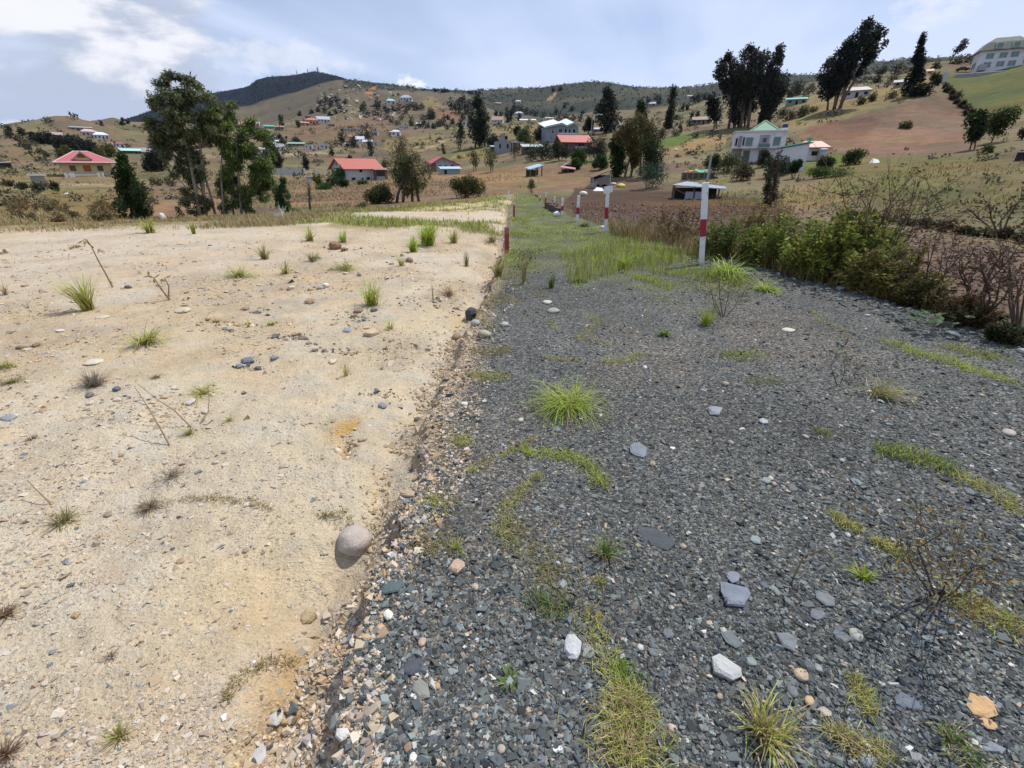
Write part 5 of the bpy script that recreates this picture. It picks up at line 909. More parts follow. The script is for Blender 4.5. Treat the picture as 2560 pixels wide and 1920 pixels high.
def roof(e, kind, W, D, H, rise, col, o=.45, th=.12, axis='x', ridge=.5, metal=0, stripes=None, x0=None, x1=None, y0=None, y1=None, name='roof', peak=.5, trim=None):
    x0 = -W / 2 if x0 is None else x0; x1 = W / 2 if x1 is None else x1; y0 = 0 if y0 is None else y0; y1 = D if y1 is None else y1
    X0, X1, Y0, Y1 = x0 - o, x1 + o, y0 - o, y1 + o; m = MB(); M = cmat(col, .55, .10, stripes, metal, False)
    if kind == 'gable':
        if axis == 'x':
            ym = y0 + (y1 - y0) * peak; dz = rise * o / max(ym - y0, .1)
            m.slab([(X0, Y0, H - dz), (X1, Y0, H - dz), (X1, ym, H + rise), (X0, ym, H + rise)], th); m.slab([(X1, Y1, H - dz), (X0, Y1, H - dz), (X0, ym + .002, H + rise), (X1, ym + .002, H + rise)], th)
        else:
            xm = x0 + (x1 - x0) * peak; dz = rise * o / max(xm - x0, .1)
            m.slab([(X0, Y1, H - dz), (X0, Y0, H - dz), (xm, Y0, H + rise), (xm, Y1, H + rise)], th); m.slab([(X1, Y0, H - dz), (X1, Y1, H - dz), (xm + .002, Y1, H + rise), (xm + .002, Y0, H + rise)], th)
    elif kind == 'hip':
        k = (X1 - X0) * ridge / 2; xm = (X0 + X1) / 2; ym = (Y0 + Y1) / 2; z = H - .02; a, b = (xm - k, ym, H + rise), (xm + k, ym, H + rise); c = [(X0, Y0, z), (X1, Y0, z), (X1, Y1, z), (X0, Y1, z)]
        m.add(c + [a, b] + [(p[0], p[1], z - th) for p in c], [(0, 1, 5, 4), (1, 2, 5), (2, 3, 4, 5), (3, 0, 4), (9, 8, 7, 6), (1, 0, 6, 7), (2, 1, 7, 8), (3, 2, 8, 9), (0, 3, 9, 6)])
    elif kind == 'shed': m.slab([(X0, Y0, H), (X1, Y0, H), (X1, Y1, H + rise), (X0, Y1, H + rise)], th)
    elif kind == 'shedx': m.slab([(X0, Y0, H), (X1, Y0, H + rise), (X1, Y1, H + rise), (X0, Y1, H)], th)
    elif kind == 'flat': m.box(X0, X1, Y0, Y1, H, H + th)
    r = m.build(name, M, e)
    if trim and kind == 'hip':
        t = MB()
        for p, q in [(c[0], a), (c[1], b), (c[2], b), (c[3], a), (a, b), (c[0], c[1]), (c[0], c[3]), (c[1], c[2])]: t.tube([p, q], .09, 4)
        t.build('roof_trim', cmat(trim, dirt=False), r)
    return r
def walls(e, W, D, H, col, kind=None, rise=0, axis='x', peak=.5, name='wall', below=1.2, hole=None):
    m = MB()
    if kind == 'gable' and axis == 'x': m.prism_x([(0, -below), (D, -below), (D, H), (D * peak, H + rise - .1), (0, H)], -W / 2, W / 2)
    elif kind == 'gable': m.prism([(-W / 2, -below), (W / 2, -below), (W / 2, H), (-W / 2 + W * peak, H + rise - .1), (-W / 2, H)], 0, D)
    elif kind == 'shed': m.prism_x([(0, -below), (D, -below), (D, H + rise - .05), (0, H - .05)], -W / 2, W / 2)
    else: m.box(-W / 2, W / 2, 0, D, -below, H - .03)
    return m.build(name, cmat(col), e)
def site(name, label, cat, px, py, yaw=0, group=None, r=None, rmin=.5, dz=0):
    x, y, z, r, az = place(px, py, r, rmin); e = empty(name, (x, y, z + dz), -az + math.radians(yaw), label, cat, group); m = mpp(r, az, py)
    return e, m, (lambda h: r * float(ray(px, py - h)[1] - ray(px, py)[1])), r
def house(label, px, py, wpx, hpx, rpx, kind='gable', wcol=WHITE, rcol=REDR, yaw=0, depth=.8, axis='x', wins=3, group=None, stripes=None, o=.4, metal=0, name='house', cat='house', r=None, rmin=.5, pane=M_DARK, storeys=1, door=True, dz=0, ridge=.4):
    """ordinary small house of the hillsides: px, py base; wall and roof heights in photograph pixels"""
    e, m, v, r = site(name, label, cat, px, py, yaw, group, r, rmin, dz); W = wpx * m; H = v(hpx); R = max(v(hpx + rpx) - H, .1); D = W * depth; o = min(o, W * .06)
    walls(e, W, D, H, wcol, kind if kind in ('gable', 'shed') else None, R, axis); roof(e, kind, W, D, H, R, rcol, o, max(.1, r * .0006), axis, ridge, metal, stripes)
    sh = H / storeys
    for s in range(storeys):
        for k in range(wins):
            u = -W / 2 + W * (k + .5) / wins; isd = door and s == 0 and k == wins // 2 and wins > 1
            window(e, W, D, 'f', u, s * sh + (.0 if isd else .38 * sh), W / wins * (.34 if isd else .42), sh * (.72 if isd else .36), pane, small=True, name='door' if isd else 'window')
    return e
def build_houses():
    # --- cream house with pink hipped roof on the left
    e, m, v, r = site('house', 'cream single-storey house with pink hipped roof, dormer and white porch', 'house', 226, 440, 4); W = 122 * m; H = v(34); D = W * .8; R = v(62) - H
    walls(e, W, D, H, CREAM, below=1.5); roof(e, 'hip', W, D, H, R, (.46, .13, .14), .9, .15, ridge=.22, trim=(.62, .48, .46))
    window(e, W, D, 'f', -W * .30, H * .42, W * .095, H * .30, mat('barred_glass', (.12, .09, .10), .4, .3, 9), (.10, .05, .04)); window(e, W, D, 'f', W * .26, H * .42, W * .095, H * .30, M_GLASS, (.10, .05, .04))
    window(e, W, D, 'f', -W * .01, H * .38, W * .12, H * .36, mat('varnished_wood', (.36, .14, .035), .5, .2, 5), (.12, .05, .03), name='shutter_window')
    MB().box(W / 2 - .02, W / 2 + .08, D * .1, D * .9, -.2, H * .95).build('side_cladding', cmat((.42, .32, .17)), e)
    dw = W * .34; dm = MB().prism([(-dw / 2, H - .05), (dw / 2, H - .05), (dw / 2, H + R * .38), (0, H + R * .92), (-dw / 2, H + R * .38)], -.15, D * .4).build('dormer', cmat(CREAM), e); dm.location.x = -W * .05
    rr = MB().slab([(-dw * .62, D * .45, H + R * .30), (-dw * .62, -.5, H + R * .30), (0, -.5, H + R * 1.0), (0, D * .45, H + R * 1.0)], .15).slab([(dw * .62, -.5, H + R * .30), (dw * .62, D * .45, H + R * .30), (0.002, D * .45, H + R * 1.0), (0.002, -.5, H + R * 1.0)], .15).build('dormer_roof', cmat((.60, .46, .42)), dm)
    MB().box(-.45, .45, -.22, -.1, H + R * .40, H + R * .74).build('dormer_window', mat('amber_glass', (.22, .10, .03), .3, .2, 3), dm); MB().box(-dw * .4, dw * .4, -.3, -.14, H + .05, H + R * .16).build('dormer_ledge', cmat(WHITE), dm)
    pt = MB().box(-W * .5, W * .5, -2.3, -.003, -1.2, -.25).build('porch_floor', cmat((.26, .22, .17)), e)
    for a, b in [(-.50, -.41), (-.36, .15), (.24, .44)]:
        b1 = MB(); b1.box(a * W, b * W, -2.55, -2.40, -.42, -.26).box(a * W, b * W, -2.55, -2.40, .10, .26); n = max(1, int((b - a) * W / 2.0))
        for k in range(n + 1): xx = a * W + (b - a) * W * k / n; b1.box(xx - .07, xx + .07, -2.57, -2.38, -.8, .10)
        b1.build('balustrade', cmat((.74, .74, .74), dirt=False), e)
        for xx in (a * W, b * W): MB().box(xx - .17, xx + .17, -2.70, -2.33, -1.0, .5).build('pillar', cmat((.78, .78, .78), dirt=False), e)
    # --- grey house with red-orange roof, centre left
    e, m, v, r = site('house', 'two-storey grey house with long red-orange gabled roof among garden plants', 'house', 866, 455, 30); W = 96 * m / math.cos(math.radians(30)); D = W * .62; H = v(37); R = v(60) - H; e2 = e
    # root sits at the near corner
    def sh(o):
        o.location.x += W / 2; return o
    sh(walls(e, W, D, H, (.47, .47, .47), 'gable', R, 'x', below=1.5)); sh(roof(e, 'gable', W, D, H, R, (.42, .115, .085), .5, .12, 'x', stripes=('X', 4.0)))
    for f, u, z, w, h in [('f', -W * .08, H * .66, W * .085, H * .20), ('f', W * .30, H * .84, W * .06, H * .09), ('f', -W * .30, H * .12, W * .10, H * .18), ('f', -W * .06, .05, W * .05, H * .26), ('f', W * .10, H * .10, W * .10, H * .22), ('f', W * .30, H * .28, W * .07, H * .22), ('l', D * .26, H * .62, D * .10, H * .2), ('l', D * .55, H * 1.12, D * .08, H * .2)]: sh(window(e, W, D, f, u, z, w, h, M_DARK, (.5, .5, .5)))
    e, m, v, r = site('lean_to', 'rust-roofed lean-to with bushes under it, at the right end of the grey house', 'shed', 955, 450, 10); W = 28 * m; H = v(26)
    for xx in (-W / 2, W / 2):
        for yy in (0, W * .8): MB().box(xx - .1, xx + .1, yy - .1, yy + .1, -.5, H).build('post', M_WOOD, e)
    roof(e, 'shed', W, W * .8, H, .3, (.34, .17, .14), .3); MB().box(-W / 2, W / 2, W * .75, W * .8, 0, H).build('back_wall', cmat((.10, .10, .08)), e); MB().box(-W * .45, W * .3, .0, .1, .0, H * .35).build('railing', cmat((.30, .34, .33)), e)
    # --- gateposts and panel wall left of it
    e, m, v, r = site('panel_wall', 'grey concrete panel wall left of the grey house', 'wall', 720, 438, 0); L = 74 * m; n = 5; p0 = None
    for k in range(n):
        o = MB().box(-L / 2 / n + .05, L / 2 / n - .05, -.08, .08, -1, v(17)).build('panel', cmat((.42, .42, .43)), e) if k == 0 else link(p0.copy(), e); p0 = p0 or o; o.location.x = L * ((k + .5) / n - .5)
    for k, (gx, lb) in enumerate([(763, 'white gatepost beside the panel wall'), (792, 'white gatepost near the yellow-green bush'), (815, 'white gatepost nearest the grey house')]):
        e, m, v, r = site('gatepost', lb, 'post', gx, 438); MB().box(-.18, .18, -.18, .18, -.3, v(16)).build('shaft', cmat((.7, .7, .68)), e); MB().box(-.24, .24, -.24, .24, v(16), v(17.5)).build('cap', cmat((.6, .6, .58)), e)
    e, m, v, r = site('low_wall', 'low grey garden wall below the gateposts', 'wall', 790, 456, 35); MB().box(-26 * m, 14 * m, -.1, .1, -1, v(14)).build('wall', cmat((.33, .31, .30)), e); MB().box(-26 * m, 14 * m, -.16, .16, v(14), v(15.5)).build('coping', cmat((.5, .5, .47)), e)
    # --- pink-roofed house and blue annex
    e, m, v, r = site('house', 'grey house with bright pink-red gabled roof beside a light blue annex', 'house', 1112, 428, 14); W = 66 * m; D = W * .9; H = v(20); R = v(36) - H
    walls(e, W, D, H, (.44, .44, .46), 'gable', R, 'y', .40); roof(e, 'gable', W, D, H, R, (.52, .10, .13), .7, .12, 'y', peak=.40)
    MB().box(-W / 2 - .03, -W * .32, -.04, .4, -.3, H * .98).build('porch_recess', cmat((.24, .13, .11)), e)
    for u, z, w, h in [(-W * .18, H * .35, W * .11, H * .4), (W * .05, H * .55, W * .07, H * .25), (W * .3, H * .55, W * .12, H * .22)]: window(e, W, D, 'f', u, z, w, h, M_DARK, (.5, .5, .5))
    MB().box(-.05, .05, -.06, 0, H, H + R * .92).build('gable_batten', cmat((.2, .2, .2)), e)
    e, m, v, r = site('annex', 'small annex with pale blue roof in front of the pink-roofed house', 'shed', 1128, 436, 10); W = 46 * m; H = v(14); D = W * .55
    walls(e, W, D, H, (.30, .35, .38), 'shed', v(6)); roof(e, 'shed', W, D, H, v(6), (.40, .53, .58), .35, .1, stripes=('X', 5.0)); window(e, W, D, 'f', -W * .3, .0, W * .14, H * .75, M_DARK, small=True, name='door')
    # --- two-storey house with white zigzag roof
    e, m, v, r = site('house', 'tall grey two-storey house under a white zigzag roof', 'house', 1405, 352, 24); W = 88 * m; D = W * .5; H = v(34); z1 = v(47)
    walls(e, W, D, H, (.27, .31, .33)); ms = MB(); c = cmat((.74, .77, .80), .5, .06, None, 0, False)
    hh = z1 - H; xs = [(-W * .56, H - .1), (-W * .06, H + hh * .75), (W * .10, H + hh * .30), (W * .34, H + hh), (W * .56, H + hh * .2)]
    for (xa, za), (xb, zb) in zip(xs, xs[1:]): ms.slab([(xa, -1.0, za - .2), (xb, -1.0, zb - .2), (xb, D + .5, zb + D * .28), (xa, D + .5, za + D * .28)], .14)
    ms.build('roof', c, e); mf = MB(); mf.prism([(-W / 2, H - .1)] + [(x_, z_ - .2) for x_, z_ in xs[1:4]] + [(W / 2, H - .1)], -.02, .12); mf.build('gable_wall', cmat((.27, .31, .33)), e)
    tr_ = MB()
    for (xa, za), (xb, zb) in zip(xs, xs[1:]): tr_.tube([(xa, -.85, za - .05), (xb, -.85, zb - .05)], .13, 4)
    tr_.build('fascia', cmat((.03, .20, .17)), e)
    for u, z, w, h in [(-.06, .60, .10, .28), (.10, .60, .07, .28), (.36, .62, .08, .25), (.22, .60, .06, .28), (-.30, .55, .05, .2)]: window(e, W, D, 'f', W * u, H * z, W * w, H * h, M_DARK, (.55, .57, .58))
    MB().box(-W * .16, W * .42, -1.6, -.02, H * .45, H * .50).build('balcony', cmat((.55, .56, .55)), e); MB().box(-W * .16, W * .42, -1.6, -1.5, H * .5, H * .56).build('balcony_rail', cmat((.60, .62, .62)), e)
    for k in range(4): MB().box(W * (-.14 + .18 * k) - .1, W * (-.14 + .18 * k) + .1, -1.55, -1.35, -.5, H * .45).build('balcony_post', cmat((.55, .55, .52)), e)
    # --- dark house with salmon-red roof below it
    e, m, v, r = site('house', 'dark timber house with long salmon-red roof and lower tiled wing', 'house', 1440, 388, 22); W = 74 * m; D = W * .6; H = v(36); R = v(52) - H
    walls(e, W, D, H, (.15, .115, .10), 'gable', R, 'x', .6); roof(e, 'gable', W, D, H, R, (.45, .12, .09), .6, .14, 'x', peak=.6, stripes=('X', 4.0))
    for u, z, w, h in [(-.36, .58, .06, .16), (.12, .52, .08, .28), (.24, .52, .08, .28), (.05, .02, .12, .38), (.22, .02, .08, .36), (-.2, .02, .1, .3)]: window(e, W, D, 'f', W * u, H * z, W * w, H * h, M_DARK, (.13, .09, .08))
    MB().box(-W * .12, W * .5, -1.3, -.02, H * .42, H * .46).build('gallery', M_WOOD, e); MB().box(-W * .12, W * .5, -1.3, -1.22, H * .46, H * .60).build('gallery_rail', cmat((.34, .28, .30)), e)
    e, m, v, r = site('wing', 'low wing with worn red tiles right of the dark timber house', 'house', 1478, 384, 10); W = 34 * m; H = v(17); walls(e, W, W * .8, H, (.13, .10, .085), 'gable', v(7), 'x'); roof(e, 'gable', W, W * .8, H, v(8), (.36, .12, .09), .4, .12)
    # --- unfinished concrete tower house and sheds
    e, m, v, r = site('house', 'unfinished grey concrete block house with a taller stair tower', 'house', 1262, 383, 18); W = 34 * m; D = W; H = v(30); walls(e, W, D, H, (.27, .27, .28)); T = v(43)
    MB().box(-W * .30, W * .22, .02, D * .5, H - .04, T).build('stair_tower', cmat((.30, .30, .32)), e); MB().box(W * .02, W * .20, -.03, .1, T * .80, T * .985).build('tower_opening', M_DARK, e); MB().box(-W * .34, W * .26, -.05, D * .55, T, T + .15).build('tower_slab', cmat((.24, .24, .25)), e)
    for u, w in [(-.36, .12), (.22, .14)]: window(e, W, D, 'f', W * u, H * .42, W * w, H * .34, M_DARK, small=True)
    MB().slab([(W * .5, -.3, H * .96), (W * 1.5, -.3, H * .96), (W * 1.5, D * .8, H), (W * .5, D * .8, H)], .18).build('terrace_slab', cmat((.5, .5, .5)), e); MB().box(W * .55, W * 1.4, D * .5, D * .6, -1, H * .9).build('terrace_wall', M_DARK, e)
    for k in range(3): MB().box(W * (.6 + .42 * k) - .12, W * (.6 + .42 * k) + .12, -.2, .04, -1, H * .93).build('terrace_column', cmat((.33, .33, .33)), e)
    house('small flat-roofed shed left of the concrete block house', 1240, 378, 24, 12, 3, 'shed', (.08, .09, .10), (.55, .60, .62), 8, .7, wins=2, door=False, cat='shed', name='shed')
    house('low house with pale weathered roof behind dark green bushes', 1333, 384, 50, 17, 9, 'shed', (.09, .085, .08), (.44, .46, .42), 12, .6, wins=3, name='house'); house('small lean-to with pale sheet roof above the dark bushes', 1363, 344, 14, 4, 3, 'shed', (.2, .2, .2), (.6, .6, .58), 5, .7, wins=1, cat='shed', name='shed')
    # --- open sheds on the brown field
    def open_shed(label, px, py, wpx, hl, hr, rc, yaw=0, name='open_shed', dpt=.7, back=None):
        e, m, v, r = site(name, label, 'shed', px, py, yaw); W = wpx * m; D = W * dpt; a, b = v(hl), v(hr)
        MB().slab([(-W * .55, -.3, a), (W * .55, -.3, b), (W * .55, D + .3, b + .25), (-W * .55, D + .3, a + .25)], .10).build('roof', cmat(rc, .45, .08, ('X', 6.0), .2, False), e)
        for xx, h in ((-W * .46, a), (W * .46, b), (0, (a + b) / 2)):
            for yy in (0, D): MB().box(xx - .08, xx + .08, yy - .08, yy + .08, -.6, h).build('post', M_WOOD, e)
        if back: MB().box(-W * .46, W * .46, D * .9, D * .95, 0, min(a, b) * .9).build('back_wall', cmat(back), e)
        return e, W, D, a, b
    open_shed('open shed with tilted pale blue sheet roof on the brown field', 1340, 441, 34, 18, 28, (.38, .55, .66), 25, back=(.07, .06, .05))
    e, W, D, a, b = open_shed('shelter of sagging pink sheet beside the green bush', 1420, 432, 34, 14, 9, (.50, .26, .26), 0, 'shelter', .8, (.09, .07, .06))
    e, m, v, r = site('hut', 'small hut with grey tarpaulin roof behind the pink shelter', 'hut', 1425, 424, 10); W = 24 * m; H = v(13); walls(e, W, W * .8, H, (.22, .15, .12)); 
    mm = MB(); mm.prism([(-W * .6, H * .8), (-W * .5, H * 1.05), (-W * .2, H * 1.28), (W * .4, H * 1.22), (W * .58, H * .95), (W * .5, H * .93), (-W * .45, H * .95)], -.3, W * .85); mm.build('roof', cmat((.50, .46, .40)), e)
    # --- plank shed on stilts near the posts
    e, m, v, r = site('plank_shed', 'grey plank shed with slanting brown roof at the edge of the ploughed field', 'shed', 1502, 470, 12); W = 42 * m; D = W * .8; a, b = v(32), v(46)
    n = 7
    for k in range(n):
        x0_, x1_ = -W / 2 + W * k / n, -W / 2 + W * (k + 1) / n - .025; MB().prism([(x0_, .25 + .1 * ((k * 7) % 3)), (x1_, .25 + .1 * ((k * 5) % 3)), (x1_, a + (b - a) * (k + 1) / n - .55), (x0_, a + (b - a) * k / n - .55)], .02 * ((k * 3) % 2), .06 + .02 * ((k * 3) % 2)).build('plank', cmat((.25 + .02 * (k % 3), .24, .24 + .01 * (k % 2))), e)
    MB().box(-W / 2, -W / 2 + .05, .07, D, .1, a - .3).build('side_wall', cmat((.17, .15, .14)), e); MB().box(-W / 2 + .06, W / 2 - .06, D * .5, D * .52, .1, a).build('back_wall', M_DARK, e)
    MB().slab([(-W * .62, -.5, a - .25), (W * .56, -.5, b), (W * .56, D, b + .2), (-W * .62, D, a - .05)], .09).build('roof', cmat((.20, .125, .085), .9), e)
    for xx, h in ((-W / 2, a), (W / 2 + .06, b)): MB().box(xx - .07, xx + .07, -.1, .04, -.5, h - .1).build('post', cmat((.42, .40, .38)), e)
    e, m, v, r = site('tarp', 'dark grey tarpaulin slumped at the foot of the plank shed', 'tarp', 1480, 472); MB().add([(-1.0, 0, .02), (-.3, -.4, .05), (.5, -.2, .1), (.7, .3, .9), (.1, .35, .75), (-.6, .3, .35), (0, .6, 0)], [(0, 1, 5), (1, 2, 4, 5), (2, 3, 4), (5, 4, 6), (4, 3, 6)]).build('sheet', cmat((.05, .05, .055)), e, True)
    e, m, v, r = site('sheet_of_plastic', 'white plastic sheet on the soil below the plank shed', 'plastic sheet', 1495, 478); MB().add([(-.6, 0, .02), (.7, -.15, .02), (.45, .3, .32), (-.2, .25, .42), (0, .5, .02)], [(0, 1, 2, 3), (3, 2, 4), (0, 3, 4), (1, 4, 2)]).build('sheet', cmat((.62, .66, .68)), e, True)
    stone('yellow sack lying right of the plank shed', 1552, 467, 22, 12, (.55, .50, .12), .5, .3, name='sack', cat='sack'); stone('second pale sack right of the plank shed', 1534, 462, 16, 9, (.55, .5, .42), .5, .3, name='sack', cat='sack'); stone('white sheet-covered heap on the dry field below the grove', 1690, 376, 10, 7, (.6, .58, .58), .6, .4, name='heap', cat='heap')
    # --- metal-roofed field shed behind the nearest post
    e, m, v, r = site('field_shed', 'open field shed with flat pale metal roof behind the nearest post', 'shed', 1738, 498, 6); W = 112 * m; D = W * .55; a = v(36); b = v(27)
    MB().slab([(-W * .57, -.4, a), (W * .62, -.4, b), (W * .72, D, b + .10), (-W * .20, D, a + .25)], .07).build('roof', cmat((.24, .28, .34), .55, .12, ('X', 4.0), .15, True), e)
    for xx, yy in [(-W * .5, .1), (-W * .05, .1), (W * .5, .1), (-W * .5, D * .9), (W * .5, D * .9)]: MB().box(xx - .06, xx + .06, yy - .06, yy + .06, -.5, a - .1 if xx < 0 else b).build('post', M_WOOD, e)
    MB().box(-W * .5, W * .5, D * .85, D * .88, -.2, b).build('back_wall', cmat((.05, .045, .04)), e); MB().box(-W * .52, -W * .5, .2, D * .85, -.2, a - .2).build('side_wall', cmat((.06, .05, .045)), e)
    for k, (u0, u1) in enumerate([(-.24, -.06), (-.02, .17)]): MB().box(W * u0, W * u1, .02, .05, -.1, a * .52).build('sheet_panel', cmat((.34, .38, .44), .5, .1, ('X', 7.0), .1), e)
    MB().tube([(-W * .48, .05, a * .7), (-W * .25, .06, a * .35)], .05, 5).build('brace', M_WOOD, e)
    # --- green tarpaulin shelter and pens behind it
    e, m, v, r = site('pen', 'timber pen with green and yellow tarpaulins behind the field shed', 'animal pen', 1745, 450, 8, rmin=55); W = 86 * m; H = v(26); D = W * .4
    for k in range(7): MB().box(-W / 2 + W * k / 6 - .06, -W / 2 + W * k / 6 + .06, -.06, .06, -.5, H * (.75 + .15 * (k % 3))).build('post', cmat((.34, .31, .28)), e)
    for k in range(3): MB().box(-W / 2, W * .45, -.1, -.06, H * (.15 + .2 * k), H * (.15 + .2 * k) + .12).build('rail', M_WOOD, e)
    MB().box(-W * .45, W * .5, D * .6, D * .65, 0, H * .7).build('back_wall', cmat((.07, .06, .05)), e)
    MB().add([(-W * .14, 0, H * .95), (W * .02, -.1, H * .72), (W * .28, -.1, H * .78), (W * .34, 0, H * 1.0), (W * .3, D * .6, H * 1.05), (.05 * W, D * .6, H * .95), (-W * .1, D * .6, H * 1.1)], [(0, 1, 5, 6), (1, 2, 4, 5), (2, 3, 4)]).build('green_tarpaulin', cmat((.12, .36, .22)), e, True)
    MB().add([(-W * .42, 0, H * .80), (-W * .15, 0, H * .88), (-W * .12, D * .3, H * .98), (-W * .4, D * .3, H * .86)], [(0, 1, 2, 3)]).build('yellow_tarpaulin', cmat((.50, .34, .03)), e); MB().slab([(W * .34, -.3, H * .95), (W * .62, -.3, H * .55), (W * .62, D, H * .6), (W * .34, D, H)], .08).build('lean_roof', cmat((.33, .28, .24)), e)
    # --- white house with green hipped roof on the right
    e, m, v, r = site('house', 'large white two-storey house with pale green hipped roof and balcony', 'house', 1888, 407, 6); W = 128 * m; H = v(77); D = W * .62; R = v(104) - H; H1 = H * .47
    MB().box(-W / 2, W / 2, 0, D, H1, H).build('upper_wall', cmat(WHITE), e); MB().box(-W * .30, W * .5, .5, D - .1, -1.5, H1 - .002).build('lower_wall', cmat((.60, .60, .62)), e); MB().box(-W * .5, -W * .31, 2.2, D - .1, -1.5, H1 - .002).build('lower_wing', cmat((.56, .55, .55)), e)
    mb = MB(); mb.box(-W / 2 - .12, W / 2 + .12, -.14, D + .1, H, H + .18); mb.build('parapet', cmat((.62, .6, .6)), e); rf = roof(e, 'hip', W, D, H + .20, R, (.20, .40, .24), -.3, .05, x0=-W * .26, x1=W * .42, y0=.6, ridge=.03, trim=(.34, .48, .32), stripes=('X', 3.0))
    for u, z, w, h, p in [(-.20, .56, .125, .26, M_TEAL), (.33, .56, .125, .26, M_TEAL), (-.45, .56, .035, .24, M_DARK), (-.31, .57, .03, .26, M_DARK)]: window(e, W, D, 'f', W * u, H * z, W * w, H * h, p, (.42, .42, .42))
    window(e, W, D, 'f', -W * .38, H * .50, W * .045, H * .36, mat('grey_door', (.27, .25, .25), .6, .1, 3), (.3, .3, .3), name='balcony_door')
    MB().box(-W * .01, W * .19, -.03, .15, H * .52, H * .90).build('loggia_recess', cmat((.34, .34, .37)), e); MB().box(W * .06, W * .13, -.05, -.031, H * .66, H * .80).build('loggia_window', M_GLASS, e); MB().box(-W * .02, W * .20, -.9, -.82, H * .50, H * .61).build('balcony_rail', cmat((.12, .20, .20)), e); MB().box(-W * .02, W * .20, -.9, -.06, H * .485, H * .50).build('balcony_floor', cmat((.5, .5, .5)), e)
    for u, w in [(-.20, .11), (.08, .06), (.16, .07)]: window(e, W, D, 'f', W * u, H1 * .12, W * w, H1 * .72, M_GLASS, (.22, .15, .13), y0=.5)
    MB().box(-W * .5, -W * .36, -1.0, -.02, H * .46, H * .49).build('side_balcony', cmat((.48, .47, .46)), e)
    tk = MB().box(W * .42, W * .54, D * .5, D * .7, H, H + R * .42).build('tank_tower', cmat((.66, .66, .66)), e); MB().tube([(W * .48, D * .6, H + R * .42), (W * .48, D * .6, H + R * .75), (W * .48, D * .6, H + R * .82)], [W * .055, W * .055, W * .02], 10).build('water_tank', cmat((.03, .05, .13)), tk)
    # white stair wing
    e, m, v, r = site('wing', 'white wing with sloping green-edged parapet stepping down the hill', 'house', 1968, 432, 4); W = 78 * m; D = W * .7; ha, hb = v(60), v(74)
    MB().prism([(-W / 2, -1.5), (W / 2, -1.5), (W / 2, hb), (-W / 2, ha)], 0, D).build('wall', cmat((.62, .62, .64)), e); MB().tube([(-W * .52, -.08, ha + .05), (W * .52, -.08, hb + .05)], .11, 4).build('green_edging', cmat((.05, .22, .18)), e)
    window(e, W, D, 'f', W * .12, v(10), W * .26, v(15), M_DARK, (.5, .5, .5)); window(e, W, D, 'f', -W * .26, v(2), W * .13, v(24), mat('plank_door', (.14, .10, .09), .7, .2, 3), (.3, .3, .3), name='door')
    c = MB().box(W * .42, W * .5, D * .1, D * .3, hb - .3, hb + v(8)).build('chimney', cmat((.6, .6, .6)), e); MB().box(W * .38, W * .54, D * .06, D * .34, hb + v(8), hb + v(11)).build('chimney_cap', cmat((.10, .42, .30)), c)
    e, m, v, r = site('house', 'small white house with peach hipped roof beside the large white house', 'house', 2024, 402, 8); W = 62 * m; D = W * .8; H = v(34); walls(e, W, D, H, (.60, .59, .60)); roof(e, 'hip', W, D, H, v(50) - H, (.58, .33, .25), .6, .12, ridge=.5)
    window(e, W, D, 'f', W * .12, H * .38, W * .24, H * .32, M_DARK, (.5, .5, .5)); window(e, W, D, 'f', -W * .26, 0, W * .14, H * .75, mat('brown_door', (.17, .12, .10), .6, .2, 3), (.4, .4, .4), name='door')
    e, m, v, r = site('water_tank', 'grey water tank with pale lid at the end of the small white house', 'water tank', 2052, 402); MB().tube([(0, 0, -.3), (0, 0, v(26))], 11 * m, 12).build('tank', cmat((.36, .38, .38)), e, True); MB().tube([(0, 0, v(26)), (0, 0, v(29)), (0, 0, v(31))], [12.5 * m, 12.5 * m, 6 * m], 12).build('lid', cmat((.52, .54, .54)), e)
    # --- mansion at the top right with terrace wall
    e, m, v, r = site('mansion', 'white four-storey mansion with grey mansard roof on the right hilltop', 'mansion', 2492, 176, 14); W = 118 * m; D = W * .6; H = v(50); R = v(84) - H
    walls(e, W, D, H, (.60, .60, .64), below=3)
    for s in range(2):
        for k, u in enumerate((-.27, .02, .27)): window(e, W, D, 'f', W * u, H * (.18 + .42 * s), W * .17, H * .26, M_TEAL, (.6, .6, .62))
    window(e, W, D, 'l', D * .3, H * .2, D * .12, H * .3, M_DARK, small=True); window(e, W, D, 'l', D * .6, H * .2, D * .12, H * .3, M_DARK, small=True)
    x0_, x1_ = -W * .56, W * .56; mb = MB(); q = [(x0_, -.9, H), (x1_, -.9, H), (x1_, D + .9, H), (x0_, D + .9, H)]; p = [(-W * .40, D * .12, H + R * .62), (W * .44, D * .12, H + R * .62), (W * .44, D * .88, H + R * .62), (-W * .40, D * .88, H + R * .62)]; t3 = [(-W * .22, D * .4, H + R), (W * .30, D * .4, H + R), (W * .30, D * .6, H + R), (-W * .22, D * .6, H + R)]
    mb.add(q + p + t3, [(i, (i + 1) % 4, (i + 1) % 4 + 4, i + 4) for i in range(4)] + [(i + 4, (i + 1) % 4 + 4, (i + 1) % 4 + 8, i + 8) for i in range(4)] + [(8, 9, 10, 11), (3, 2, 1, 0)]); rf = mb.build('roof', cmat((.19, .195, .16), .8, .25), e)
    for u in (-.14, .22):
        d = MB().box(W * u - W * .09, W * u + W * .09, -.6, D * .3, H + R * .10, H + R * .52).build('dormer', cmat((.5, .5, .48)), rf); 
        MB().box(W * u - W * .065, W * u + W * .065, -.7, -.59, H + R * .16, H + R * .46).build('dormer_window', M_TEAL, rf)
    MB().box(-W * .46, -W * .30, -1.8, -.02, 0, H * .30).build('porch', cmat((.30, .30, .32)), e)
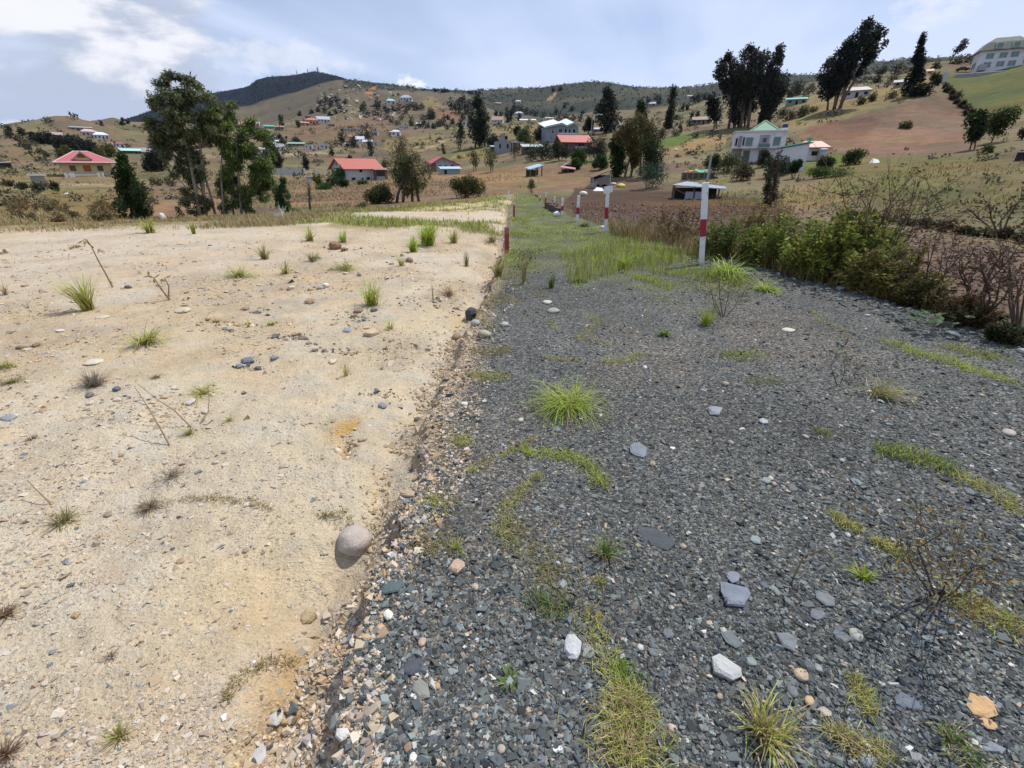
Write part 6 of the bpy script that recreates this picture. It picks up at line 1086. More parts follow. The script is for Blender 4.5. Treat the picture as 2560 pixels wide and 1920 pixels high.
    e, m, v, r = site('terrace_wall', 'long pale terrace wall below the mansion', 'wall', 2480, 184, 13); L = 190 * m; MB().box(-L / 2, L / 2, 0, .4, -4, v(3)).build('wall', cmat((.30, .30, .29)), e); MB().box(-L / 2 - .1, L / 2 + .1, -.15, .55, v(3), v(5.5)).build('coping', cmat((.62, .61, .60)), e); MB().box(-L / 2, L / 2, .56, 8, v(3) - .6, v(3) - .1).build('terrace_floor', cmat((.48, .47, .47)), e)
    # cars on the terrace
    def car(label, px, py, wpx, col, yaw=0, cat='car', name='parked_car', dz=0):
        e, m, v, r = site(name, label, cat, px, py, yaw, dz=dz); L = wpx * m; k = L / 4.3; b = MB(); b.prism([(-2.1 * k, .35 * k), (2.1 * k, .35 * k), (2.15 * k, .75 * k), (1.2 * k, .92 * k), (-1.9 * k, .95 * k), (-2.15 * k, .8 * k)], 0, 1.7 * k).build('body', cmat(col, .35), e)
        MB().prism([(-1.5 * k, .93 * k), (1.1 * k, .93 * k), (.5 * k, 1.45 * k), (-1.1 * k, 1.48 * k)], .12 * k, 1.58 * k).build('cabin', M_GLASS, e)
        for xx in (-1.35, 1.35):
            for yy in (0.02, 1.55): MB().prism([(xx * k + .33 * k * math.cos(a), .33 * k + .33 * k * math.sin(a)) for a in np.linspace(0, 6.283, 11)[:-1]], yy * k - .05, yy * k + .15 * k).build('wheel', M_DARK, e)
    car('dark car parked on the terrace left of the mansion', 2405, 181, 34, (.03, .025, .03), 12, dz=.4); car('dark car parked before the mansion entrance', 2450, 175, 26, (.03, .03, .035), 14, dz=1.2)
    car('small dark green truck on the dirt track beyond the pink-roofed house', 1100, 350, 16, (.05, .09, .06), 10, 'truck', 'parked_truck')
    e, m, v, r = site('covered_cart', 'black box shelter with pale sheets on top, cut by the right edge', 'shelter', 2552, 402, 0); W = 34 * m; MB().box(-W / 2, W / 2, 0, W * .7, -.5, v(22)).build('box', cmat((.035, .03, .04)), e, bevel=.05); MB().prism([(-W * .55, v(21)), (-W * .1, v(24)), (.0, v(32)), (W * .2, v(34)), (W * .45, v(28)), (W * .6, v(24)), (W * .6, v(21))], -.2, W * .7).build('sheet', cmat((.55, .56, .60)), e)
    # small items
    e, m, v, r = site('cistern', 'small grey cistern with white lid on the left meadow', 'cistern', 98, 456); MB().box(-.7, .7, 0, 1.4, -.4, v(16)).build('tank', cmat((.30, .29, .27)), e); MB().box(-.95, .95, -.2, 1.6, v(16), v(20)).build('lid', cmat((.68, .68, .66)), e)
    e, m, v, r = site('field_hut', 'dark open hut at the left edge of the photograph', 'hut', 16, 420, 15); W = 34 * m; H = v(13); walls(e, W, W * .7, H, (.045, .04, .04)); roof(e, 'shedx', W, W * .7, H, v(4), (.42, .42, .42), .3)
    stone('white rubbish bag on the slope below the cream house', 168, 487, 14, 6, (.66, .65, .62), .6, .5, name='bag', cat='bag'); 
    e, m, v, r = site('feed_bag', 'white upright bag standing behind the far verge', 'bag', 409, 556, r=30); MB().tube([(0, 0, -.05), (.02, 0, .18), (.0, 0, .38), (-.03, 0, .44)], [.13, .16, .12, .04], 10).build('bag', cmat((.66, .64, .6)), e, True)
    e, m, v, r = site('white_statue', 'grey-white concrete gate pillar at the top of the hedge', 'pillar', 2357, 206, 0); MB().box(-.6, .6, 0, 1, -.5, v(22)).build('shaft', cmat((.45, .46, .47)), e); MB().box(-.45, .75, -.1, 1.1, v(22), v(29)).build('cap', cmat((.52, .53, .54)), e); e.name = 'gate_pillar'
    e, m, v, r = site('rubbish_heap', 'white and green sheeted heap at the foot of the brown slope', 'heap', 2188, 408); MB().add([(-.75, 0, -.3), (.75, 0, -.3), (.7, .8, -.3), (-.7, .8, -.3), (-.35, .3, .55), (.2, .4, .38)], [(0, 1, 5, 4), (1, 2, 5), (2, 3, 4, 5), (3, 0, 4)]).build('heap', cmat((.56, .58, .58)), e, True)
    # --- hilltop houses on the right
    house('low white house with long grey roof at the foot of the windblown trees', 2140, 244, 66, 18, 10, 'hip', (.46, .47, .46), (.34, .32, .27), 4, .5, wins=3, ridge=.6); house('pale flat house on the ridge behind the windblown trees', 2163, 200, 40, 9, 3, 'flat', (.42, .44, .43), (.62, .64, .63), 10, .5, wins=3)
    house('long shed with turquoise roof right of the eucalyptus grove', 1990, 262, 50, 14, 7, 'shed', (.22, .24, .22), (.12, .42, .34), 6, .5, wins=3, name='shed', cat='shed'); house('brown tiled house behind the left of the grove', 1752, 312, 44, 14, 8, 'gable', (.22, .19, .17), (.30, .19, .14), 0, .7, wins=4); house('small peach-roofed house by the tall pine', 2322, 186, 18, 9, 5, 'gable', (.5, .42, .38), (.55, .28, .19), 0, .8, wins=1); house('grey ruined shed left of the tall pine', 2252, 218, 40, 14, 6, 'gable', (.22, .21, .20), (.26, .25, .25), 0, .6, wins=2, name='shed', cat='shed')
    house('low grey-roofed house by the conical tree', 1565, 322, 36, 9, 9, 'gable', (.14, .12, .11), (.30, .29, .27), 0, .7, wins=2); house('grey metal roof peeping between the dark trees', 1495, 330, 28, 7, 6, 'shed', (.25, .25, .25), (.46, .47, .48), 0, .7, wins=2)
    house('small pale-roofed house on the far pasture', 1629, 264, 20, 5, 4, 'gable', (.3, .28, .26), (.45, .43, .42), 0, .7, wins=2); house('cream house in the notch of the far ridge', 1724, 248, 14, 8, 3, 'gable', (.5, .42, .34), (.4, .3, .24), 0, .8, wins=1)
    # --- far houses on the hillsides (px, py, w, wall, roof, kind, wall colour, roof colour, text)
    Bl, Gr, Tq, Tn, Or = (.36, .46, .56), (.32, .32, .31), (.16, .44, .40), (.36, .27, .20), (.48, .22, .15)
    for a in [(143, 338, 22, 5, 3, 'shed', WHITE, (.66, .66, .68), 'white flat house at the left of the far hamlet'), (205, 330, 54, 11, 4, 'shed', (.30, .27, .27), (.36, .38, .42), 'long dark-walled house with grey roof on top of the far hamlet'), (140, 346, 36, 10, 6, 'gable', (.40, .30, .26), (.42, .33, .29), 'brown house with dull pink roof in the far hamlet'), (228, 344, 40, 15, 7, 'hip', (.52, .44, .40), (.50, .38, .36), 'pinkish house with pale hipped roof in the far hamlet'),
              (256, 350, 38, 13, 7, 'hip', (.62, .62, .60), (.66, .68, .68), 'white house with white hipped roof at the right of the far hamlet'), (278, 370, 18, 10, 5, 'gable', WHITE, (.33, .17, .13), 'small white house with dark window below the far hamlet'), (301, 368, 22, 9, 4, 'hip', WHITE, (.34, .16, .12), 'white cottage with brown roof below the far hamlet'), (335, 384, 56, 7, 8, 'shed', (.10, .12, .11), (.40, .62, .56), 'long shed with pale turquoise roof left of the eucalyptus'), (372, 391, 28, 13, 9, 'gable', (.46, .42, .36), (.40, .37, .33), 'cream gabled barn behind the eucalyptus'),
              (142, 358, 26, 7, 4, 'gable', (.26, .22, .20), (.38, .34, .32), 'low brown shed below the far hamlet'), (190, 366, 44, 7, 4, 'shed', (.22, .19, .18), (.44, .40, .38), 'long low shed behind the dark trees of the hamlet'), (390, 352, 22, 8, 3, 'flat', (.42, .34, .24), (.55, .5, .42), 'tan flat-roofed house left of the eucalyptus crown'), (415, 348, 18, 6, 3, 'flat', (.34, .3, .26), (.56, .54, .5), 'pale roofed hut beside the eucalyptus crown'),
              (612, 320, 26, 9, 6, 'gable', Or, (.5, .24, .17), 'orange house just right of the eucalyptus crown'), (640, 313, 18, 5, 4, 'gable', WHITE, (.62, .64, .66), 'tiny white house at the foot of the dark mountain'), (673, 322, 26, 6, 5, 'shed', (.3, .33, .3), (.08, .38, .28), 'low house with green roof left of the orange villa'), (700, 323, 22, 6, 3, 'gable', (.3, .22, .2), (.36, .25, .2), 'brown-roofed hut left of the orange villa'), (782, 313, 32, 13, 6, 'hip', (.56, .33, .22), (.46, .18, .12), 'orange two-storey villa on the far slope'), (764, 314, 20, 7, 3, 'gable', (.5, .3, .24), (.45, .25, .2), 'low pink house at the left of the orange villa'), (810, 306, 32, 8, 8, 'gable', (.5, .5, .52), (.40, .42, .46), 'grey-roofed white house right of the orange villa'),
              (830, 316, 14, 5, 3, 'flat', (.2, .17, .15), (.4, .38, .36), 'small dark hut below the grey-roofed house'), (682, 374, 22, 14, 6, 'gable', (.44, .48, .52), (.42, .52, .60), 'blue-grey house in the far white settlement'), (702, 376, 20, 10, 7, 'gable', (.62, .62, .62), (.34, .33, .34), 'white cottage with dark window in the far settlement'), (690, 358, 28, 5, 4, 'shed', (.2, .2, .22), (.50, .56, .62), 'blue-roofed shed above the far settlement'), (740, 366, 40, 7, 5, 'shed', (.22, .2, .18), (.24, .42, .34), 'long green-roofed shed in the far settlement'), (772, 372, 18, 9, 3, 'flat', WHITE, (.6, .6, .6), 'white flat house at the middle of the far settlement'), (792, 372, 18, 8, 3, 'flat', WHITE, (.62, .62, .62), 'second white flat house of the far settlement'), (811, 372, 20, 10, 3, 'flat', (.58, .58, .6), (.66, .66, .68), 'rightmost white block of the far settlement'),
              (655, 384, 22, 12, 4, 'gable', (.5, .48, .46), (.42, .38, .36), 'pale cottage right of the eucalyptus foliage'), (876, 330, 32, 8, 4, 'flat', (.46, .43, .38), (.54, .50, .44), 'long cream house with many dark windows, mid slope'), (902, 331, 16, 7, 3, 'flat', (.46, .44, .40), (.42, .40, .36), 'cream annex at the right of the many-windowed house'), (936, 339, 18, 10, 4, 'flat', (.46, .46, .46), (.50, .48, .46), 'small white house with square window, mid slope'), (990, 341, 22, 12, 5, 'hip', WHITE, (.62, .63, .65), 'white house on the edge of the mid-slope terrace'), (900, 356, 20, 9, 7, 'gable', WHITE, (.66, .68, .7), 'white gabled house with dark roof edge, mid slope'), (918, 360, 24, 6, 5, 'gable', (.58, .6, .6), (.5, .55, .55), 'pale low house right of the white gabled house'), (870, 366, 14, 5, 4, 'shed', (.3, .33, .3), (.62, .66, .64), 'tiny shed with two white roof sheets, mid slope'), (886, 346, 24, 5, 4, 'gable', (.4, .28, .25), (.36, .18, .15), 'red-brown roof behind the white gabled house'), (935, 364, 18, 9, 2, 'flat', (.5, .5, .5), (.55, .55, .55), 'pale wall-like house above the grey house roof'),
              (978, 260, 22, 8, 6, 'hip', (.5, .5, .5), (.28, .52, .50), 'far white house with turquoise hipped roof'), (1015, 254, 30, 10, 8, 'hip', (.55, .55, .56), (.38, .38, .44), 'far white villa with dark grey hipped roof'), (1010, 322, 24, 7, 3, 'flat', (.56, .56, .57), (.66, .66, .68), 'white flat-roofed house on the terraces'), (1048, 315, 14, 6, 4, 'shed', (.14, .12, .11), (.66, .66, .66), 'small white-roofed hut among the terrace trees'), (985, 336, 16, 6, 3, 'shed', (.4, .4, .4), (.6, .6, .62), 'small white shed below the terrace house'), (1165, 316, 18, 14, 3, 'flat', (.52, .5, .47), (.5, .48, .46), 'pale house half hidden by the big dark tree'), (1243, 309, 28, 10, 9, 'gable', (.56, .52, .5), (.46, .28, .22), 'terracotta-roofed white house right of the big dark tree'), (1297, 287, 22, 4, 5, 'hip', (.4, .4, .38), (.5, .52, .52), 'grey hipped house behind the conical trees'), (1320, 302, 40, 2, 4, 'gable', (.6, .6, .58), (.64, .64, .62), 'long low white greenhouse on the far pasture'), (1352, 301, 12, 4, 2, 'flat', (.5, .45, .4), (.6, .58, .54), 'tiny pale hut right of the greenhouse'), (1374, 302, 20, 7, 3, 'shed', (.5, .5, .48), (.58, .58, .56), 'pale shed left of the zigzag-roofed house'), (1135, 246, 8, 4, 2, 'flat', WHITE, WHITE, 'tiny white hut high on the far slope'), (1296, 258, 12, 5, 3, 'gable', (.5, .46, .42), (.5, .48, .45), 'tiny pale house on the far terrace below the ridge'), (1245, 262, 16, 4, 3, 'gable', (.4, .34, .3), (.36, .26, .22), 'brown hut on the far terrace')]:
        px, py, w, h, rr, kind, wc, rc, lb = a; house(lb, px, py, w, h, rr, kind, wc, rc, (px * 7 % 25) - 12, .7, wins=2 if w < 24 else 4, group='houses scattered over the far hills', o=.5, rmin=60, name='house')
    # --- masts on the summit, poles
    def mast(label, px, py, ty, wpx, n=3):
        x, y, z, r, az = place(px, py, 2600); H = EYE + r * float(ray(px, ty)[1]) - z; e = empty('radio_mast', (x, y, z), -az, label, 'mast', 'radio masts on the summit'); w = wpx * mpp(r, az, py) * .85; m = MB()
        for k in range(3): m.tube([(w * math.cos(k * 2.09), w * math.sin(k * 2.09), -5), (w * .35 * math.cos(k * 2.09), w * .35 * math.sin(k * 2.09), H * .85), (0, 0, H)], [w * .30, w * .25, w * .15], 4)
        for k in range(14): zz = H * k / 16; s = w * (1 - .65 * k / 16); m.tube([(s, 0, zz), (-s * .5, s * .86, zz + H / 32), (-s * .5, -s * .86, zz + H / 16)], w * .12, 3)
        m.build('lattice', cmat((.20, .21, .26)), e); MB().tube([(w * .5, -w * .6, H * .6), (w * .5, -w * .9, H * .62)], w * .5, 8).build('dish', cmat((.5, .5, .52)), e)
    mast('leftmost thin radio mast on the dark summit', 745, 203, 175, 2.2); mast('second radio mast from the left on the dark summit', 772, 199, 172, 2.6); mast('short radio mast between the taller ones', 785, 197, 178, 1.6); mast('thickest radio mast at the right of the summit', 797, 197, 167, 4.2)
    def pole(label, px, py, ty, arms=0, tx=None, r=None):
        x, y, z, r, az = place(px, py, r, 40); H = EYE + r * float(ray(px, ty)[1]) - z; e = empty('utility_pole', (x, y, z), -az, label, 'pole', 'utility poles'); w = max(.14, r * .0009); MB().tube([(0, 0, -.5), (0, 0, H)], [w, w * .7], 6).build('shaft', cmat((.34, .33, .31)), e)
        if arms: MB().box(-1.6 * arms, 1.6 * arms, -w, w, H * .84, H * .84 + .16).build('crossarm', cmat((.28, .26, .24)), e)
        return e, H
    e, H = pole('street lamp pole with two arms above the salmon-roofed house', 1477, 352, 278, 1); 
    for s in (-1, 1): MB().tube([(0, -.05, H * .80), (s * 1.4, -.4, H * .90), (s * 2.3, -.6, H * .88)], .07, 5).build('lamp_arm', cmat((.5, .5, .5)), e); MB().box(s * 2.5 - .35, s * 2.5 + .35, -.8, -.45, H * .86, H * .89).build('lamp_head', cmat((.6, .6, .6)), e)
    pole('slim pole behind the red-orange roof', 942, 402, 345); pole('slim pole at the foot of the dark mountain', 731, 318, 296); pole('wooden post among the terrace trees', 1077, 325, 300); pole('tall thin pole rising from the pen', 1765, 470, 386, 0, r=52); pole('slim pole on the far brown slope', 668, 316, 300)
build_houses()
# ------------------------------------------------------------------ trees and bushes
EUC = (.040, .055, .030); DKG = (.028, .045, .020); MID = (.055, .078, .026); OLV = (.095, .095, .035); YEL = (.17, .17, .035); BRN = (.085, .062, .035); BLG = (.035, .055, .045); FAR = (.034, .045, .030)
def build_trees():
    # --- left eucalyptus pair and neighbours behind the lot
    def euc(name, label, r, base, blobs, trunks, n, col, seed, leaf, alt=None, altp=0, shell=.35):
        """tall windblown tree given by branch masses: photograph points of mass centres with radii"""
        rng = np.random.default_rng(seed); x, y, z, r, az = place(base[0], base[1], r); e = empty(name, (x, y, z), -az, label, 'tree'); m = mpp(r, az, base[1])
        def L(px, py, off=0):
            a, t = ray(px, py); a, t = float(a), float(t); rr = r + off; X, Y = rr * math.sin(a) - x, rr * math.cos(a) - y; c, s = math.cos(az), math.sin(az); return Vector((X * c - Y * s, X * s + Y * c, EYE + rr * t - z))
        bl = []; tb = MB()
        for k, pts in enumerate(trunks):
            o = (k - len(trunks) / 2) * .25; rad0 = pts[-1]; ps = [L(px, py, o) for px, py in pts[:-1]]; ps[0].z = -.3; tb.tube(ps, [rad0 * (1 - .75 * i / (len(ps) - 1)) for i in range(len(ps))], 7)
        for (px, py, rx, ry) in blobs:
            for q in range(6):
                off = rng.uniform(-.9, .9) * rx * m; c = L(px + rng.normal() * rx * .55, py + rng.normal() * ry * .55, off); f = rng.uniform(.40, .70)
                bl.append((c.x, c.y, c.z, rx * m * f, rx * m * f, max(ry * m * f * .9, .15)))
                t0 = min((L(*p) for pts in trunks for p in pts[1:-1]), key=lambda p: (p - c).length + (1.5 if p.z > c.z else 0)); tb.tube([t0, (t0 + c) / 2 - Vector((0, 0, .1)), c], [.05, .035, .012], 4)
        tb.build('trunk', M_PALEBARK, e, True); v, f, c = crown_mesh(rng, bl, n, leaf, leaf * .34, col, .32, .75, shell, alt, altp, .25); obj_np('crown', v, f, M_LEAF, c, e)
    euc('eucalyptus_tree', 'tallest windblown eucalyptus at the left, leaning left', 38, (500, 548), [(460, 195, 20, 18), (415, 205, 24, 20), (440, 235, 40, 24), (485, 235, 28, 28), (390, 260, 22, 30), (380, 300, 16, 26), (430, 285, 42, 26), (490, 285, 36, 32), (405, 325, 30, 30), (415, 365, 26, 30), (455, 330, 38, 30), (510, 335, 30, 34), (440, 380, 26, 34), (480, 385, 30, 36), (455, 430, 24, 34), (490, 440, 26, 34), (470, 480, 22, 26), (500, 500, 26, 24), (490, 525, 20, 16)],
        [[(500, 548), (492, 490), (478, 420), (460, 340), (440, 260), (425, 205), .13], [(515, 548), (508, 480), (505, 400), (490, 310), (472, 240), (458, 195), .12], [(540, 548), (530, 500), (512, 440), (500, 370), (498, 300), .09]], 30000, (.110, .130, .055), 5, .20, (.22, .23, .11), .22, .0)
    euc('eucalyptus_tree', 'broad bright green eucalyptus right of the tallest one', 38.6, (600, 548), [(550, 295, 30, 24), (520, 310, 24, 28), (600, 318, 34, 24), (645, 345, 26, 20), (545, 345, 24, 30), (590, 350, 34, 28), (630, 370, 30, 28), (565, 395, 32, 32), (615, 405, 36, 30), (665, 415, 28, 30), (672, 455, 22, 26), (580, 440, 30, 30), (630, 450, 36, 28), (560, 470, 22, 26), (600, 485, 28, 24), (650, 470, 24, 20), (575, 515, 22, 18), (615, 515, 18, 16)],
        [[(560, 548), (556, 500), (552, 430), (556, 360), (566, 305), .09], [(605, 548), (600, 490), (594, 420), (590, 350), (586, 315), .10], [(612, 548), (625, 490), (640, 440), (650, 415), .07], [(585, 548), (580, 500), (572, 440), (575, 400), .07]], 30000, (.115, .160, .044), 6, .20, (.24, .29, .08), .22, .0)
    tree('conifer', 'dark green bushy cypress left of the eucalyptus', 335, 543, 306, 384, 122, 'flame', 9000, (.040, .070, .022), .02, 34, 2, .13, .1, 34, seed=7, br=.13, cat='cypress', alt=(.06, .09, .03), altp=.15)
    tree('conifer', 'small green cypress right of the eucalyptus pair', 712, 532, 706, 446, 60, 'flame', 3600, (.060, .10, .026), .05, 22, 1, .12, .1, 37, seed=8, br=.15, cat='cypress', alt=(.09, .12, .04), altp=.2)
    tree('sapling', 'low dark shrubby sapling between cypress and eucalyptus', 450, 543, 446, 508, 24, 'round', 300, (.05, .06, .025), .15, 10, 1, .11, .2, 33, seed=9, br=.22)
    tree('bare_tree', 'leafless thin tree right of the small green cypress', 778, 528, 770, 452, 44, 'top', 60, (.10, .08, .05), .4, 9, 1, .10, .3, 40, seed=10, br=.2, sticks=16, tr=.09)
    tree('broadleaf_tree', 'airy olive tree with several stems before the pink-roofed house', 1022, 512, 1025, 383, 116, 'round', 6800, (.085, .10, .032), .22, 30, 4, .15, .35, 44, seed=11, br=.13, alt=(.15, .13, .05), altp=.2, tr=.11)
    tree('broadleaf_tree', 'sparse feathery tree left behind the airy olive tree', 1000, 425, 1005, 345, 86, 'round', 1300, (.085, .082, .038), .25, 20, 3, None, .3, seed=12, br=.15, alt=(.15, .12, .05), altp=.3)
    shrub('round_bush', 'dark rounded bush on the brown field, left one', 950, 522, 74, 54, 5200, (.060, .068, .020), .15, r=44, seed=13, nb=12); shrub('round_bush', 'wide dark rounded bush on the brown field by the path end', 1166, 508, 100, 54, 6200, (.066, .072, .020), .15, r=45, seed=14, nb=14)
    shrub('bush', 'scraggly bush at the far end of the path grass', 1330, 497, 30, 44, 700, (.08, .085, .03), .10, r=42, seed=15)
    for k, (px, py, w, h, lb) in enumerate([(60, 475, 34, 22, 'dark bush at the left meadow edge'), (102, 480, 44, 24, 'dark bush under the grey cistern'), (137, 478, 26, 24, 'slim bush right of the grey cistern'), (22, 466, 40, 14, 'low bush at the far left meadow')]): shrub('bush', lb, px, py, w, h, 420, (.055, .06, .026), .22, seed=20 + k)
    # dry shrubs bank at the left
    rng = np.random.default_rng(77)
    for k in range(40):
        px = rng.uniform(20, 310); py = rng.uniform(500, 552); w = rng.uniform(28, 58); c = [(.20, .14, .06), (.15, .115, .05), (.24, .18, .085), (.11, .105, .045)][k % 4]
        shrub('dry_shrub', 'dry tan shrub on the bank left of the dark cypress', px, py, w, w * .55, 330, c, .10, 'dry shrubs on the left bank', float(np.clip(30 + (548 - py) * .35, 27, 46)), 100 + k, 7, (.30, .23, .12), .3, 8, shell=.2, mat_=M_DRY)
    shrub('bush', 'grey-leaved bush behind the pale bag', 740, 545, 44, 20, 400, (.11, .12, .05), .1, r=31, seed=30); shrub('bush', 'green weeds below the small cypress', 850, 538, 60, 20, 500, (.075, .11, .03), .1, r=33, seed=31); shrub('bush', 'green weeds left of the round dark bush', 910, 536, 44, 16, 400, (.075, .11, .03), .1, r=34, seed=32)
    e = shrub('dead_plant', 'white twiggy dead plant at the far edge of the lot', 712, 572, 32, 34, 20, (.5, .48, .44), .06, r=19.5, seed=33, stems=0); sb = MB(); rg = np.random.default_rng(3)
    for k in range(22): d = unit(rg, 1)[0]; d[2] = abs(d[2]) + .3; sb.tube([(0, 0, 0), tuple(d * .25), tuple(d * .42 + rg.normal(size=3) * .06)], [.012, .008, .004], 4)
    sb.build('branches', cmat((.48, .46, .43)), e)
    # --- garden of the red-orange roofed house
    for k, a in enumerate([(795, 470, 24, 44, (.06, .08, .02), 'tall yellow-topped bush at the corner of the low garden wall'), (835, 466, 50, 34, (.035, .07, .022), 'dark green garden bushes left of the grey house'), (815, 474, 54, 18, (.045, .09, .03), 'low green planting below the grey house'), (858, 470, 30, 24, (.03, .065, .02), 'dark plant at the corner of the grey house'), (905, 462, 40, 10, (.06, .10, .04), 'low green plants before the grey house front'), (965, 430, 40, 34, (.055, .075, .025), 'green bush behind the lean-to')]): shrub('garden_bush', a[5], a[0], a[1], a[2], a[3], 700, a[4], .28, seed=40 + k, alt=(.20, .22, .03) if k == 0 else None, altp=.45)
    tree('palm', 'small palm-like plant beside the gable of the grey house', 846, 455, 846, 422, 34, 'round', 300, (.05, .10, .03), .45, 7, 1, .55, .5, seed=47, br=.2)
    # --- trees around the middle houses
    T = tree
    T('eucalyptus_tree', 'big dark eucalyptus rising behind the fields in the centre', 1200, 368, 1197, 243, 74, 'flame', 4200, (.030, .038, .022), .10, 30, 3, .8, .5, seed=50, br=.16, alt=(.06, .06, .035), altp=.15); T('eucalyptus_tree', 'thin grey-green tree left of the big dark eucalyptus', 1148, 368, 1155, 296, 26, 'col', 700, (.05, .055, .035), .15, 14, 2, .7, .4, seed=51, br=.2)
    T('eucalyptus_tree', 'tall dark twin-topped eucalyptus behind the zigzag roof', 1522, 332, 1518, 222, 80, 'flame', 4400, (.022, .030, .018), .06, 32, 3, .7, .5, seed=52, br=.16); T('conifer', 'conical dark pine above the olive weeping tree', 1602, 350, 1600, 252, 88, 'cone', 3800, (.045, .06, .02), .05, 30, 1, .6, .3, seed=53, br=.14, cat='pine', r=120)
    T('cypress', 'tall slender dark tree left of the eucalyptus grove', 1672, 322, 1684, 214, 36, 'col', 1900, (.030, .042, .018), .02, 26, 1, .6, .3, seed=54, br=.24); T('weeping_tree', 'brown-olive weeping tree between the houses', 1580, 462, 1600, 290, 120, 'top', 7800, (.085, .075, .030), .18, 34, 3, .30, .8, seed=55, br=.14, r=78, alt=(.14, .12, .03), altp=.3)
    T('cypress', 'dark green cypress left of the weeping tree', 1542, 458, 1546, 330, 58, 'col', 4600, (.030, .055, .018), .03, 24, 1, .32, .2, seed=56, br=.22, r=79); T('broadleaf_tree', 'dark green tree right of the weeping tree', 1626, 460, 1628, 350, 78, 'round', 4200, (.040, .055, .018), .1, 22, 2, .3, .4, seed=57, br=.18, r=76)
    for k, a in enumerate([(1622, 472, 84, 58, (.035, .060, .040), 'blue-green bush at the edge of the dark field'), (1500, 425, 36, 34, (.04, .06, .02), 'bush right of the tiled wing'), (1352, 402, 74, 42, (.028, .042, .020), 'big dark bush under the pale-roofed house'), (1400, 402, 44, 50, (.032, .05, .02), 'dark tree-like bush before the dark timber house'), (1450, 412, 40, 36, (.05, .085, .028), 'green banana-like bush under the dark timber house'), (1437, 424, 28, 26, (.055, .085, .02), 'bright round bush beside the grey hut'), (1490, 402, 60, 60, (.05, .058, .03), 'grey-green tree mass right of the dark timber house'), (1310, 366, 56, 40, (.085, .095, .035), 'yellow-green bush behind the concrete block house'), (1350, 358, 40, 44, (.055, .07, .03), 'green tree behind the pale-roofed house'), (1292, 350, 14, 34, (.07, .085, .03), 'slim green tree above the concrete tower'), (1232, 372, 34, 30, (.05, .06, .03), 'green bush left of the concrete block house'), (1540, 402, 30, 60, (.045, .05, .025), 'brownish tree behind the plank shed'), (1470, 335, 24, 36, (.035, .05, .02), 'small dark tree at the end of the zigzag roof')]): shrub('bush', a[5], a[0], a[1], a[2] * 1.15, a[3] * 1.15, 2300, a[4], None, seed=60 + k, nb=14)
    T('broadleaf_tree', 'small green tree standing on the brown field, left of two', 1187, 428, 1184, 378, 36, 'round', 700, (.085, .098, .04), .3, 14, 2, .3, .4, seed=75, br=.18); T('broadleaf_tree', 'small green tree standing on the brown field, right of two', 1228, 430, 1226, 372, 42, 'round', 900, (.085, .098, .038), .3, 16, 2, .3, .4, seed=76, br=.18); T('bare_tree', 'half-bare small tree left of the dark bushes', 1287, 402, 1290, 360, 34, 'round', 260, (.10, .08, .035), .3, 10, 1, .35, .4, seed=77, br=.18, sticks=12)
    # --- eucalyptus grove right of centre
    gv = 'eucalyptus grove right of the centre'
    T('eucalyptus_tree', 'leftmost low dark tree of the eucalyptus grove', 1790, 322, 1778, 236, 56, 'round', 1500, (.022, .026, .018), .25, 39, 2, .65, .5, seed=80, br=0.132, group=gv); T('eucalyptus_tree', 'tall broad tree at the left of the eucalyptus grove', 1830, 320, 1822, 130, 96, 'top', 4600, (.036, .044, .032), .25, 66, 2, .65, .6, seed=81, br=0.099, group=gv, alt=(.07, .075, .06), altp=.15)
    T('eucalyptus_tree', 'highest tree in the middle of the eucalyptus grove', 1862, 320, 1880, 112, 118, 'top', 5600, (.038, .045, .033), .28, 74, 2, .65, .6, seed=82, br=0.092, group=gv, alt=(.08, .08, .065), altp=.15); T('eucalyptus_tree', 'dense dark lower tree in the eucalyptus grove', 1850, 318, 1858, 195, 118, 'round', 3600, (.030, .037, .024), .15, 52, 2, .65, .5, seed=83, br=0.112, group=gv)
    T('eucalyptus_tree', 'spindly tree with a separate top tuft in the eucalyptus grove', 1898, 316, 1948, 110, 58, 'top', 1500, (.035, .04, .032), .5, 30, 1, .6, .5, seed=84, br=0.132, group=gv, alt=(.09, .09, .075), altp=.25); T('eucalyptus_tree', 'airy tree spreading to the right of the eucalyptus grove', 1900, 316, 1938, 175, 124, 'top', 3600, (.036, .042, .034), .35, 52, 2, .6, .5, seed=85, br=0.086, group=gv, alt=(.09, .09, .075), altp=.3); T('eucalyptus_tree', 'rightmost dense green tree of the eucalyptus grove', 1920, 312, 1928, 190, 84, 'round', 2900, (.030, .042, .022), .1, 52, 1, .65, .4, seed=86, br=0.119, group=gv)
    # --- windblown group on the slope
    gw = 'windblown eucalyptus group on the right slope'
    T('eucalyptus_tree', 'left short tree of the windblown group', 2066, 276, 2082, 140, 76, 'round', 2900, (.022, .028, .024), .25, 48, 1, .6, .5, seed=90, br=0.119, group=gw); T('eucalyptus_tree', 'middle tree of the windblown group', 2086, 274, 2118, 100, 92, 'top', 3600, (.024, .031, .025), .25, 52, 1, .6, .5, seed=91, br=0.112, group=gw, alt=(.06, .065, .055), altp=.12); T('eucalyptus_tree', 'tallest tree of the windblown group, its crown blown right', 2096, 272, 2172, 48, 112, 'top', 4000, (.026, .034, .026), .30, 52, 2, .6, .5, seed=92, br=0.099, group=gw, alt=(.06, .07, .055), altp=.12); T('eucalyptus_tree', 'outermost leaning tree of the windblown group', 2102, 270, 2212, 62, 72, 'top', 2200, (.028, .036, .028), .42, 35, 1, .6, .5, seed=93, br=0.106, group=gw)
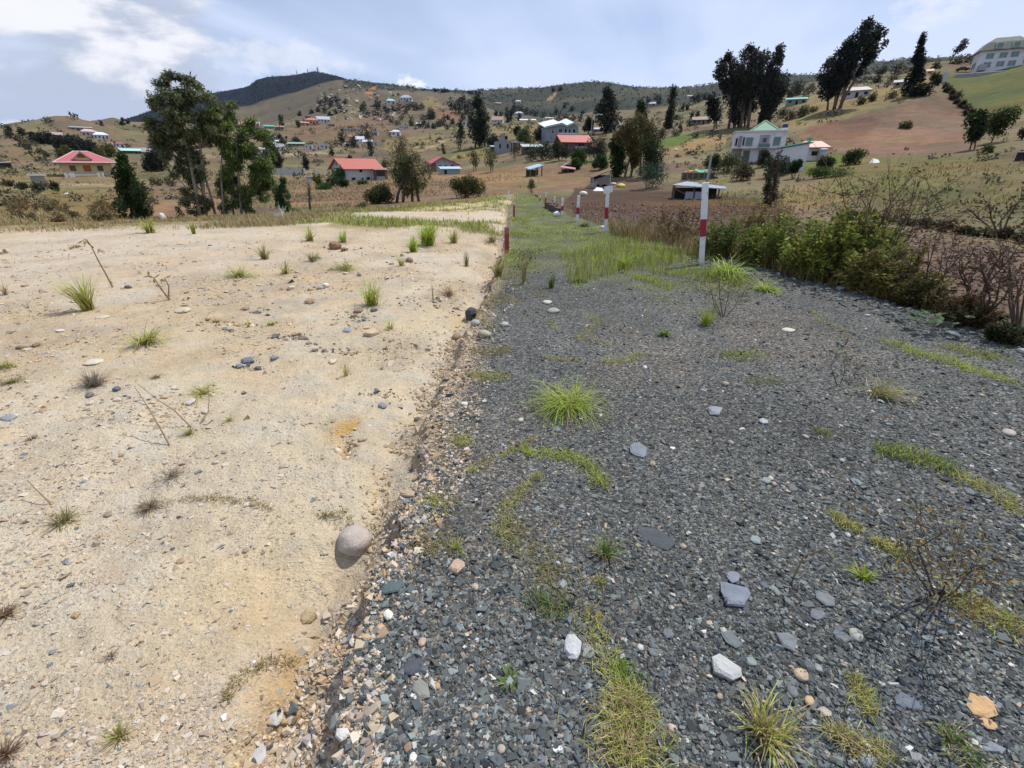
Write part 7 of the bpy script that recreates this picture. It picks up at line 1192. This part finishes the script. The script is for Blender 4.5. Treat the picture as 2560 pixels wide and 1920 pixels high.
    T('pine', 'tall dark ragged pine on the right crest', 2272, 240, 2312, 84, 76, 'cone', 3000, (.017, .022, .016), .03, 42, 1, .62, .3, seed=94, br=.14); shrub('bush', 'dark round bush at the foot of the ragged pine', 2300, 242, 54, 34, 900, (.026, .032, .016), .6, seed=95); shrub('bush', 'yellow-green bush right of the ragged pine', 2330, 226, 36, 44, 700, (.07, .08, .025), .6, seed=96)
    T('bare_tree', 'lone sparse wind-bent tree on the skyline left of the mansion', 2376, 158, 2412, 99, 44, 'top', 500, (.08, .07, .065), .45, 14, 1, .6, .2, seed=97, br=.16, sticks=14)
    T('broadleaf_tree', 'dark green dense tree on the brown slope at the right', 2432, 374, 2446, 280, 78, 'round', 2600, (.026, .046, .012), .30, 24, 2, .30, .3, seed=98, br=.2); T('broadleaf_tree', 'spreading green tree at the right edge of the brown slope', 2482, 356, 2518, 272, 96, 'round', 2400, (.045, .062, .016), .35, 24, 1, .30, .3, seed=99, br=.17)
    for k, a in enumerate([(2462, 384, 50, 20, (.075, .085, .02), 'yellow-green undergrowth below the two slope trees'), (2262, 322, 44, 16, (.07, .075, .03), 'small bush alone in the brown slope'), (2552, 350, 40, 40, (.06, .05, .03), 'brown shrubs at the right edge behind the spreading tree')]): shrub('bush', a[5], a[0], a[1], a[2], a[3], 500, a[4], None, seed=110 + k)
    for k in range(14):                                                     # hedge along the boundary of the crop field
        t = k / 13; px, py = 2362 + 70 * t + 4 * math.sin(k * 3), 222 + 82 * t; shrub('hedge_bush', 'dark scrubby bush in the hedge between brown slope and crop field', px, py + 4 * math.sin(k * 2.1), 20 + 8 * math.sin(k * 1.7), 14 + 4 * math.sin(k * 2.9), 220, (.075, .06, .038), None, 'hedge below the crop field', None, 130 + k)
    for k in range(11): shrub('hedge_bush', 'dark green bush in the ditch hedge behind the ploughed field', 2130 + 46 * k, 548 + 7.5 * k + 5 * math.sin(k * 2.3), 60, 26 + 8 * math.sin(k * 1.7), 900, [(.045, .06, .022), (.075, .078, .03), (.06, .05, .03)][k % 3], .10, 'ditch hedge behind the ploughed field', 33 - .6 * k, 700 + k, 10)
    # bushes round the white house
    for k, a in enumerate([(1826, 430, 96, 46, (.055, .07, .02), 'yellow-green bushes left of the white house'), (1780, 424, 50, 34, (.045, .06, .02), 'dark bushes above the green tarpaulin pen'), (1932, 442, 70, 52, (.028, .042, .018), 'dark bush before the white house door'), (1908, 418, 34, 40, (.045, .06, .03), 'grey-green small tree before the white house'), (1982, 446, 30, 56, (.025, .05, .018), 'dark narrow conifer against the white wing'), (2060, 424, 46, 28, (.04, .055, .02), 'bush below the water tank'), (2130, 412, 64, 34, (.06, .085, .022), 'spreading green bush below the brown slope'), (2070, 444, 110, 26, (.07, .11, .025), 'bright green garden patch below the small white house'), (1855, 452, 60, 40, (.09, .075, .04), 'brownish shrubs below the white house')]): shrub('bush', a[5], a[0], a[1], a[2] * 1.1, a[3] * 1.1, 2000, a[4], None, seed=150 + k, nb=14)
    # --- shrubs on and beyond the right shoulder
    def trunked(label, base, top, w, col, seed, r=None, **kw): return tree('ivy_tree', label, base[0], base[1], top[0], top[1], w, 'col', 1100, col, .04, 18, 1, .14, .2, r, seed=seed, br=.42, **kw)
    trunked('leafy column of a dead trunk, tall right one', (1926, 505), (1952, 372), 24, (.055, .045, .024), 170, 40); trunked('leafy column of a dead trunk, short left one', (1918, 507), (1922, 440), 20, (.050, .045, .022), 171, 39); shrub('bush', 'dry tuft of leaves on top of the tall dead trunk', 1957, 426, 44, 46, 400, (.09, .075, .045), None, None, 40.5, 172)
    OLIVE = [('large yellow-olive shrub leaning right behind the nearest post', 1850, 600, 120, 175, 7000, (.165, .145, .04), 173, 15.5, .30), ('second yellow-olive shrub with upswept branches', 1900, 592, 80, 165, 3600, (.175, .155, .04), 174, 16.5, .45)]
    def bare(label, base, tips, seed, r, rad=.022, n_leaf=60, lc=(.16, .11, .05), nm='bare_shrub'):
        rng = np.random.default_rng(seed); x, y, z, r, az = place(base[0], base[1], r); e = empty(nm, (x, y, z), 0, label, 'shrub'); tb = MB(); ends = []
        for (px, py) in tips:
            a, t = ray(px, py); rr = r + rng.uniform(-.5, .5); tip = Vector((rr * math.sin(a) - x, rr * math.cos(a) - y, EYE + rr * float(t) - z)); mid = tip * .5 + Vector(tuple(rng.normal(size=3) * .06 * tip.length)) - Vector((0, 0, .03)); q = tip * .8 + Vector(tuple(rng.normal(size=3) * .03 * tip.length)); tb.tube([(0, 0, -.05), tuple(mid), tuple(q), tuple(tip)], [rad, rad * .6, rad * .35, rad * .12], 5)
            for j in range(9):
                s = mid.lerp(tip, rng.random() * .9); d = Vector(tuple(rng.normal(size=3))) * .16 * tip.length + tip * .14; d.z = abs(d.z) * .8; tb.tube([s, s + d * .6, s + d + Vector((0, 0, .04))], [rad * .35, rad * .22, rad * .08], 4); ends.append(s + d)
                for _ in range(2): d2 = d * .5 + Vector(tuple(rng.normal(size=3))) * .07 * tip.length; tb.tube([s + d * .6, s + d * .6 + d2], [rad * .18, rad * .06], 3); ends.append(s + d * .6 + d2)
        tb.build('branches', M_TWIG, e)
        if n_leaf: P = np.array([tuple(p) for p in ends]); P = P[rng.integers(0, len(P), n_leaf)] + rng.normal(size=(n_leaf, 3)) * .03; ls = max(.022, .006 * r); v, f = leaf_quads(rng, P, unit(rng, n_leaf), ls, ls * .5); obj_np('leaves', v, f, M_DRY, leaf_cols(rng, n_leaf, lc, .3), e)['kind'] = 'stuff'
    bare('large bare-branched shrub fanning out behind the leafy bush', (2190, 660), [(2100, 450), (2140, 470), (2200, 440), (2250, 435), (2300, 440), (2340, 470), (2370, 505), (2230, 480), (2290, 520), (2170, 500), (2120, 500)], 180, 9.2, .016, 420, (.14, .10, .04))
    bare('thin bare shrub right of the fanning shrub', (2330, 720), [(2300, 600), (2340, 590), (2390, 600), (2420, 620), (2370, 640), (2270, 640)], 181, 8.4, .014, 200, (.13, .07, .04)); bare('brown thorny shrub at the right edge of the shoulder', (2460, 770), [(2400, 640), (2450, 620), (2500, 600), (2550, 610), (2560, 660), (2430, 680), (2520, 660)], 182, 7.6, .018, 320, (.12, .07, .035)); bare('dark thorny shrub cut by the right edge of the photograph', (2570, 800), [(2520, 640), (2560, 600), (2600, 620), (2540, 700), (2500, 690)], 183, 7.0, .016, 200, (.11, .07, .035))
    bare('leafless bushy twigs on the dry slope at the right', (2500, 600), [(2420, 520), (2470, 500), (2530, 510), (2560, 480), (2580, 540)], 184, 30, .05, 200, (.10, .07, .04)); bare('wiry brown bush on the right gravel', (2350, 1500), [(2260, 1380), (2300, 1310), (2340, 1290), (2400, 1330), (2440, 1420), (2520, 1380), (2555, 1450), (2260, 1500), (2320, 1540), (2430, 1500)], 185, 2.25, .0045, 700, (.20, .15, .06), 'wiry_bush')
    bare('dry wispy shrub growing at the edge of the path gravel', (1810, 790), [(1760, 690), (1800, 680), (1840, 700), (1860, 730), (1770, 730)], 186, None, .006, 160, (.16, .17, .06), 'weed'); bare('slender dark weed left of the path grass', (1310, 705), [(1300, 630), (1312, 620), (1322, 640), (1295, 655)], 187, None, .006, 50, (.10, .10, .05), 'weed'); bare('sparse weed on the right gravel', (2100, 960), [(2080, 880), (2120, 890), (2150, 910)], 188, None, .004, 60, (.16, .15, .05), 'weed')
    # bushes of many upright leafy shoots
    def leafy(label, px, py, w, h, n, col, seed, r, alt, altp, L=.075, nm='leafy_bush', lean=.35, hup=.0):
        rng = np.random.default_rng(seed * 31 + 7); x, y, z, r, az = place(px, py, r); m = mpp(r, az, py); Wm = w * m; H = max(r * float(ray(px, py - h)[1] - ray(px, py)[1]), .1); e = empty(nm, (x, y, z), -az, label, 'bush')
        ns = max(18, n // 75); sb = MB(); P = []; A = []; tint = []
        for k in range(ns):
            a = rng.random() * 6.283; q = math.sqrt(rng.random()); b = Vector((q * math.cos(a) * Wm * .36, q * math.sin(a) * Wm * .24, -.03)); hh = H * (1 - .45 * q * q) * rng.uniform(.55, 1.05); d = Vector((math.cos(a) * q * lean * H * rng.uniform(.2, 1.2) + hup * hh, math.sin(a) * q * lean * H * rng.uniform(.2, 1.0), hh)); mid = b + d * .5 + Vector((0, 0, .06 * H)); tip = b + d
            sb.tube([b, mid, tip], [.006 * H + .003, .004 * H + .002, .002], 4); c = n // ns; t = rng.uniform(.12, 1.0, c) ** .8; tt = t[:, None]; pts = (1 - tt) ** 2 * np.array(b) + 2 * tt * (1 - tt) * np.array(mid) + tt ** 2 * np.array(tip); P.append(pts + rng.normal(size=(c, 3)) * .02 * H)
            u = unit(rng, c); u[:, 2] = u[:, 2] * .5 + .35; A.append(u / np.linalg.norm(u, axis=1)[:, None]); tint += [1 + .18 * rng.normal()] * c
        sb.build('stems', M_TWIG, e); P = np.concatenate(P); A = np.concatenate(A); k = len(P); ls = L * (.55 + .8 * rng.random(k)); v, f = leaf_quads(rng, P, A, ls, ls * .36); c = leaf_cols(rng, k, col, .28, alt, altp) * np.repeat(np.array(tint).clip(.5, 1.5), 4)[:, None]; obj_np('foliage', v, f, M_LEAF, c, e); return e
    leafy('large leafy bush with bright yellow-green leaves at the shoulder', 2090, 712, 290, 205, 14000, (.17, .205, .04), 190, 9.2, (.32, .31, .06), .28, .085); leafy('dark leafy bush left of the bright bush', 1950, 700, 260, 150, 10500, (.13, .18, .035), 191, 9.8, (.26, .27, .05), .28, .065); leafy('low leafy shrub at the foot of the nearest post', 1810, 662, 190, 110, 6500, (.13, .17, .04), 192, 10.3, (.12, .12, .03), .2, .06)
    leafy('olive bush below the fanning bare shrub', 2210, 735, 220, 150, 7500, (.21, .20, .05), 193, 8.4, (.18, .13, .05), .3, .07); leafy('brown-green bush right of the olive bush', 2290, 745, 150, 90, 4200, (.13, .10, .04), 194, 7.9, (.09, .10, .03), .3, .06); leafy('tall young bush with golden leaves behind the leafy bush', 2150, 640, 100, 170, 2600, (.17, .15, .03), 195, 11, (.20, .17, .03), .3, .075)
    leafy('rusty bush at the right shoulder', 2420, 770, 170, 90, 4200, (.15, .09, .045), 196, 7.2, (.07, .08, .03), .35, .05); leafy('green weeds under the thorny shrub at the right edge', 2530, 810, 120, 70, 1500, (.055, .075, .03), 197, 6.7, (.11, .07, .035), .3, .06); leafy('brown shrub between the nearest and second posts', 1640, 600, 130, 110, 2000, (.13, .085, .04), 198, 14.5, (.20, .14, .06), .35, .07, 'dry_shrub'); leafy('brown shrub left of the nearest post', 1700, 620, 110, 110, 1900, (.11, .075, .035), 199, 12.5, (.19, .13, .05), .35, .07, 'dry_shrub'); leafy('brown shrub right of the nearest post', 1850, 600, 100, 110, 1800, (.14, .095, .04), 200, 12.8, (.20, .15, .05), .4, .07, 'dry_shrub')
    for a in OLIVE: leafy(*a[:9], (.24, .19, .06), .3, .085, 'olive_shrub', .25, a[9])
    # broad-leaved weeds
    def broad(label, px, py, w, h, n, col, seed):
        rng = np.random.default_rng(seed); x, y, z, r, az = place(px, py); m = mpp(r, az, py); e = empty('broad_leaved_weed', (x, y, z), -az, label, 'weed'); p0 = None
        for k in range(n):
            a = rng.random() * 6.283; q = w * m * .5 * math.sqrt(rng.random()); L = w * m * rng.uniform(.16, .28); zz = h * m * rng.uniform(.3, 1.0); d = Vector((math.cos(a), math.sin(a), rng.uniform(-.3, .5))).normalized(); s = Vector((-math.sin(a), math.cos(a), rng.uniform(-.3, .3))) * .38; u = Vector((0, 0, .12)); c = Vector((q * math.cos(a), q * math.sin(a), zz))
            V = [c, c + (d * .35 + s - u * .2) * L, c + (d * .75 + s * .8) * L, c + d * L - u * L, c + (d * .75 - s * .8) * L, c + (d * .35 - s - u * .2) * L, c + (d * .5 - u) * L]; o = obj_np('leaf', [tuple(v) for v in V], [(0, 1, 6), (1, 2, 6), (2, 3, 6), (3, 4, 6), (4, 5, 6), (5, 0, 6)], M_LEAF, np.array(col)[None] * (1 + .25 * rng.normal(size=(7, 1))).clip(.5, 1.6), e)
        MB().tube([(0, 0, -.03), (0, 0, h * m * .8)], .008, 4).build('stem', M_STALK, e)
    broad('large broad-leaved dark green weed at the right shoulder', 2330, 830, 120, 70, 26, (.050, .105, .035), 210); broad('broad-leaved weed at the right edge of the photograph', 2530, 830, 90, 60, 16, (.055, .11, .045), 211); broad('small round-leaved weed on the right gravel', 2115, 860, 50, 30, 9, (.10, .15, .06), 212); broad('round-leaved seedling row on the right gravel', 2110, 890, 60, 20, 9, (.08, .13, .05), 213)
    # --- far trees by clusters: (text, kind, list of (px, py, h, w))
    def cluster(label, group, pts, col, prof='flame', n=200, seed=0):
        for k, (px, py, h, w) in enumerate(pts): tree('far_tree', label, px, py, px + (px - 1280) * h / 2900, py - h * 1.12, w * 1.2, prof, int(1.5 * n * np.clip(h * w / 500, .5, 3)), col, .05, 12, 1, None, .2, seed=300 + seed * 37 + k, br=.24, group=group, rmin=60)
    cluster('dark tree in the clump below the far hamlet', 'trees below the far hamlet', [(165, 385, 40, 44), (185, 388, 44, 40), (205, 384, 34, 44), (150, 376, 28, 30), (228, 384, 28, 40), (110, 360, 24, 34), (85, 356, 20, 30), (130, 362, 26, 30)], (.034, .042, .03), 'round', 300, 1); cluster('yellow-green tree beside the pink-hipped roof', 'yellow-green trees by the cream house', [(170, 396, 26, 36), (275, 392, 24, 48), (155, 396, 18, 30), (250, 394, 18, 30)], (.11, .115, .035), 'round', 300, 2)
    cluster('small bush on the left far hillside', 'bushes on the left far hillside', [(25, 345, 14, 26), (55, 340, 18, 26), (28, 336, 22, 16), (100, 384, 10, 22), (118, 392, 8, 18), (70, 374, 9, 24), (45, 352, 8, 30), (92, 348, 10, 30), (60, 368, 8, 22), (20, 330, 8, 16)], (.06, .062, .035), 'round', 180, 3); cluster('feathery grey-green tree left of the tall eucalyptus', 'grey-green trees left of the tall eucalyptus', [(405, 428, 66, 60), (385, 430, 40, 40), (372, 428, 24, 30), (425, 400, 70, 30)], (.060, .066, .042), 'round', 420, 4)
    cluster('hedge shrub on the meadow right of the dark cypress', 'hedge shrubs right of the cypress', [(385, 462, 12, 24), (400, 464, 14, 24), (420, 460, 14, 26), (360, 468, 10, 22), (432, 466, 12, 20)], (.09, .08, .04), 'round', 180, 5); cluster('dark tree left of the grey house', 'trees between eucalyptus and grey house', [(692, 418, 54, 26), (700, 420, 40, 22), (668, 400, 22, 18), (764, 420, 30, 14), (768, 424, 26, 12)], (.036, .042, .032), 'flame', 320, 6)
    cluster('shrubby tree on the far brown slope', 'trees on the far brown slope', [(640, 345, 26, 40), (655, 348, 16, 26), (620, 346, 20, 30), (680, 352, 12, 26), (706, 318, 26, 14), (700, 346, 8, 16), (746, 318, 14, 8), (740, 352, 8, 12)], (.045, .05, .038), 'round', 220, 7); cluster('dark tree near the white settlement', 'trees near the far settlement', [(708, 362, 12, 12), (747, 362, 12, 14), (857, 356, 22, 18), (886, 370, 22, 26), (870, 368, 10, 16), (928, 390, 34, 18), (920, 345, 10, 22), (905, 350, 10, 30), (830, 390, 16, 14), (875, 402, 12, 12)], (.040, .048, .036), 'round', 260, 8)
    cluster('dark tree on the flank below the mid ridge', 'trees on the flank of the mid ridge', [(815, 262, 18, 16), (800, 266, 14, 14), (828, 268, 22, 16), (842, 262, 20, 14), (812, 284, 16, 14), (795, 280, 10, 12), (780, 284, 8, 10), (840, 285, 10, 14), (850, 276, 12, 14), (825, 290, 10, 16), (770, 300, 8, 10), (862, 260, 8, 14), (750, 290, 8, 10)], (.036, .040, .034), 'round', 160, 9); cluster('dark tree by the turquoise-roofed far house', 'trees by the turquoise-roofed far house', [(912, 284, 26, 14), (944, 276, 30, 18), (962, 278, 14, 14), (970, 282, 10, 14), (905, 278, 16, 12), (985, 278, 10, 16), (1000, 276, 12, 24), (1020, 276, 14, 24), (1040, 276, 14, 26), (1055, 272, 10, 18), (1030, 268, 8, 20)], (.040, .044, .034), 'flame', 180, 10)
    cluster('hedge bush along the far terrace edge', 'hedge bushes on the far terraces', [(935, 290, 8, 20), (950, 293, 9, 22), (965, 298, 9, 22), (980, 306, 9, 22), (992, 314, 9, 20), (920, 288, 7, 18), (1005, 300, 8, 22), (1030, 303, 8, 22), (1058, 298, 8, 20), (1075, 296, 7, 20), (1015, 286, 7, 16), (880, 328, 8, 22), (905, 326, 10, 22), (858, 330, 9, 20)], (.045, .045, .034), 'round', 130, 11)
    cluster('dark tree on the terraces below the villa', 'trees on the far terraces', [(1076, 296, 24, 18), (1084, 298, 18, 14), (1110, 312, 22, 14), (1100, 316, 16, 16), (1095, 318, 14, 18), (1118, 324, 12, 12), (1132, 310, 12, 10), (1070, 320, 12, 16), (1050, 320, 14, 18), (1060, 312, 10, 12), (1120, 300, 10, 12), (1108, 385, 22, 14), (1030, 314, 10, 14), (1085, 322, 12, 12)], (.036, .042, .032), 'flame', 190, 12)
    cluster('dark tree in the belt left of the big eucalyptus', 'tree belt left of the big eucalyptus', [(1128, 275, 26, 18), (1140, 280, 20, 18), (1150, 282, 24, 16), (1162, 284, 26, 18), (1172, 286, 22, 16), (1180, 282, 18, 14), (1160, 262, 20, 18), (1172, 264, 16, 16), (1148, 262, 14, 16), (1158, 300, 16, 14), (1176, 300, 14, 16), (1185, 268, 12, 12), (1190, 270, 14, 8)], (.032, .040, .034), 'flame', 190, 13)
    cluster('dark conical tree beside the terracotta-roofed house', 'conical trees beside the terracotta-roofed house', [(1268, 306, 34, 14), (1274, 304, 24, 12), (1279, 304, 36, 8), (1252, 296, 14, 10), (1297, 302, 18, 10), (1240, 290, 10, 10)], (.030, .042, .030), 'col', 220, 14); cluster('dark tree under the far wooded ridge', 'trees under the far wooded ridge', [(1286, 282, 24, 14), (1296, 284, 20, 16), (1306, 284, 16, 16), (1316, 286, 14, 18), (1328, 288, 12, 18), (1340, 292, 12, 16), (1360, 294, 12, 20), (1380, 296, 10, 22), (1398, 300, 16, 18), (1415, 302, 14, 22), (1432, 304, 14, 22), (1450, 304, 16, 20), (1412, 270, 12, 12), (1430, 278, 10, 14), (1390, 284, 10, 12), (1455, 290, 12, 14)], (.032, .040, .034), 'flame', 170, 15)
    cluster('tiny tree on the far skyline', 'trees on the far skyline', [(1088, 230, 7, 6), (1106, 231, 8, 8), (1112, 231, 9, 6), (1118, 231, 6, 6), (1173, 236, 9, 5), (1180, 236, 7, 6), (1190, 236, 8, 4), (1200, 236, 6, 5), (1383, 229, 8, 5), (1402, 227, 11, 4), (1398, 227, 6, 5), (255, 314, 10, 4), (310, 312, 16, 4), (321, 310, 8, 4), (306, 313, 6, 5)], (.03, .04, .034), 'round', 110, 16); cluster('dark tree on the far pasture right of the conical pine', 'trees on the far pasture', [(1706, 278, 14, 8), (1718, 276, 12, 5), (1735, 258, 18, 16), (1745, 256, 20, 18), (1760, 250, 14, 14), (1742, 296, 16, 12), (1727, 298, 14, 10), (1648, 258, 16, 10), (1620, 262, 14, 12), (1640, 250, 12, 14), (1780, 300, 14, 14), (1690, 300, 10, 14)], (.034, .044, .03), 'round', 200, 17)
    cluster('olive bush on the slope below the grove', 'bushes below the grove', [(1655, 345, 20, 20), (1700, 334, 22, 10), (1690, 340, 14, 24), (1740, 345, 10, 20), (1610, 340, 24, 30), (1975, 300, 18, 34), (2005, 292, 22, 36), (1955, 296, 20, 20), (2030, 282, 10, 24), (2150, 262, 16, 26), (2180, 254, 20, 22), (2230, 246, 12, 30), (1725, 316, 14, 16)], (.085, .085, .035), 'round', 240, 18); cluster('dark hedge tree on the right crest', 'hedge trees on the right crest', [(2150, 190, 12, 30), (2200, 186, 14, 34), (2240, 184, 16, 32), (2190, 208, 14, 30), (2230, 206, 14, 26), (2130, 200, 14, 26), (2340, 172, 10, 26), (2390, 160, 8, 30), (2420, 156, 8, 26), (1990, 240, 30, 30), (1975, 246, 20, 24), (2020, 232, 16, 26)], (.05, .055, .03), 'round', 240, 19)
    # --- scrub and hedgerow bushes nobody could count
    rng = np.random.default_rng(99); N = 5000; lab = 'scattered scrub and hedgerow bushes over the hills'
    a = np.radians(rng.uniform(-47, 47, N * 3)); r = np.exp(rng.uniform(math.log(46), math.log(1500), N * 3)); X, Y = r * np.sin(a), r * np.cos(a)
    cell = np.clip(r * .10, 14, 75); st = 2.0 ** np.floor(np.log2(cell)); wx = X + st * .45 * fbm(X, Y, 1 / 60, 3, 90); wy = Y + st * .45 * fbm(X, Y, 1 / 60, 3, 93); u = (wx * .8 + wy * .6) / st; v = (-wx * .6 + wy * .8) / st * .7; v2 = v + .5 * hash2(np.floor(u), np.floor(u) * 0, 3)
    eb = np.minimum(np.abs(u - np.round(u)), np.abs(v2 - np.round(v2))); edge = (eb < .06) & (hash2(np.round(u * 2), np.round(v2 * 2), 5) < .55)
    clump = fbm(X, Y, 1 / 45, 4, 120) > .30; px, py = topx(X, Y, ground_z(X, Y)); free = (~inpoly(px, py, FIELDS[0][0])) & (~inpoly(px, py, FIELDS[2][0])) & (~inpoly(px, py, [(690, 520), (690, 455), (1500, 395), (1960, 480), (1960, 560), (1400, 560)])) & (~inpoly(px, py, FIELDS[7][0])) & (~inpoly(px, py, [(1960, 440), (2150, 392), (2470, 382), (2700, 420), (2700, 640), (2300, 600), (1900, 560)]) | (rng.random(len(r)) < .12))
    k = (edge | (clump & (rng.random(len(r)) < .36)) | (rng.random(len(r)) < .04)) & free; X, Y, r = X[k][:N], Y[k][:N], r[k][:N]; n = len(X); s = rng.lognormal(math.log(1.1), .45, n).clip(.4, 3.2) * np.clip(r / 260, .36, 1.9); m_ = 24
    B = np.repeat(np.stack([X, Y, ground_z(X, Y) + s * .35], 1), m_, 0); ss = np.repeat(s, m_); uu = unit(rng, n * m_); P = B + uu * ss[:, None] * np.array([.8, .8, .5]) * rng.random((n * m_, 1)) ** .4
    A = uu * .5 + unit(rng, n * m_); A /= np.linalg.norm(A, axis=1)[:, None]; ls = np.minimum(ss * .5, .0052 * np.repeat(r, m_)); vv, ff = leaf_quads(rng, P, A, ls, ls * .62)
    pal = np.array([(.068, .074, .044), (.085, .085, .05), (.056, .064, .042), (.11, .10, .06), (.095, .08, .055)])[rng.integers(0, 5, n)]; cc = np.repeat(np.repeat(pal, m_, 0), 4, 0) * (1 + .2 * rng.normal(size=(n * m_ * 4, 1))).clip(.5, 1.6)
    o = obj_np('hill_scrub', vv, ff, M_LEAF, cc); o['kind'] = 'stuff'; o['label'] = lab
    # bushes fringing the wooded ridge and the dark mountain: rough canopy
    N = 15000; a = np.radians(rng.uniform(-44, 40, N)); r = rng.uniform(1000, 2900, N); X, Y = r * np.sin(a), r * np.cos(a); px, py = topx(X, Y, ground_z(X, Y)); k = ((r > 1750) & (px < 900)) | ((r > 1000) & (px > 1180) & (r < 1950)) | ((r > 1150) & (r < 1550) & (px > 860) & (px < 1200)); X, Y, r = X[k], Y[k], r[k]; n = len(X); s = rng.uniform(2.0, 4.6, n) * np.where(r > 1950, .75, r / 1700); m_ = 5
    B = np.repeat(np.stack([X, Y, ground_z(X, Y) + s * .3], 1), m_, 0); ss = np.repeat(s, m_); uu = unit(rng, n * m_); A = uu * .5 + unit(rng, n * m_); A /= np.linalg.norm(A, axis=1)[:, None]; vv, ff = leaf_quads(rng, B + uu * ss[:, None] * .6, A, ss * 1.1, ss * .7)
    base = np.where((np.repeat(r, m_) > 1950)[:, None], np.array([[.006, .012, .018]]), np.array([[.030, .038, .028]])); cc = np.repeat(base, 4, 0) * (1 + .3 * rng.normal(size=(n * m_ * 4, 1))).clip(.4, 1.8)  # mountain canopy near black: the cloud's shade is put into the leaf colour
    o = obj_np('ridge_wood', vv, ff, M_LEAF, cc); o['kind'] = 'stuff'; o['label'] = 'woodland canopy covering the far ridges and the mountain, coloured dark as under cloud shade'
    # pale rock outcrops on the mid ridge
    N = 420; a = rng.uniform(0, 1, N); qx = rng.uniform(790, 1000, N); qy = rng.uniform(215, 300, N); pts = [place(x_, y_, None, 300)[:2] for x_, y_ in zip(qx[:150], qy[:150])]; X = np.array([p[0] for p in pts]); Y = np.array([p[1] for p in pts])
    chips('rock_outcrops', X, Y, rng.uniform(2.5, 7.5, len(X)), .25, np.array([.34, .29, .23]) * (1 + .15 * rng.normal(size=(len(X), 1))), 91, .3)['label'] = 'pale rock outcrops on the flank of the mid ridge'
build_trees()
for o in SC.objects:
    if o.parent is None and 'category' in o and 'kind' not in o: o['kind'] = 'thing'

def build_haze():
    m = bpy.data.materials.new('haze'); m.use_nodes = True; t = NT(m.node_tree); t.n.remove(t.n['Principled BSDF'])
    v = t.new('ShaderNodeVolumePrincipled'); v.inputs['Color'].default_value = (.50, .66, 1.0, 1); v.inputs['Density'].default_value = .00002; v.inputs['Anisotropy'].default_value = .2
    t.l.new(v.outputs[0], t.n['Material Output'].inputs['Volume'])
    o = MB().box(-4300, 4300, -60, 4300, float(Z.min()) - 1.2, float(Z.max()) + 70).build('haze', m); o['kind'] = 'stuff'; o['label'] = 'thin pale air over the whole valley'
build_haze()
